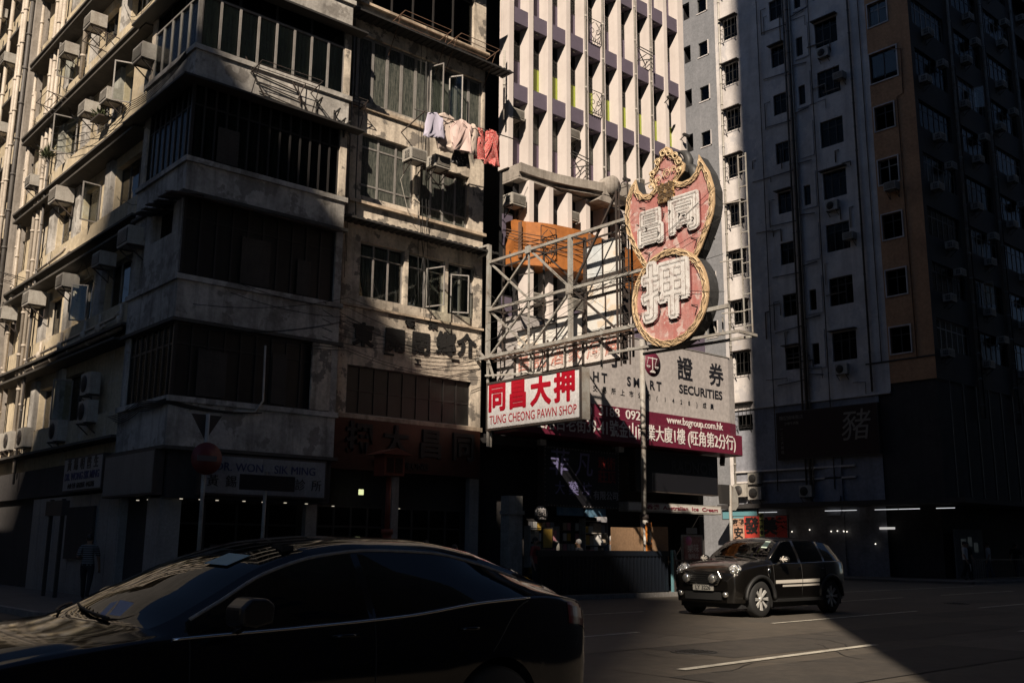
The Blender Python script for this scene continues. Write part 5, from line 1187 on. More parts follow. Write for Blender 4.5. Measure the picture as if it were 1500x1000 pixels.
textfit(sg, '香港  Australian  Ice  Cream', 'Y', 24.44, 28.0, 32.2, 3.03, .2, pmat('wine_letter', (.22, .02, .04), .5), offset=.003)
# lightwell tv boards and small goods
bluev = weathered('blue_screen_poster', (.05, .16, .28), (.25, .35, .42), .6, 3, bump=0)
tag(place('poster_board', MB().box(23.6, 24.85, 24.55, 24.6, 2.62, 2.92).mesh('poster_board', bluev), None), 'bluish poster board under the left half of the drugstore sign', 'poster')
tag(place('poster_board', MB().box(24.9, 25.9, 24.5, 24.55, 2.6, 2.92).mesh('poster_board', bluev), None), 'bluish poster board under the right half of the drugstore sign', 'poster')
o = empty('round_sign', (22.75, 24.5, 2.6), label='round black sign with white character 藥 left of the drugstore entrance', cat='sign')
place('disc', MB().lathe([(0, 24.42), (.28, 24.42), (.28, 24.5)], 20, (22.75, 0, 2.62), 'y').mesh('disc', dk), o, (0, 0, 0)); text(o, '藥', 'Y', 24.42, 22.75, 2.62, .38, wht, .01, offset=.01)
rnd = random.Random(3)
gcol = [pmat('carton_' + n_, c, .7) for n_, c in (('yellow', (.50, .32, .06)), ('pink', (.55, .25, .28)), ('white', (.55, .54, .52)), ('beige', (.42, .34, .26)), ('grey', (.3, .3, .32)))]
def shelf(x, y, z, w_, label, n=3):
    r = empty('display_shelf', (x, y, z), label=label, cat='shelf')
    for i in range(n + 1): place('shelf_board', MB().box(0, w_, 0, .3, i * .42, i * .42 + .03).mesh('shelf_board', M['steel']), r, (x, y, z))
    [place('shelf_post', MB().box(q_, q_ + .03, 0, .3, 0, n * .42 + .1).mesh('shelf_post', M['steel']), r, (x, y, z)) for q_ in (-.03, w_)]
    for i in range(n):
        a = 0.02; nn = 0
        while a < w_ - .15:
            s_ = rnd.uniform(.1, .22); h_ = rnd.uniform(.16, .36)
            b = place('carton', MB().box(0, s_, 0, .2, 0, h_).mesh('carton', rnd.choice(gcol)), None, (x + a, y + .02, z + i * .42 + .031)); tag(b, f"{b.data.materials[0].name.split('_')[1]} carton, number {nn + 1} from the left on the {('lower', 'middle', 'upper')[i]} board of the {'left' if x < 24 else 'right'} drugstore shelf".replace('number 1 from the left', 'leftmost').replace('number 2', 'second').replace('number 3', 'third').replace('number 4', 'fourth').replace('number 5', 'fifth').replace('number 6', 'sixth').replace('number 7', 'seventh').replace('number 8', 'eighth').replace('number 9', 'ninth'), 'carton', 'cartons on the drugstore shelves'); nn += 1; a += s_ + .02
shelf(22.7, 24.9, .9, 1.3, 'display shelf of cartons at the left side of the drugstore doorway'); shelf(25.3, 24.9, 1.2, 1.1, 'display shelf of cartons at the right side of the drugstore doorway', 3)
gd = empty('goods_rack', (24.2, 25.0, 0), label='hanging rack of small bright packets inside the drugstore doorway', cat='rack')
place('rack_back', MB().box(22.9, 25.6, 25.3, 25.33, .6, 2.5).mesh('rack_back', M['darkwall']), gd, (0, 0, 0))
for i in range(13):
    for j in range(5):
        if rnd.random() < .75: place('packet', cached(('pk', (i * 3 + j) % 5), lambda: MB().box(0, .15, 0, .04, 0, .26).mesh('packet', gcol[(i * 3 + j) % 5])), gd, (22.95 + i * .2, 25.24, .7 + j * .36))
sg = box_sign('hanging_poster', 'yellow and pink hanging poster at the left of the drugstore doorway', 'Y', 24.6, 22.9, 23.4, 1.5, 2.2, .04, gcol[0], M['dsteel'])
for x, z, s_, m_, lb in ((25.35, 2.5, .16, gcol[4], 'small grey spotlight at the right of the drugstore entrance'), (22.5, 4.95, .14, M['steel'], 'small sign floodlight above the left end of the drugstore sign'), (26.3, 4.98, .14, M['steel'], 'small sign floodlight above the right end of the drugstore sign')):
    tag(place('floodlight', MB().bar((0, .3, .1), (0, 0, .05), .03).box(-s_, s_, -.12, .05, -.08, .1).mesh('floodlight', m_), None, (x, 24.2, z)), lb, 'lamp')

# construction hoarding
navy = weathered('dark_blue_hoarding_paint', (.007, .011, .019), (.005, .006, .01), .5, 1.5, rough=.5)
ho = empty('hoarding', (24, 22.35, 0), label='dark blue hoarding round the roadworks below the plywood boards', cat='hoarding')
pn_ = MB().box(0, .97, 0, .04, .14, 1.30).mesh('hoarding_panel', navy)
for i in range(6): place('hoarding_panel', pn_, ho, (20.75 + i, 22.42, 0))
place('top_rail', MB().box(20.7, 26.75, 22.38, 22.48, 1.30, 1.47).mesh('top_rail', navy), ho, (0, 0, 0))
for i in range(34): place('slat', cached('slat', lambda: MB().bar((0, 0, .16), (0, 0, 1.28), .03).mesh('slat', navy)), ho, (20.85 + i * .175, 22.36, 0))
tag(place('post', MB().bar((0, 0, .12), (0, 0, 1.5), .07).mesh('post', pmat('pale_teal_paint', (.12, .25, .28), .5)), None, (26.8, 22.3, 0)), 'pale teal steel post at the right end of the blue hoarding', 'post')
ply = weathered('raw_plywood', (.34, .21, .12), (.22, .13, .07), .5, 1.2, rough=.8, streak=.3, bump=.05)
pl_ = empty('plywood_screen', (25.5, 22.7, 1.45), label='two raw plywood boards standing above the hoarding round the pole base', cat='board')
place('board', MB().box(24.2, 25.30, 22.66, 22.68, 1.0, 2.22).mesh('board', ply), pl_, (0, 0, 0)); place('board', MB().box(25.32, 25.75, 22.65, 22.67, 1.0, 2.24).mesh('board', ply), pl_, (0, 0, 0)); place('board', MB().box(26.15, 27.05, 22.66, 22.68, 1.0, 2.28).mesh('board', ply), pl_, (0, 0, 0))
# tall pole with orange banner
po = empty('street_pole', (26.05, 22.85, 0), label='tall slim grey pole rising in front of the brokerage sign', cat='pole')
place('shaft', MB().tube([(26.05, 22.85, .1), (26.05, 22.85, 2.6)], .14, 12).tube([(26.05, 22.85, 2.6), (26.1, 22.85, 8.75)], .095, 12).tube([(26.05, 22.85, 5.6), (26.05, 22.85, 5.75)], .12, 12).mesh('shaft', M['steel']), po, (0, 0, 0))
place('collar', MB().tube([(26.05, 22.85, 2.5), (26.05, 22.85, 2.68)], .16, 12).tube([(26.08, 22.85, 4.9), (26.08, 22.85, 5.0)], .115, 12).mesh('collar', M['dsteel']), po, (0, 0, 0))
orb = pmat('orange_banner_cloth', (.66, .22, .035), .8)
ob_ = empty('vertical_banner', (25.9, 22.6, 1.4), label='narrow orange banner with black characters tied to the pole in front of the plywood', cat='banner')
mb = MB()
for i in range(8): mb.face([(25.82 + .01 * math.sin(i), 22.60 + .015 * math.sin(i * 1.3), 1.45 + i * .12), (26.12 + .01 * math.sin(i), 22.60 + .015 * math.cos(i * 1.1), 1.45 + i * .12), (26.12 + .01 * math.sin(i + 1), 22.60 + .015 * math.cos((i + 1) * 1.1), 1.57 + i * .12), (25.82 + .01 * math.sin(i + 1), 22.60 + .015 * math.sin((i + 1) * 1.3), 1.57 + i * .12)], True)
place('cloth', mb.mesh('cloth', orb), ob_, (0, 0, 0))
for i, c in enumerate('以買賣藥'): text(ob_, c, 'Y', 22.57, 25.97, 2.28 - i * .225, .25, blk, .006, .003, offset=.008)
# poster stand and railing
pst = empty('poster_stand', (29.3, 23.4, 0), label='upright advertising stand with a pink and brown poster between the hoarding and the small car', cat='stand')
place('frame', MB().box(28.75, 29.95, 23.45, 23.5, .2, 2.05).bar((28.85, 23.5, .12), (28.85, 23.9, 1.5), .05).bar((29.85, 23.5, .12), (29.85, 23.9, 1.5), .05).mesh('frame', M['steel']), pst, (0, 0, 0))
place('poster', MB().box(28.85, 29.85, 23.42, 23.448, 1.15, 1.98).mesh('poster', weathered('pink_brown_poster', (.28, .10, .10), (.45, .30, .28), .7, 5, bump=0, rough=.4)), pst, (0, 0, 0))
place('poster', MB().box(29.0, 29.6, 23.42, 23.448, 2.08, 2.3).box(28.9, 29.8, 23.42, 23.448, .35, 1.05).mesh('poster', greyp), pst, (0, 0, 0))
place('poster_blob', MB().lathe([(0, 23.41), (.17, 23.41), (.17, 23.42)], 16, (29.1, 0, 1.83), 'y').mesh('poster_blob', pmat('pink_print', (.55, .15, .28), .5)), pst, (0, 0, 0))
text(pst, '樂味', 'Y', 23.42, 29.35, 1.55, .34, wht, .004, .002); text(pst, '咖啡店', 'Y', 23.42, 29.35, 1.27, .2, wht, .004, .002)
tag(place('pillar', MB().box(28.0, 28.35, 24.3, 24.6, .12, 2.0).mesh('pillar', weathered('pale_green_pillar', (.36, .38, .33), (.2, .2, .18), .5, 2)), None), 'pale green square pillar behind the end of the hoarding', 'pillar')
rl = empty('railing', (29.5, 22.3, 0), label='dark pavement railing running right from the hoarding behind the small car', cat='railing')
mb = MB()
for z in (.25, 1.15): place('rail', MB().bar((26.9, 22.3, z), (35.2, 22.3, z), .05).mesh('rail', M['dsteel']), rl, (0, 0, 0))
bt = cached('bal', lambda: MB().bar((0, 0, .25), (0, 0, 1.15), .022).mesh('baluster', M['dsteel']))
for i in range(55): place('baluster', bt, rl, (26.95 + i * .15, 22.3, 0))
for i in range(6): place('post', cached('rp', lambda: MB().bar((0, 0, .1), (0, 0, 1.22), .07).mesh('post', M['dsteel'])), rl, (26.9 + i * 1.65, 22.3, 0))
rl = empty('railing', (60, 22.3, 0), label='dark pavement railing along the kerb in front of the tall block at right', cat='railing')
for z in (.25, 1.15): place('rail', MB().bar((49.5, 22.4, z), (80, 22.4, z), .05).mesh('rail', M['dsteel']), rl, (0, 0, 0))
for i in range(120): place('baluster', bt, rl, (49.6 + i * .25, 22.4, 0))
# back of a traffic sign on a pole
o = empty('traffic_sign', (30.3, 22.45, 0), label='grey backed traffic sign on a thin pole just left of the small car', cat='traffic sign')
place('pole', MB().tube([(30.35, 22.45, .1), (30.35, 22.45, 3.85)], .065, 8).mesh('pole', M['steel']), o, (0, 0, 0))
mb = MB(); mb.prism([(30.35, 2.95), (30.75, 2.95), (30.92, 3.12), (30.92, 3.5), (30.75, 3.78), (30.5, 3.86), (30.35, 3.86)], 22.51, 22.54, 'y'); place('sign_plate', mb.mesh('sign_plate', M['steel']), o, (0, 0, 0))
mb = MB(); mb.prism([(29.82, 3.15), (30.25, 3.15), (30.28, 3.85), (29.75, 3.85)], 22.40, 22.55, 'y'); place('shaded_plate', mb.mesh('shaded_plate', M['ironblack']), o, (0, 0, 0))  # black stands in for shade on this half of the sign

# left junction posts
o = empty('no_entry_sign', (10.1, 22.5, 0), label='dark red no entry disc on a grey post with an inverted triangle above it', cat='traffic sign')
place('post', MB().tube([(10.1, 22.5, .1), (10.1, 22.5, 4.6)], .05, 8).mesh('post', M['steel']), o, (0, 0, 0))
place('disc', MB().lathe([(0, 22.40), (.38, 22.40), (.38, 22.43)], 28, (10.1, 0, 3.53), 'y').mesh('disc', pmat('dull_red_reflective', (.12, .012, .012), .5)), o, (0, 0, 0))
place('white_bar', MB().box(9.86, 10.34, 22.385, 22.398, 3.47, 3.60).mesh('white_bar', pmat('dull_white_reflective', (.12, .10, .10), .5)), o, (0, 0, 0))
mb = MB(); mb.prism([(9.72, 4.58), (10.1, 3.96), (10.48, 4.58)], 22.56, 22.58, 'y'); place('triangle_plate', mb.mesh('triangle_plate', M['dsteel']), o, (0, 0, 0))
o = empty('street_name_sign', (11.7, 22.5, 0), label='black street name plate on a thin post beside the no entry sign', cat='street sign')
place('post', MB().tube([(11.7, 22.5, .1), (11.7, 22.5, 3.6)], .045, 8).mesh('post', M['steel']), o, (0, 0, 0)); place('name_plate', MB().box(10.98, 12.45, 22.40, 22.44, 2.85, 3.22).mesh('name_plate', dk), o, (0, 0, 0))
place('small_plate', MB().box(11.58, 11.82, 22.42, 22.45, 3.3, 3.62).mesh('small_plate', paper), o, (0, 0, 0))
orr = weathered('faded_orange_red_paint', (.22, .045, .02), (.12, .03, .015), .5, 3, rough=.6)
o = empty('temple_lamp_post', (15.53, 22.8, 0), label='orange red post carrying a small roofed lantern box, just left of the pawn shop board', cat='post')
place('post', MB().tube([(15.53, 22.8, .1), (15.53, 22.8, 1.9)], .13, 10).tube([(15.53, 22.8, 1.9), (15.53, 22.8, 3.4)], .075, 10).tube([(15.53, 22.8, 1.86), (15.53, 22.8, 2.0)], .17, 10).mesh('post', orr), o, (0, 0, 0))
place('box', MB().box(15.2, 15.87, 22.55, 23.05, 3.42, 3.98).mesh('box', orr), o, (0, 0, 0)); place('roof', MB().prism([(15.0, 3.98), (16.05, 3.98), (15.85, 4.06), (15.53, 4.16), (15.2, 4.06)], 22.4, 23.2, 'y').mesh('roof', orr), o, (0, 0, 0))
place('box_panel', MB().box(15.28, 15.5, 22.535, 22.548, 3.5, 3.9).box(15.56, 15.8, 22.535, 22.548, 3.5, 3.9).mesh('box_panel', M['bronze']), o, (0, 0, 0))
tag(place('shop_lamp', MB().box(-.07, .07, -.03, .03, -.08, .08).mesh('shop_lamp', pmat('yellowish_lamp', (.8, .8, .5), .5, emit=(.85, .9, .45), estr=.7)), None, (16.2, 25.2, 3.1)), 'small yellow green lit lamp inside the dark pawn shop front', 'lamp')
for k, (x, y) in enumerate(((9.0, 28.9), (9.0, 29.9))):
    tag(place('post', MB().bar((0, 0, .1), (0, 0, 2.75), .09).mesh('post', M['ironblack']), None, (x, y, 0)), ('right' if k == 0 else 'left') + ' black post of the pair before the white tiled wall', 'post')
tag(place('notice_box', MB().box(8.9, 9.1, 28.7, 30.1, 2.3, 2.7).mesh('notice_box', M['dsteel']), None), 'dark box carried by the two black posts', 'box')

# ================================================================== PEOPLE
skin = pmat('skin', (.30, .18, .12), .6); hairm = pmat('black_hair', (.015, .013, .012), .5)
def striped(name, a, b, sc=18):
    mt = bpy.data.materials.new(name); mt.use_nodes = True; n = mt.node_tree.nodes; l = mt.node_tree.links
    tc = n.new('ShaderNodeTexCoord'); s_ = n.new('ShaderNodeSeparateXYZ'); l.new(tc.outputs['Object'], s_.inputs[0])
    x = n.new('ShaderNodeMath'); x.operation = 'MULTIPLY'; x.inputs[1].default_value = sc; l.new(s_.outputs[2], x.inputs[0]); y = n.new('ShaderNodeMath'); y.operation = 'FRACT'; l.new(x.outputs[0], y.inputs[0])
    z = n.new('ShaderNodeMath'); z.operation = 'GREATER_THAN'; z.inputs[1].default_value = .5; l.new(y.outputs[0], z.inputs[0]); mx = n.new('ShaderNodeMix'); mx.data_type = 'RGBA'; l.new(z.outputs[0], mx.inputs[0]); mx.inputs[6].default_value = (*a, 1); mx.inputs[7].default_value = (*b, 1)
    l.new(mx.outputs[2], n['Principled BSDF'].inputs['Base Color']); n['Principled BSDF'].inputs['Roughness'].default_value = .9; return mt
def person(x, y, rz, label, h=1.7, top=None, bottom=None, stride=.0, arm=.0, hold=None, cap=None, lean=0.0):
    """figure facing local -y; x right"""
    k = h / 1.7; st = stride
    V = {}; E = []
    def add(n, p, r, par=None):
        V[n] = (Vector(p) * k, r * k)
        if par: E.append((par, n))
    add('pelvis', (0, 0, .95), .15); add('waist', (0, -.01 + lean * .3, 1.08), .135, 'pelvis'); add('chest', (0, lean * .8, 1.28), .16, 'waist'); add('collar', (0, lean, 1.42), .10, 'chest')
    add('neck', (0, lean, 1.48), .055, 'collar'); add('head0', (0, lean - .01, 1.55), .08, 'neck'); add('head1', (0, lean - .02, 1.62), .10, 'head0'); add('head2', (0, lean - .01, 1.68), .07, 'head1')
    for s_, sg_ in ((-1, 'L'), (1, 'R')):
        f = st * s_
        add('hip' + sg_, (.10 * s_, 0, .88), .095, 'pelvis'); add('knee' + sg_, (.11 * s_, -.5 * f - .03, .50), .062, 'hip' + sg_); add('ankle' + sg_, (.11 * s_, -.85 * f + (.1 if f < 0 else 0), .10 if f >= 0 else .14), .042, 'knee' + sg_); add('toe' + sg_, (.12 * s_, -.85 * f - .14, .045), .038, 'ankle' + sg_)
        add('sh' + sg_, (.19 * s_, lean, 1.39), .065, 'collar'); add('el' + sg_, (.25 * s_, lean + .35 * f + .02, 1.12), .045, 'sh' + sg_)
        if arm and s_ > 0: add('wr' + sg_, (.22 * s_, lean - .25, 1.12), .032, 'el' + sg_); add('ha' + sg_, (.2 * s_, lean - .33, 1.15), .034, 'wr' + sg_)
        else: add('wr' + sg_, (.27 * s_, lean + .35 * f - .08, .88), .032, 'el' + sg_); add('ha' + sg_, (.27 * s_, lean + .35 * f - .12, .79), .034, 'wr' + sg_)
    names = list(V); me = bpy.data.meshes.new('person'); me.from_pydata([V[n][0] for n in names], [(names.index(a), names.index(b)) for a, b in E], [])
    o = bpy.data.objects.new('tmp', me); COL.objects.link(o)
    o.modifiers.new('skin', 'SKIN'); ss = o.modifiers.new('sub', 'SUBSURF'); ss.levels = 2; ss.render_levels = 2
    if not me.skin_vertices: 
        me.attributes.new('skin', 'FLOAT', 'POINT') if False else None
    return o, V, names, k
def finish_person(o, V, names, k, x, y, rz, label, top, bottom, cap, hold):
    bpy.context.view_layer.objects.active = o
    for i, n in enumerate(names):
        r = V[n][1]; o.data.skin_vertices[0].data[i].radius = (r, r * (.72 if n in ('chest', 'waist', 'pelvis') else 1)); o.data.skin_vertices[0].data[i].use_root = (n == 'pelvis')
    dg = bpy.context.evaluated_depsgraph_get(); dg.update(); me = bpy.data.meshes.new_from_object(o.evaluated_get(dg)); bpy.data.objects.remove(o)
    me.name = 'person'; me.materials.clear(); me.materials.append(skin)
    for p in me.polygons: p.use_smooth = True
    # toes up from below ground
    r = bpy.data.objects.new('person', me); COL.objects.link(r); r.location = (x, y, .125); r.rotation_euler = (0, 0, rz); r['label'] = label; r['category'] = 'person'
    def shell(name, cond, mat, d):
        bm = bmesh.new(); bm.from_mesh(me); bm.normal_update()
        bmesh.ops.delete(bm, geom=[f for f in bm.faces if not cond(f.calc_center_median() / k)], context='FACES')
        for v in bm.verts: v.co += v.normal * d
        m2 = bpy.data.meshes.new(name); bm.to_mesh(m2); bm.free(); m2.materials.append(mat); sub(name, m2, r)
    shell('shirt', lambda c: .93 < c.z < 1.46 and not (abs(c.x) > .16 and c.z < 1.16 and abs(c.x) > .2), top, .014)
    shell('trousers', lambda c: .09 < c.z < .98 and abs(c.x) < .215, bottom, .011)
    shell('shoes', lambda c: c.z < .085, hairm, .012)
    mb = MB(); hz = V['head1'][0]
    mb.sphere((hz.x, hz.y + .022, hz.z + .03), .107 * k, 12, (.92, .98, 1.0)); sub('hair', mb.mesh('hair', cap or hairm), r)
    mb = MB(); mb.sphere((hz.x, hz.y - .105 * k, hz.z - .01), .018 * k, 6, (1, 1.2, 1.4)); mb.sphere((hz.x - .1 * k, hz.y, hz.z - .01), .022 * k, 6, (.5, 1, 1.4)); mb.sphere((hz.x + .1 * k, hz.y, hz.z - .01), .022 * k, 6, (.5, 1, 1.4)); sub('face_features', mb.mesh('face_features', skin), r)
    mb = MB()
    for s_ in ('L', 'R'):
        p = V['ha' + s_][0]
        for i in range(4): mb.tube([p + Vector((-.022 + i * .014, 0, 0)) * k, p + Vector((-.024 + i * .016, -.01, -.05)) * k, p + Vector((-.022 + i * .015, -.03, -.085 + .008 * abs(i - 1.5))) * k], .008, 5)
        mb.tube([p, p + Vector((.03 if s_ == 'L' else -.03, -.03, -.03)) * k], .009, 5)
    sub('fingers', mb.mesh('fingers', skin), r)
    if hold: hold(r, V, k)
    return r
def make_person(x, y, rz, label, h, top, bottom, stride=0, arm=0, cap=None, hold=None, lean=0.0):
    k = h / 1.7
    o, V, names, k = person(x, y, rz, label, h, stride=stride, arm=arm, lean=lean)
    if not o.data.skin_vertices:
        bpy.context.view_layer.objects.active = o
        o.modifiers.clear(); bm = bmesh.new(); bm.from_mesh(o.data); bm.verts.layers.skin.verify(); bm.to_mesh(o.data); bm.free()
        o.modifiers.new('skin', 'SKIN'); ss = o.modifiers.new('sub', 'SUBSURF'); ss.levels = 2; ss.render_levels = 2
    return finish_person(o, V, names, k, x, y, rz, label, top, bottom, cap, hold)
cl = {n: pmat('cloth_' + n, c, .9) for n, c in dict(black=(.02, .02, .022), navy=(.03, .035, .06), lilac=(.42, .38, .55), white=(.50, .49, .48), grey=(.12, .12, .13), red=(.3, .05, .04), olive=(.1, .1, .06), denim=(.05, .07, .12)).items()}
def bag(r, V, k):
    p = V['haR'][0]; sub('carrier_bag', MB().box(-.14, .14, -.05, .05, -.42, -.08).tube([(-.08, 0, -.08), (0, 0, .02), (.08, 0, -.08)], .006, 4).mesh('carrier_bag', cl['white']), r, tuple(p))
make_person(9.3, 27.45, R(150), 'person in a dark striped top walking past the white tiled wall at left', 1.62, striped('striped_jersey', (.02, .02, .025), (.22, .22, .22)), cl['black'], .28, 1)
make_person(25.2, 23.6, R(170), 'person in a pale cap and dark jacket behind the hoarding near the drugstore door', 1.78, cl['grey'], cl['black'], 0, 0, cap=pmat('pale_cap', (.42, .40, .38), .8))
make_person(23.75, 23.7, R(200), 'person with pale hair and a patterned jacket behind the middle of the hoarding', 1.66, cl['grey'], cl['black'], 0, 0, cap=pmat('grey_hair', (.35, .34, .33), .8))
make_person(26.3, 24.0, R(95), 'dark haired person at the right shelf half hidden by the plywood', 1.80, cl['black'], cl['black'], 0, 0)
make_person(17.3, 23.3, R(-80), 'person in a lilac shirt bending forward behind the roof of the near car', 1.55, cl['lilac'], cl['navy'], .1, 0, lean=-.12)
make_person(18.25, 23.3, R(80), 'person in a pale shirt just right of the one in lilac', 1.45, cl['white'], cl['denim'], .1, 0)
make_person(30.9, 22.9, R(80), 'person in a black top seen behind the bonnet of the small car', 1.70, cl['black'], cl['black'], 0, 0)
make_person(21.9, 23.8, R(20), 'person in a red top in the dark beside the pale column', 1.7, cl['red'], cl['black'], 0, 0)
make_person(51.3, 23.6, R(10), 'person in a black top carrying a white bag on the far pavement', 1.86, cl['white'], cl['black'], .12, 0, hold=bag)
make_person(52.2, 23.9, R(-30), 'person in dark clothes next to the one with the white bag', 1.86, cl['black'], cl['black'], .1, 0)
make_person(54.2, 23.7, R(200), 'person in a pale shirt in front of the grey shutter on the far pavement', 1.86, cl['white'], cl['denim'], .1, 0)
make_person(57.6, 23.7, R(90), 'person in black walking past the ground floor shop at far right', 1.86, cl['black'], cl['navy'], .2, 0)
make_person(62.0, 23.8, R(90), 'person in dark clothes near the right edge of the picture', 1.86, cl['navy'], cl['black'], .2, 0)
tag(place('shutter', MB().box(53.0, 56.3, 24.85, 24.93, .15, 2.7).mesh('shutter', weathered('posted_grey_shutter', (.22, .23, .25), (.12, .12, .13), .5, 2)), None), 'grey roller shutter with pasted notices behind the pedestrians on the right', 'shutter')
o = place('notice', MB().box(53.6, 54.2, 24.82, 24.845, 1.6, 2.2).box(54.4, 54.9, 24.82, 24.845, 1.8, 2.3).box(55.1, 55.6, 24.82, 24.845, 1.5, 2.0).mesh('notice', paper), None); tag(o, 'three pale notices pasted on the grey shutter', 'notice')
# ================================================================== CARS
def crv(pts):
    """smooth interpolation through (x, value) points"""
    xs = [p[0] for p in pts]; ys = [p[1] for p in pts]; n = len(xs)
    d = [(ys[i + 1] - ys[i]) / (xs[i + 1] - xs[i]) for i in range(n - 1)]
    t = [d[0]] + [0 if d[i - 1] * d[i] <= 0 else 2 * d[i - 1] * d[i] / (d[i - 1] + d[i]) for i in range(1, n - 1)] + [d[-1]]
    def f(x):
        if x <= xs[0]: return ys[0]
        if x >= xs[-1]: return ys[-1]
        i = 0
        while x > xs[i + 1]: i += 1
        h = xs[i + 1] - xs[i]; s = (x - xs[i]) / h
        return (2 * s**3 - 3 * s**2 + 1) * ys[i] + (s**3 - 2 * s**2 + s) * h * t[i] + (-2 * s**3 + 3 * s**2) * ys[i + 1] + (s**3 - s**2) * h * t[i + 1]
    return f
def car_body(root, L, zb0, zs, ze, zc, w, we, wheels, RA, sideglass, pillars, wind, rear, paint, glass, n=150, bow=((0, 0), (1, 0))):
    bowf = crv(bow)
    zs, ze, zc, w, we = map(crv, (zs, ze, zc, w, we)); sg0, sg1 = sideglass
    xs = sorted(set([round(L * (.5 - .5 * math.cos(math.pi * i / n)), 4) for i in range(n + 1)] + [a for wx in wheels for a in (round(wx - RA, 4), round(wx + RA, 4))] + list(pillars) + [sg0, sg1, *wind, *rear]))
    def section(x):
        b = zb0
        for wx, wz in zip(wheels, (0.39, 0.39)):
            dx = abs(x - wx)
            if dx < RA: b = max(b, wz + math.sqrt(max(0, RA * RA - dx * dx)))
        W = w(x); S_ = zs(x); E_ = ze(x); C_ = zc(x); O = we(x); hgt = S_ - b; full = S_ - zb0
        def lw(z): # side width profile by height
            t = (z - zb0) / max(.01, full); return W * (.94 + .06 * math.sin(min(1, max(0, t * 1.15)) * math.pi * .62) if t < .55 else 1.0 - .035 * ((t - .55) / .45)**2)
        p = [(lw(b + hgt * t), b + hgt * t) for t in (0, .12, .3, .5, .7, .86, .95)]
        p += [(W * .955, S_)]                                     # 7 shoulder
        p += [(W * .94, S_ + .012)]                               # 8 glass foot
        for t in (.33, .66): p.append((W * .94 + (O - W * .94) * (t ** 1.15), S_ + .012 + (E_ - S_ - .012) * t))
        p += [(O, E_)]                                            # 11 roof edge
        p += [(O * .93, E_ + (C_ - E_) * .42), (O * .78, E_ + (C_ - E_) * .70), (O * .5, E_ + (C_ - E_) * .9), (O * .22, E_ + (C_ - E_) * .985), (0, C_)]
        return p
    section.bow = bowf
    sec = [section(x) for x in xs]; m = len(sec[0])
    body = MB(); gl = {'side_window': MB(), 'windscreen': MB(), 'rear_window': MB()}
    def inpillar(x): return any(abs(x - p) < .035 for p in pillars)
    side = (1, -1)
    ringN = 2 * m - 1
    rows = []
    for x, s_ in zip(xs, sec):
        W_ = max(.05, s_[11][0]); kx = lambda a, jx: x - bowf(x) * (1 - min(1, a / W_) ** 2 if jx >= 11 else 0)
        ring = [(kx(a, jx), -a, b) for jx, (a, b) in enumerate(s_)] + [(kx(s_[jx][0], jx), s_[jx][0], s_[jx][1]) for jx in reversed(range(len(s_) - 1))]; rows.append(ring)
    body.v = [v for r_ in rows for v in r_]
    def add(mb, idx):
        if mb is body: body.f.append(idx); body.m.append(0); body.s.append(True)
        else: mb.face([body.v[i] for i in idx], True)
    glassf = []
    for i in range(len(xs) - 1):
        xm = (xs[i] + xs[i + 1]) / 2
        for j in range(ringN - 1):
            jj = j if j < m - 1 else ringN - 2 - j
            idx = (i * ringN + j, i * ringN + j + 1, (i + 1) * ringN + j + 1, (i + 1) * ringN + j)
            idx = idx[::-1]
            tgt = body
            if 8 <= jj <= 10 and sg0 < xm < sg1 and not inpillar(xm):
                tgt = gl['side_window']
            elif jj >= 12 and wind[0] < xm < wind[1]: tgt = gl['windscreen']
            elif jj >= 12 and rear[0] < xm < rear[1]: tgt = gl['rear_window']
            add(tgt, idx)
    for r_ in (0, len(xs) - 1):
        idx = tuple(r_ * ringN + k for k in range(ringN)); body.f.append(idx if r_ == 0 else idx[::-1]); body.m.append(0); body.s.append(False)
    me = body.mesh('body', paint); bm = bmesh.new(); bm.from_mesh(me); bmesh.ops.recalc_face_normals(bm, faces=bm.faces[:]); bm.to_mesh(me); bm.free()
    b = sub('body', me, root)
    sw = gl.pop('side_window')
    for s_ in (-1, 1):
        g = MB()
        for f in sw.f:
            pts = [sw.v[i] for i in f]
            if sum(p[1] for p in pts) * s_ > 0: g.face(pts, True)
        gl['side_window' + ('' if s_ < 0 else '_')] = g
    for nme, g in gl.items():
        nme = nme.rstrip('_')
        if g.f:
            me = g.mesh(nme, glass); bm = bmesh.new(); bm.from_mesh(me); bmesh.ops.remove_doubles(bm, verts=bm.verts[:], dist=.0005); bm.to_mesh(me); bm.free(); sub(nme, me, root)
    return section, xs
def trim_line(section, xs_, row, r, off=.006, n=40, s_=-1, up=0.0):
    a, b = xs_; pts = []
    for i in range(n + 1):
        x = a + (b - a) * i / n; p = section(x)[row]; pts.append((x, s_ * (p[0] + off), p[1] + up))
    return MB().tube(pts, r, 6)
rubber = pmat('tyre_rubber', (.015, .015, .015), .8); alloy = pmat('alloy_rim', (.62, .61, .58), .35, .35); chrome = pmat('chrome', (.6, .6, .6), .12, 1.0); darkpl = pmat('black_plastic', (.012, .012, .012), .6)
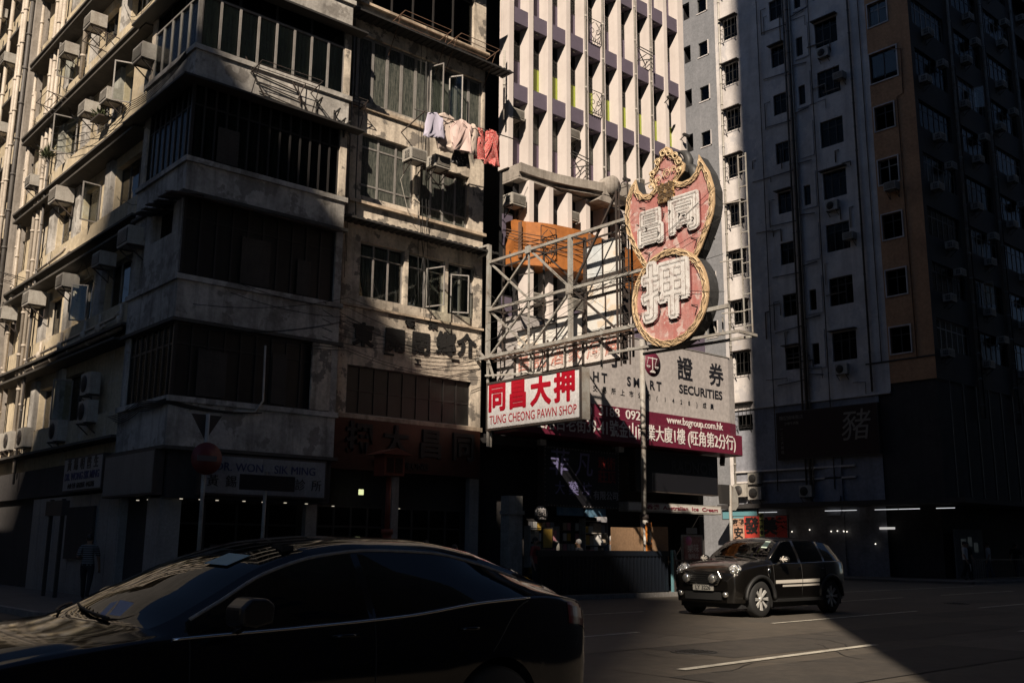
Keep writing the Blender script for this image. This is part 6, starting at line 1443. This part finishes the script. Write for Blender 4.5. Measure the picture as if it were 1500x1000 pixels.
def wheel(root, x, y, R_, spokes, wd=.22, face=-1, rim=alloy):
    e = sub('wheel', MB().lathe([(R_ * .62, -wd / 2), (R_ * .9, -wd / 2), (R_ * .985, -wd / 2 + .03), (R_, -wd / 2 + .07), (R_, wd / 2 - .07), (R_ * .985, wd / 2 - .03), (R_ * .9, wd / 2), (R_ * .62, wd / 2), (R_ * .62, -wd / 2)], 40, (0, 0, 0), 'y').mesh('wheel', rubber), root, (x, y, R_))
    mb = MB(); f = face * (wd / 2 - .015)
    mb.lathe([(R_ * .62, f), (R_ * .66, f + face * .012), (R_ * .69, f + face * .004), (R_ * .66, f - face * .12), (R_ * .62, f - face * .16)], 40, (0, 0, 0), 'y'); mb.lathe([(0, f), (.06, f), (.065, f - face * .04)], 16, (0, 0, 0), 'y')
    for k in range(spokes):
        t = 2 * math.pi * k / spokes; w_ = .022
        for sg_ in (-.09, .09):
            mb.bar((math.cos(t) * .04, f - face * .02, math.sin(t) * .04), (math.cos(t + sg_) * R_ * .64, f - face * .006, math.sin(t + sg_) * R_ * .64), w_ * 1.5, .03)
    sub('rim', mb.mesh('rim', rim), e)
    sub('brake_disc', MB().lathe([(0, f - face * .09), (R_ * .5, f - face * .09), (R_ * .5, f - face * .11)], 24, (0, 0, 0), 'y').mesh('brake_disc', pmat('dark_metal', (.05, .05, .05), .5, .6) if 'dkm' not in M else M['dkm']), e)
    return e
M['dkm'] = pmat('brake_metal', (.05, .05, .05), .5, .6)
cabin = pmat('dark_cabin_trim', (.012, .012, .013), .9)
carglass = glassmat('car_glass', (.5, .62, .66), .45, .015); privacy = glassmat('privacy_glass', (.2, .22, .25), .15, .01)
def underbody(root, L, W, z0, z1, wheels, RA, hi):
    mb = MB(); mb.box(.25, L - .25, -W * .42, W * .42, .2, z0 + .25); mb.box(L * .28, L * .9, -W * .36, W * .36, z0 + .2, hi)
    for wx in wheels: mb.box(wx - RA - .02, wx + RA + .02, -W * .36, W * .36, .25, .39 + RA + .03)
    sub('underbody', mb.mesh('underbody', cabin), root)
def seats(root, xs_, z, W):
    for x in xs_:
        for s_ in (-1, 1):
            mb = MB(); mb.box(x, x + .14, s_ * W * .22 - .24, s_ * W * .22 + .24, z, z + .5); mb.box(x + .02, x + .10, s_ * W * .22 - .12, s_ * W * .22 + .12, z + .53, z + .70)
            o = sub('seat', mb.mesh('seat', cabin), root)

# ---- near dark coupe SUV
nearpaint = pmat('near_car_paint', (.003, .0035, .0055), .08, 0, coat=0, spec=.4)
L1 = 5.1
nc = empty('near_car', (.75, 6.45, 0), label='large black fastback car in the lower left foreground, buildings reflected in its bonnet', cat='car'); nc.name = 'parked_car'
sec1, xs1 = car_body(nc, L1, .30,
    [(0, .60), (.12, .72), (.5, .88), (1.0, .97), (1.6, 1.03), (2.4, 1.06), (3.2, 1.10), (3.9, 1.17), (4.4, 1.19), (4.85, 1.15), (5.02, 1.08), (5.1, .95)],
    [(0, .61), (.12, .74), (.5, .90), (1.0, 1.0), (1.55, 1.06), (1.9, 1.20), (2.3, 1.385), (2.7, 1.485), (3.1, 1.52), (3.6, 1.505), (4.05, 1.42), (4.5, 1.29), (4.8, 1.19), (4.97, 1.115), (5.06, 1.05), (5.1, .96)],
    [(0, .64), (.12, .80), (.5, .96), (1.0, 1.05), (1.55, 1.115), (1.95, 1.29), (2.35, 1.475), (2.7, 1.585), (3.05, 1.62), (3.5, 1.615), (4.0, 1.55), (4.35, 1.44), (4.65, 1.31), (4.85, 1.22), (5.02, 1.13), (5.1, .97)],
    [(0, .60), (.12, .76), (.4, .87), (.9, .93), (2, .95), (4.0, .95), (4.6, .91), (4.9, .83), (5.05, .72), (5.1, .60)],
    [(0, .50), (.12, .64), (.5, .76), (1.1, .83), (1.6, .84), (2.3, .68), (2.8, .62), (3.6, .61), (4.2, .62), (4.8, .66), (5.05, .58), (5.1, .48)],
    (1.05, 3.98), .41, (1.72, 4.38), (2.95,), (1.57, 2.62), (4.05, 4.68), nearpaint, privacy, bow=((0, .0), (.5, .05), (1.4, .30), (2.3, .26), (3.0, .08), (3.6, 0), (4.2, -.08), (4.9, -.16), (5.1, -.12)))
underbody(nc, L1, 1.9, .3, 1, (1.05, 3.98), .40, .95)
for x in (1.05, 3.98): wheel(nc, x, -.82, .37, 5, .24, -1); wheel(nc, x, .82, .37, 5, .24, 1)
sub('waist_trim', trim_line(sec1, (1.62, 4.3), 7, .010).mesh('waist_trim', chrome), nc); sub('window_trim', trim_line(sec1, (1.75, 4.4), 11, .012, .0).mesh('window_trim', M['alu']), nc)
mirp = pmat('black_mirror_shell', (.008, .008, .010), .35)
mb = MB(); mb.prism([(-.09, -.07), (.0, -.085), (.11, -.06), (.12, .05), (.07, .085), (-.03, .09), (-.10, .03)], -1.19, -.98, 'y')
mb.v = [(x + 1.98, y, z + 1.17) for x, y, z in mb.v]; mb.bar((2.0, -.9, 1.06), (2.0, -1.04, 1.11), .05)
mo = bevel(sub('wing_mirror', mb.mesh('wing_mirror', mirp), nc), .03, 3); sub('mirror_trim', MB().tube([(1.9, -1.15, 1.105), (1.98, -1.18, 1.10), (2.05, -1.15, 1.105)], .008, 6).mesh('mirror_trim', chrome), mo)
mb = MB(); mb.sphere((1.98, 1.07, 1.17), .11, 14, (.85, 1.15, .75)); mb.bar((2.0, .9, 1.06), (2.0, 1.04, 1.11), .05); sub('wing_mirror', mb.mesh('wing_mirror', nearpaint), nc)
tl = MB()
def surf_patch(section, x0, x1, r0, r1, off, mat, name, root, s_=-1, n=10):
    """panel lying on the hull between rows r0..r1"""
    mb = MB(); g = []
    for i in range(n + 1):
        x = x0 + (x1 - x0) * i / n; p = section(x); row = []
        for j in range(n + 1):
            t = r0 + (r1 - r0) * j / n; a = int(t); a = min(a, len(p) - 2); f = t - a
            row.append((x, s_ * (p[a][0] + (p[a + 1][0] - p[a][0]) * f + off), p[a][1] + (p[a + 1][1] - p[a][1]) * f + off * .6))
        g.append(row)
    for i in range(n):
        for j in range(n): mb.face([g[i][j], g[i + 1][j], g[i + 1][j + 1], g[i][j + 1]], True)
    return sub(name, mb.mesh(name, mat), root)
taillens = pmat('dark_red_tail_lens', (.03, .002, .002), .15)
surf_patch(sec1, 4.72, 5.07, 4.6, 6.6, .006, taillens, 'tail_light', nc); surf_patch(sec1, 4.72, 5.07, 4.6, 6.6, .006, taillens, 'tail_light', nc, 1)
surf_patch(sec1, .05, .45, 5.2, 7.2, .006, pmat('head_lamp_glass', (.2, .2, .22), .1), 'headlight', nc)
for x in (1.72, 2.95, 3.92):
    sub('door_gap', MB().tube([(x + (.06 if x > 3.5 else 0) * k_, -(a + .001), b) for k_, (a, b) in enumerate(sec1(x)[1:8])], .004, 4).mesh('door_gap', darkpl), nc)
for x in (2.72, 3.72): sub('door_handle', MB().tube([(x - .1, -.945, 1.0), (x, -.975, 1.003), (x + .1, -.945, 1.006)], .014, 6).mesh('door_handle', nearpaint), nc)
seats(nc, (2.45, 3.35), .85, 1.9)
sub('dashboard', MB().box(1.55, 2.0, -.75, .75, .8, 1.04).mesh('dashboard', cabin), nc)
def on_screen(section, x, f, off=.01):
    """point on windscreen: f = share of half width, negative = near side"""
    p = section(x); pr = p[11:]; W = pr[0][0]; y = abs(f) * W
    for a, b in zip(pr[:-1], pr[1:]):
        if b[0] <= y <= a[0]:
            t = (a[0] - y) / max(1e-6, a[0] - b[0]); return Vector((x - section.bow(x) * (1 - (y / W) ** 2), math.copysign(y, f), a[1] + (b[1] - a[1]) * t + off))
    return Vector((x - section.bow(x), 0, p[-1][1] + off))
lic = pmat('pale_green_permit', (.35, .50, .52), .6)
mb = MB(); mb.face([on_screen(sec1, 2.24, -.72, .012), on_screen(sec1, 2.24, -.48, .012), on_screen(sec1, 2.40, -.48, .012), on_screen(sec1, 2.40, -.72, .012)]); sub('permit_disc', mb.mesh('permit_disc', lic), nc)
mb = MB(); mb.face([on_screen(sec1, 1.65, -.62), on_screen(sec1, 1.65, -.52), on_screen(sec1, 1.72, -.50, .06), on_screen(sec1, 1.74, -.60, .04)]); mb.face([on_screen(sec1, 1.62, -.52), on_screen(sec1, 1.64, -.44), on_screen(sec1, 1.70, -.44, .05), on_screen(sec1, 1.71, -.5, .06)])
sub('paper_slip', mb.mesh('paper_slip', pmat('white_paper', (.45, .45, .55), .8)), nc)
for a, b in (((1.60, -.6), (1.72, .1)), ((1.60, .1), (1.70, .7))): sub('wiper', MB().tube([on_screen(sec1, a[0] + (b[0] - a[0]) * t / 6, a[1] + (b[1] - a[1]) * t / 6, .015) for t in range(7)], .009, 5).mesh('wiper', darkpl), nc)

# ---- small dark hatchback with bonnet stripes look and flag mirror caps
minip = bpy.data.materials.new('warm_grey_metallic'); minip.use_nodes = True; b_ = minip.node_tree.nodes['Principled BSDF']
b_.inputs['Base Color'].default_value = (.011, .0095, .008, 1); b_.inputs['Metallic'].default_value = .6; b_.inputs['Roughness'].default_value = .30; b_.inputs['Coat Weight'].default_value = 1; b_.inputs['Coat Roughness'].default_value = .04
L2 = 4.55
mc = empty('small_car', (19.33, 15.16, 0), label='dark compact hatchback with round lamps and white side stripes half in the sun', cat='car'); mc.name = 'hatchback_car'; mc.scale = (1.05, 1.05, 1.04)
sec2, xs2 = car_body(mc, L2, .32,
    [(0, .78), (.08, .92), (.3, 1.03), (.8, 1.12), (1.3, 1.16), (2.4, 1.18), (3.6, 1.21), (4.2, 1.22), (4.45, 1.18), (4.55, 1.0)],
    [(0, .80), (.08, .96), (.3, 1.08), (.8, 1.17), (1.22, 1.20), (1.5, 1.40), (1.9, 1.63), (2.2, 1.68), (3.0, 1.70), (3.8, 1.655), (4.15, 1.56), (4.38, 1.34), (4.5, 1.19), (4.55, 1.02)],
    [(0, .82), (.08, .99), (.3, 1.13), (.8, 1.23), (1.15, 1.27), (1.4, 1.42), (1.8, 1.67), (2.1, 1.755), (2.8, 1.79), (3.7, 1.75), (4.1, 1.67), (4.35, 1.42), (4.48, 1.24), (4.55, 1.05)],
    [(0, .68), (.08, .83), (.3, .94), (.7, .99), (1.5, 1.0), (3.8, 1.0), (4.25, .95), (4.45, .87), (4.55, .74)],
    [(0, .58), (.08, .70), (.3, .80), (.8, .86), (1.25, .87), (1.7, .78), (2.1, .73), (3.0, .72), (3.9, .70), (4.3, .70), (4.55, .62)],
    (.80, 3.66), .47, (1.35, 4.12), (2.42, 3.45), (1.2, 1.98), (4.1, 4.4), minip, carglass)
underbody(mc, L2, 2.0, .32, 1.1, (.80, 3.66), .46, 1.0)
for x in (.80, 3.66): wheel(mc, x, -.87, .40, 8, .24, -1); wheel(mc, x, .87, .40, 8, .24, 1)
# black arch flares and sill
for wx in (.80, 3.66):
    pts = []
    for i in range(25):
        t = math.pi * i / 24; x = wx - .50 * math.cos(t); z = .39 + .50 * math.sin(t); s_ = sec2(min(max(x, .02), L2 - .02)); pts.append((x, -(crv([(0, .70), (.08, .84), (.3, .95), (.7, 1.0), (3.8, 1.0), (4.25, .96), (4.55, .76)])(x)), max(z, .34)))
    sub('arch_flare', MB().tube(pts, .045, 6).mesh('arch_flare', darkpl), mc)
sub('sill', MB().bar((1.3, -.99, .36), (3.2, -.99, .36), .12, .06).mesh('sill', darkpl), mc)
surf_patch(sec2, .30, 4.3, 10.0, 10.9, .004, darkpl, 'window_top_trim', mc) if False else None
sub('window_trim', trim_line(sec2, (1.35, 4.25), 7, .012).mesh('window_trim', chrome), mc)
stripe = pmat('white_side_stripe', (.62, .58, .52), .5)
surf_patch(sec2, 1.35, 2.42, 2.9, 3.35, .006, stripe, 'side_stripe', mc); surf_patch(sec2, 2.44, 3.15, 2.9, 3.35, .006, stripe, 'side_stripe', mc); surf_patch(sec2, 1.62, 2.42, 2.45, 2.7, .006, stripe, 'side_stripe', mc); surf_patch(sec2, 2.44, 3.15, 2.45, 2.7, .006, stripe, 'side_stripe', mc)
sub('side_scuttle', MB().sphere((1.12, -.995, .98), .09, 10, (.5, .18, 1.3)).mesh('side_scuttle', chrome), mc)
for x in (2.3, 3.28): sub('door_handle', MB().bar((x - .08, -1.0, 1.06), (x + .08, -1.0, 1.06), .025).mesh('door_handle', chrome), mc)
for x in (1.30, 2.43, 3.42):
    p = [(x, -(a + .002), b) for a, b in sec2(x)[1:8]]; sub('door_gap', MB().tube(p, .006, 4).mesh('door_gap', darkpl), mc)
lampg = pmat('lamp_reflector', (.75, .74, .70), .12, .9); lampc = pmat('lamp_lens', (.6, .6, .58), .05, .4)
for s_ in (-1, 1):
    mb = MB(); mb.sphere((.26, s_ * .70, .98), .20, 20, (.72, .82, .92)); hl = sub('headlight', mb.mesh('headlight', lampc), mc)
    r_ = MB(); 
    for k in range(14):
        a = k * .45; r_.sphere((.26 - .11 - .02 * math.cos(k), s_ * .70 + s_ * .04 + .10 * math.cos(a), .98 + .12 * math.sin(a)), .028, 6)
    r_.sphere((.12, s_ * .74, .99), .07, 10); sub('reflector', r_.mesh('reflector', lampg), hl)
    sub('lamp_ring', MB().tube([(.22 - .13 * abs(math.cos(t * .3142)) * .4 + .02, s_ * .70 + .165 * math.cos(t * .3142), .98 + .185 * math.sin(t * .3142)) for t in range(20)], .014, 6, True).mesh('lamp_ring', chrome), hl)
    sub('rally_lamp', MB().lathe([(0, -.20), (.07, -.195), (.095, -.17), (.10, -.12), (.05, -.02)], 20, (0, s_ * .36, .84), 'x').mesh('rally_lamp', lampg), mc)
    sub('fog_lamp', MB().lathe([(0, -.12), (.055, -.115), (.065, -.05)], 16, (.05, s_ * .62, .50), 'x').mesh('fog_lamp', lampg), mc)
    mb = MB(); mb.sphere((1.55, s_ * 1.13, 1.27), .12, 12, (.75, 1.0, .68)); mb.bar((1.55, s_ * .95, 1.18), (1.55, s_ * 1.08, 1.22), .05); mm = sub('wing_mirror', mb.mesh('wing_mirror', darkpl), mc)
    f = MB(); c0 = Vector((1.55, s_ * 1.13, 1.27))
    for (dy, dz) in ((1, 0), (-1, 0), (0, 1), (0, -1), (.8, .6), (-.8, .6), (.8, -.6), (-.8, -.6)):
        pts = []
        for t in (.0, .35, .7, .95):
            yy = dy * t * .11; zz = dz * t * .075; q = max(0, 1 - (yy / .12)**2 - (zz / .082)**2); pts.append(c0 + Vector((-.092 * math.sqrt(q) - .004, yy, zz)))
        f.tube(pts, .013 if dy * dz == 0 else .007, 5)
    sub('flag_pattern', f.mesh('flag_pattern', stripe), mm)
gr = MB(); gr.prism([(-.46, .98), (.46, .98), (.52, .86), (.42, .72), (-.42, .72), (-.52, .86)], -.055, .12, 'x'); sub('grille', gr.mesh('grille', darkpl), mc)
gr = MB()
for i in range(5): gr.bar((-.07, -.45, .755 + i * .048), (-.07, .45, .755 + i * .048), .012)
sub('grille_bar', gr.mesh('grille_bar', pmat('dull_chrome', (.2, .2, .2), .3, 1)), mc)
sub('grille_surround', MB().tube([(-.05, -.46, .99), (-.05, .46, .99), (-.05, .53, .86), (-.05, .43, .71), (-.05, -.43, .71), (-.05, -.53, .86)], .018, 6, True, False).mesh('grille_surround', pmat('dull_chrome2', (.25, .24, .22), .25, 1)), mc)
sub('bumper', MB().prism([(-.66, .66), (.66, .66), (.66, .58), (-.66, .58)], -.06, .1, 'x').mesh('bumper', minip), mc); sub('lower_grille', MB().box(-.03, .1, -.5, .5, .38, .56).mesh('lower_grille', darkpl), mc)
npm = pmat('dull_white_plate', (.30, .29, .26), .5)
pl2 = sub('number_plate', MB().box(-.09, -.07, -.34, .22, .58, .70).mesh('number_plate', npm), mc)
tme = text_mesh('LY 3226', .125, .003, darkpl, offset=.002); sub('plate_lettering', tme, pl2, (-.095, -.06, .64), (0, 0, -math.pi / 2))
mb = MB(); mb.face([on_screen(sec2, 1.58, -.78, .006), on_screen(sec2, 1.58, -.58, .006), on_screen(sec2, 1.86, -.56, .006), on_screen(sec2, 1.86, -.74, .006)]); sub('permit_disc', mb.mesh('permit_disc', pmat('pale_permit', (.50, .60, .52), .6)), mc)
for a, b in (((1.22, -.7), (1.30, .05)), ((1.22, .05), (1.30, .75))): sub('wiper', MB().tube([on_screen(sec2, a[0] + (b[0] - a[0]) * t / 6, a[1] + (b[1] - a[1]) * t / 6, .015) for t in range(7)], .009, 5).mesh('wiper', darkpl), mc)
mb = MB(); mb.tube([(1.32, -.86, 1.27), (1.95, -.75, 1.66), (2.2, -.71, 1.70)], .02, 6); sub('screen_pillar', mb.mesh('screen_pillar', minip), mc)
seats(mc, (2.1, 3.1), .95, 2.0); sub('rear_view_mirror', MB().box(1.85, 1.88, -.12, .12, 1.52, 1.58).mesh('rear_view_mirror', cabin), mc)
sub('dashboard_cloth', MB().box(1.35, 1.7, -.7, .7, 1.0, 1.16).mesh('dashboard_cloth', cabin), mc)
surf_patch(sec2, 4.25, 4.5, 4.6, 6.8, .006, taillens, 'tail_light', mc)
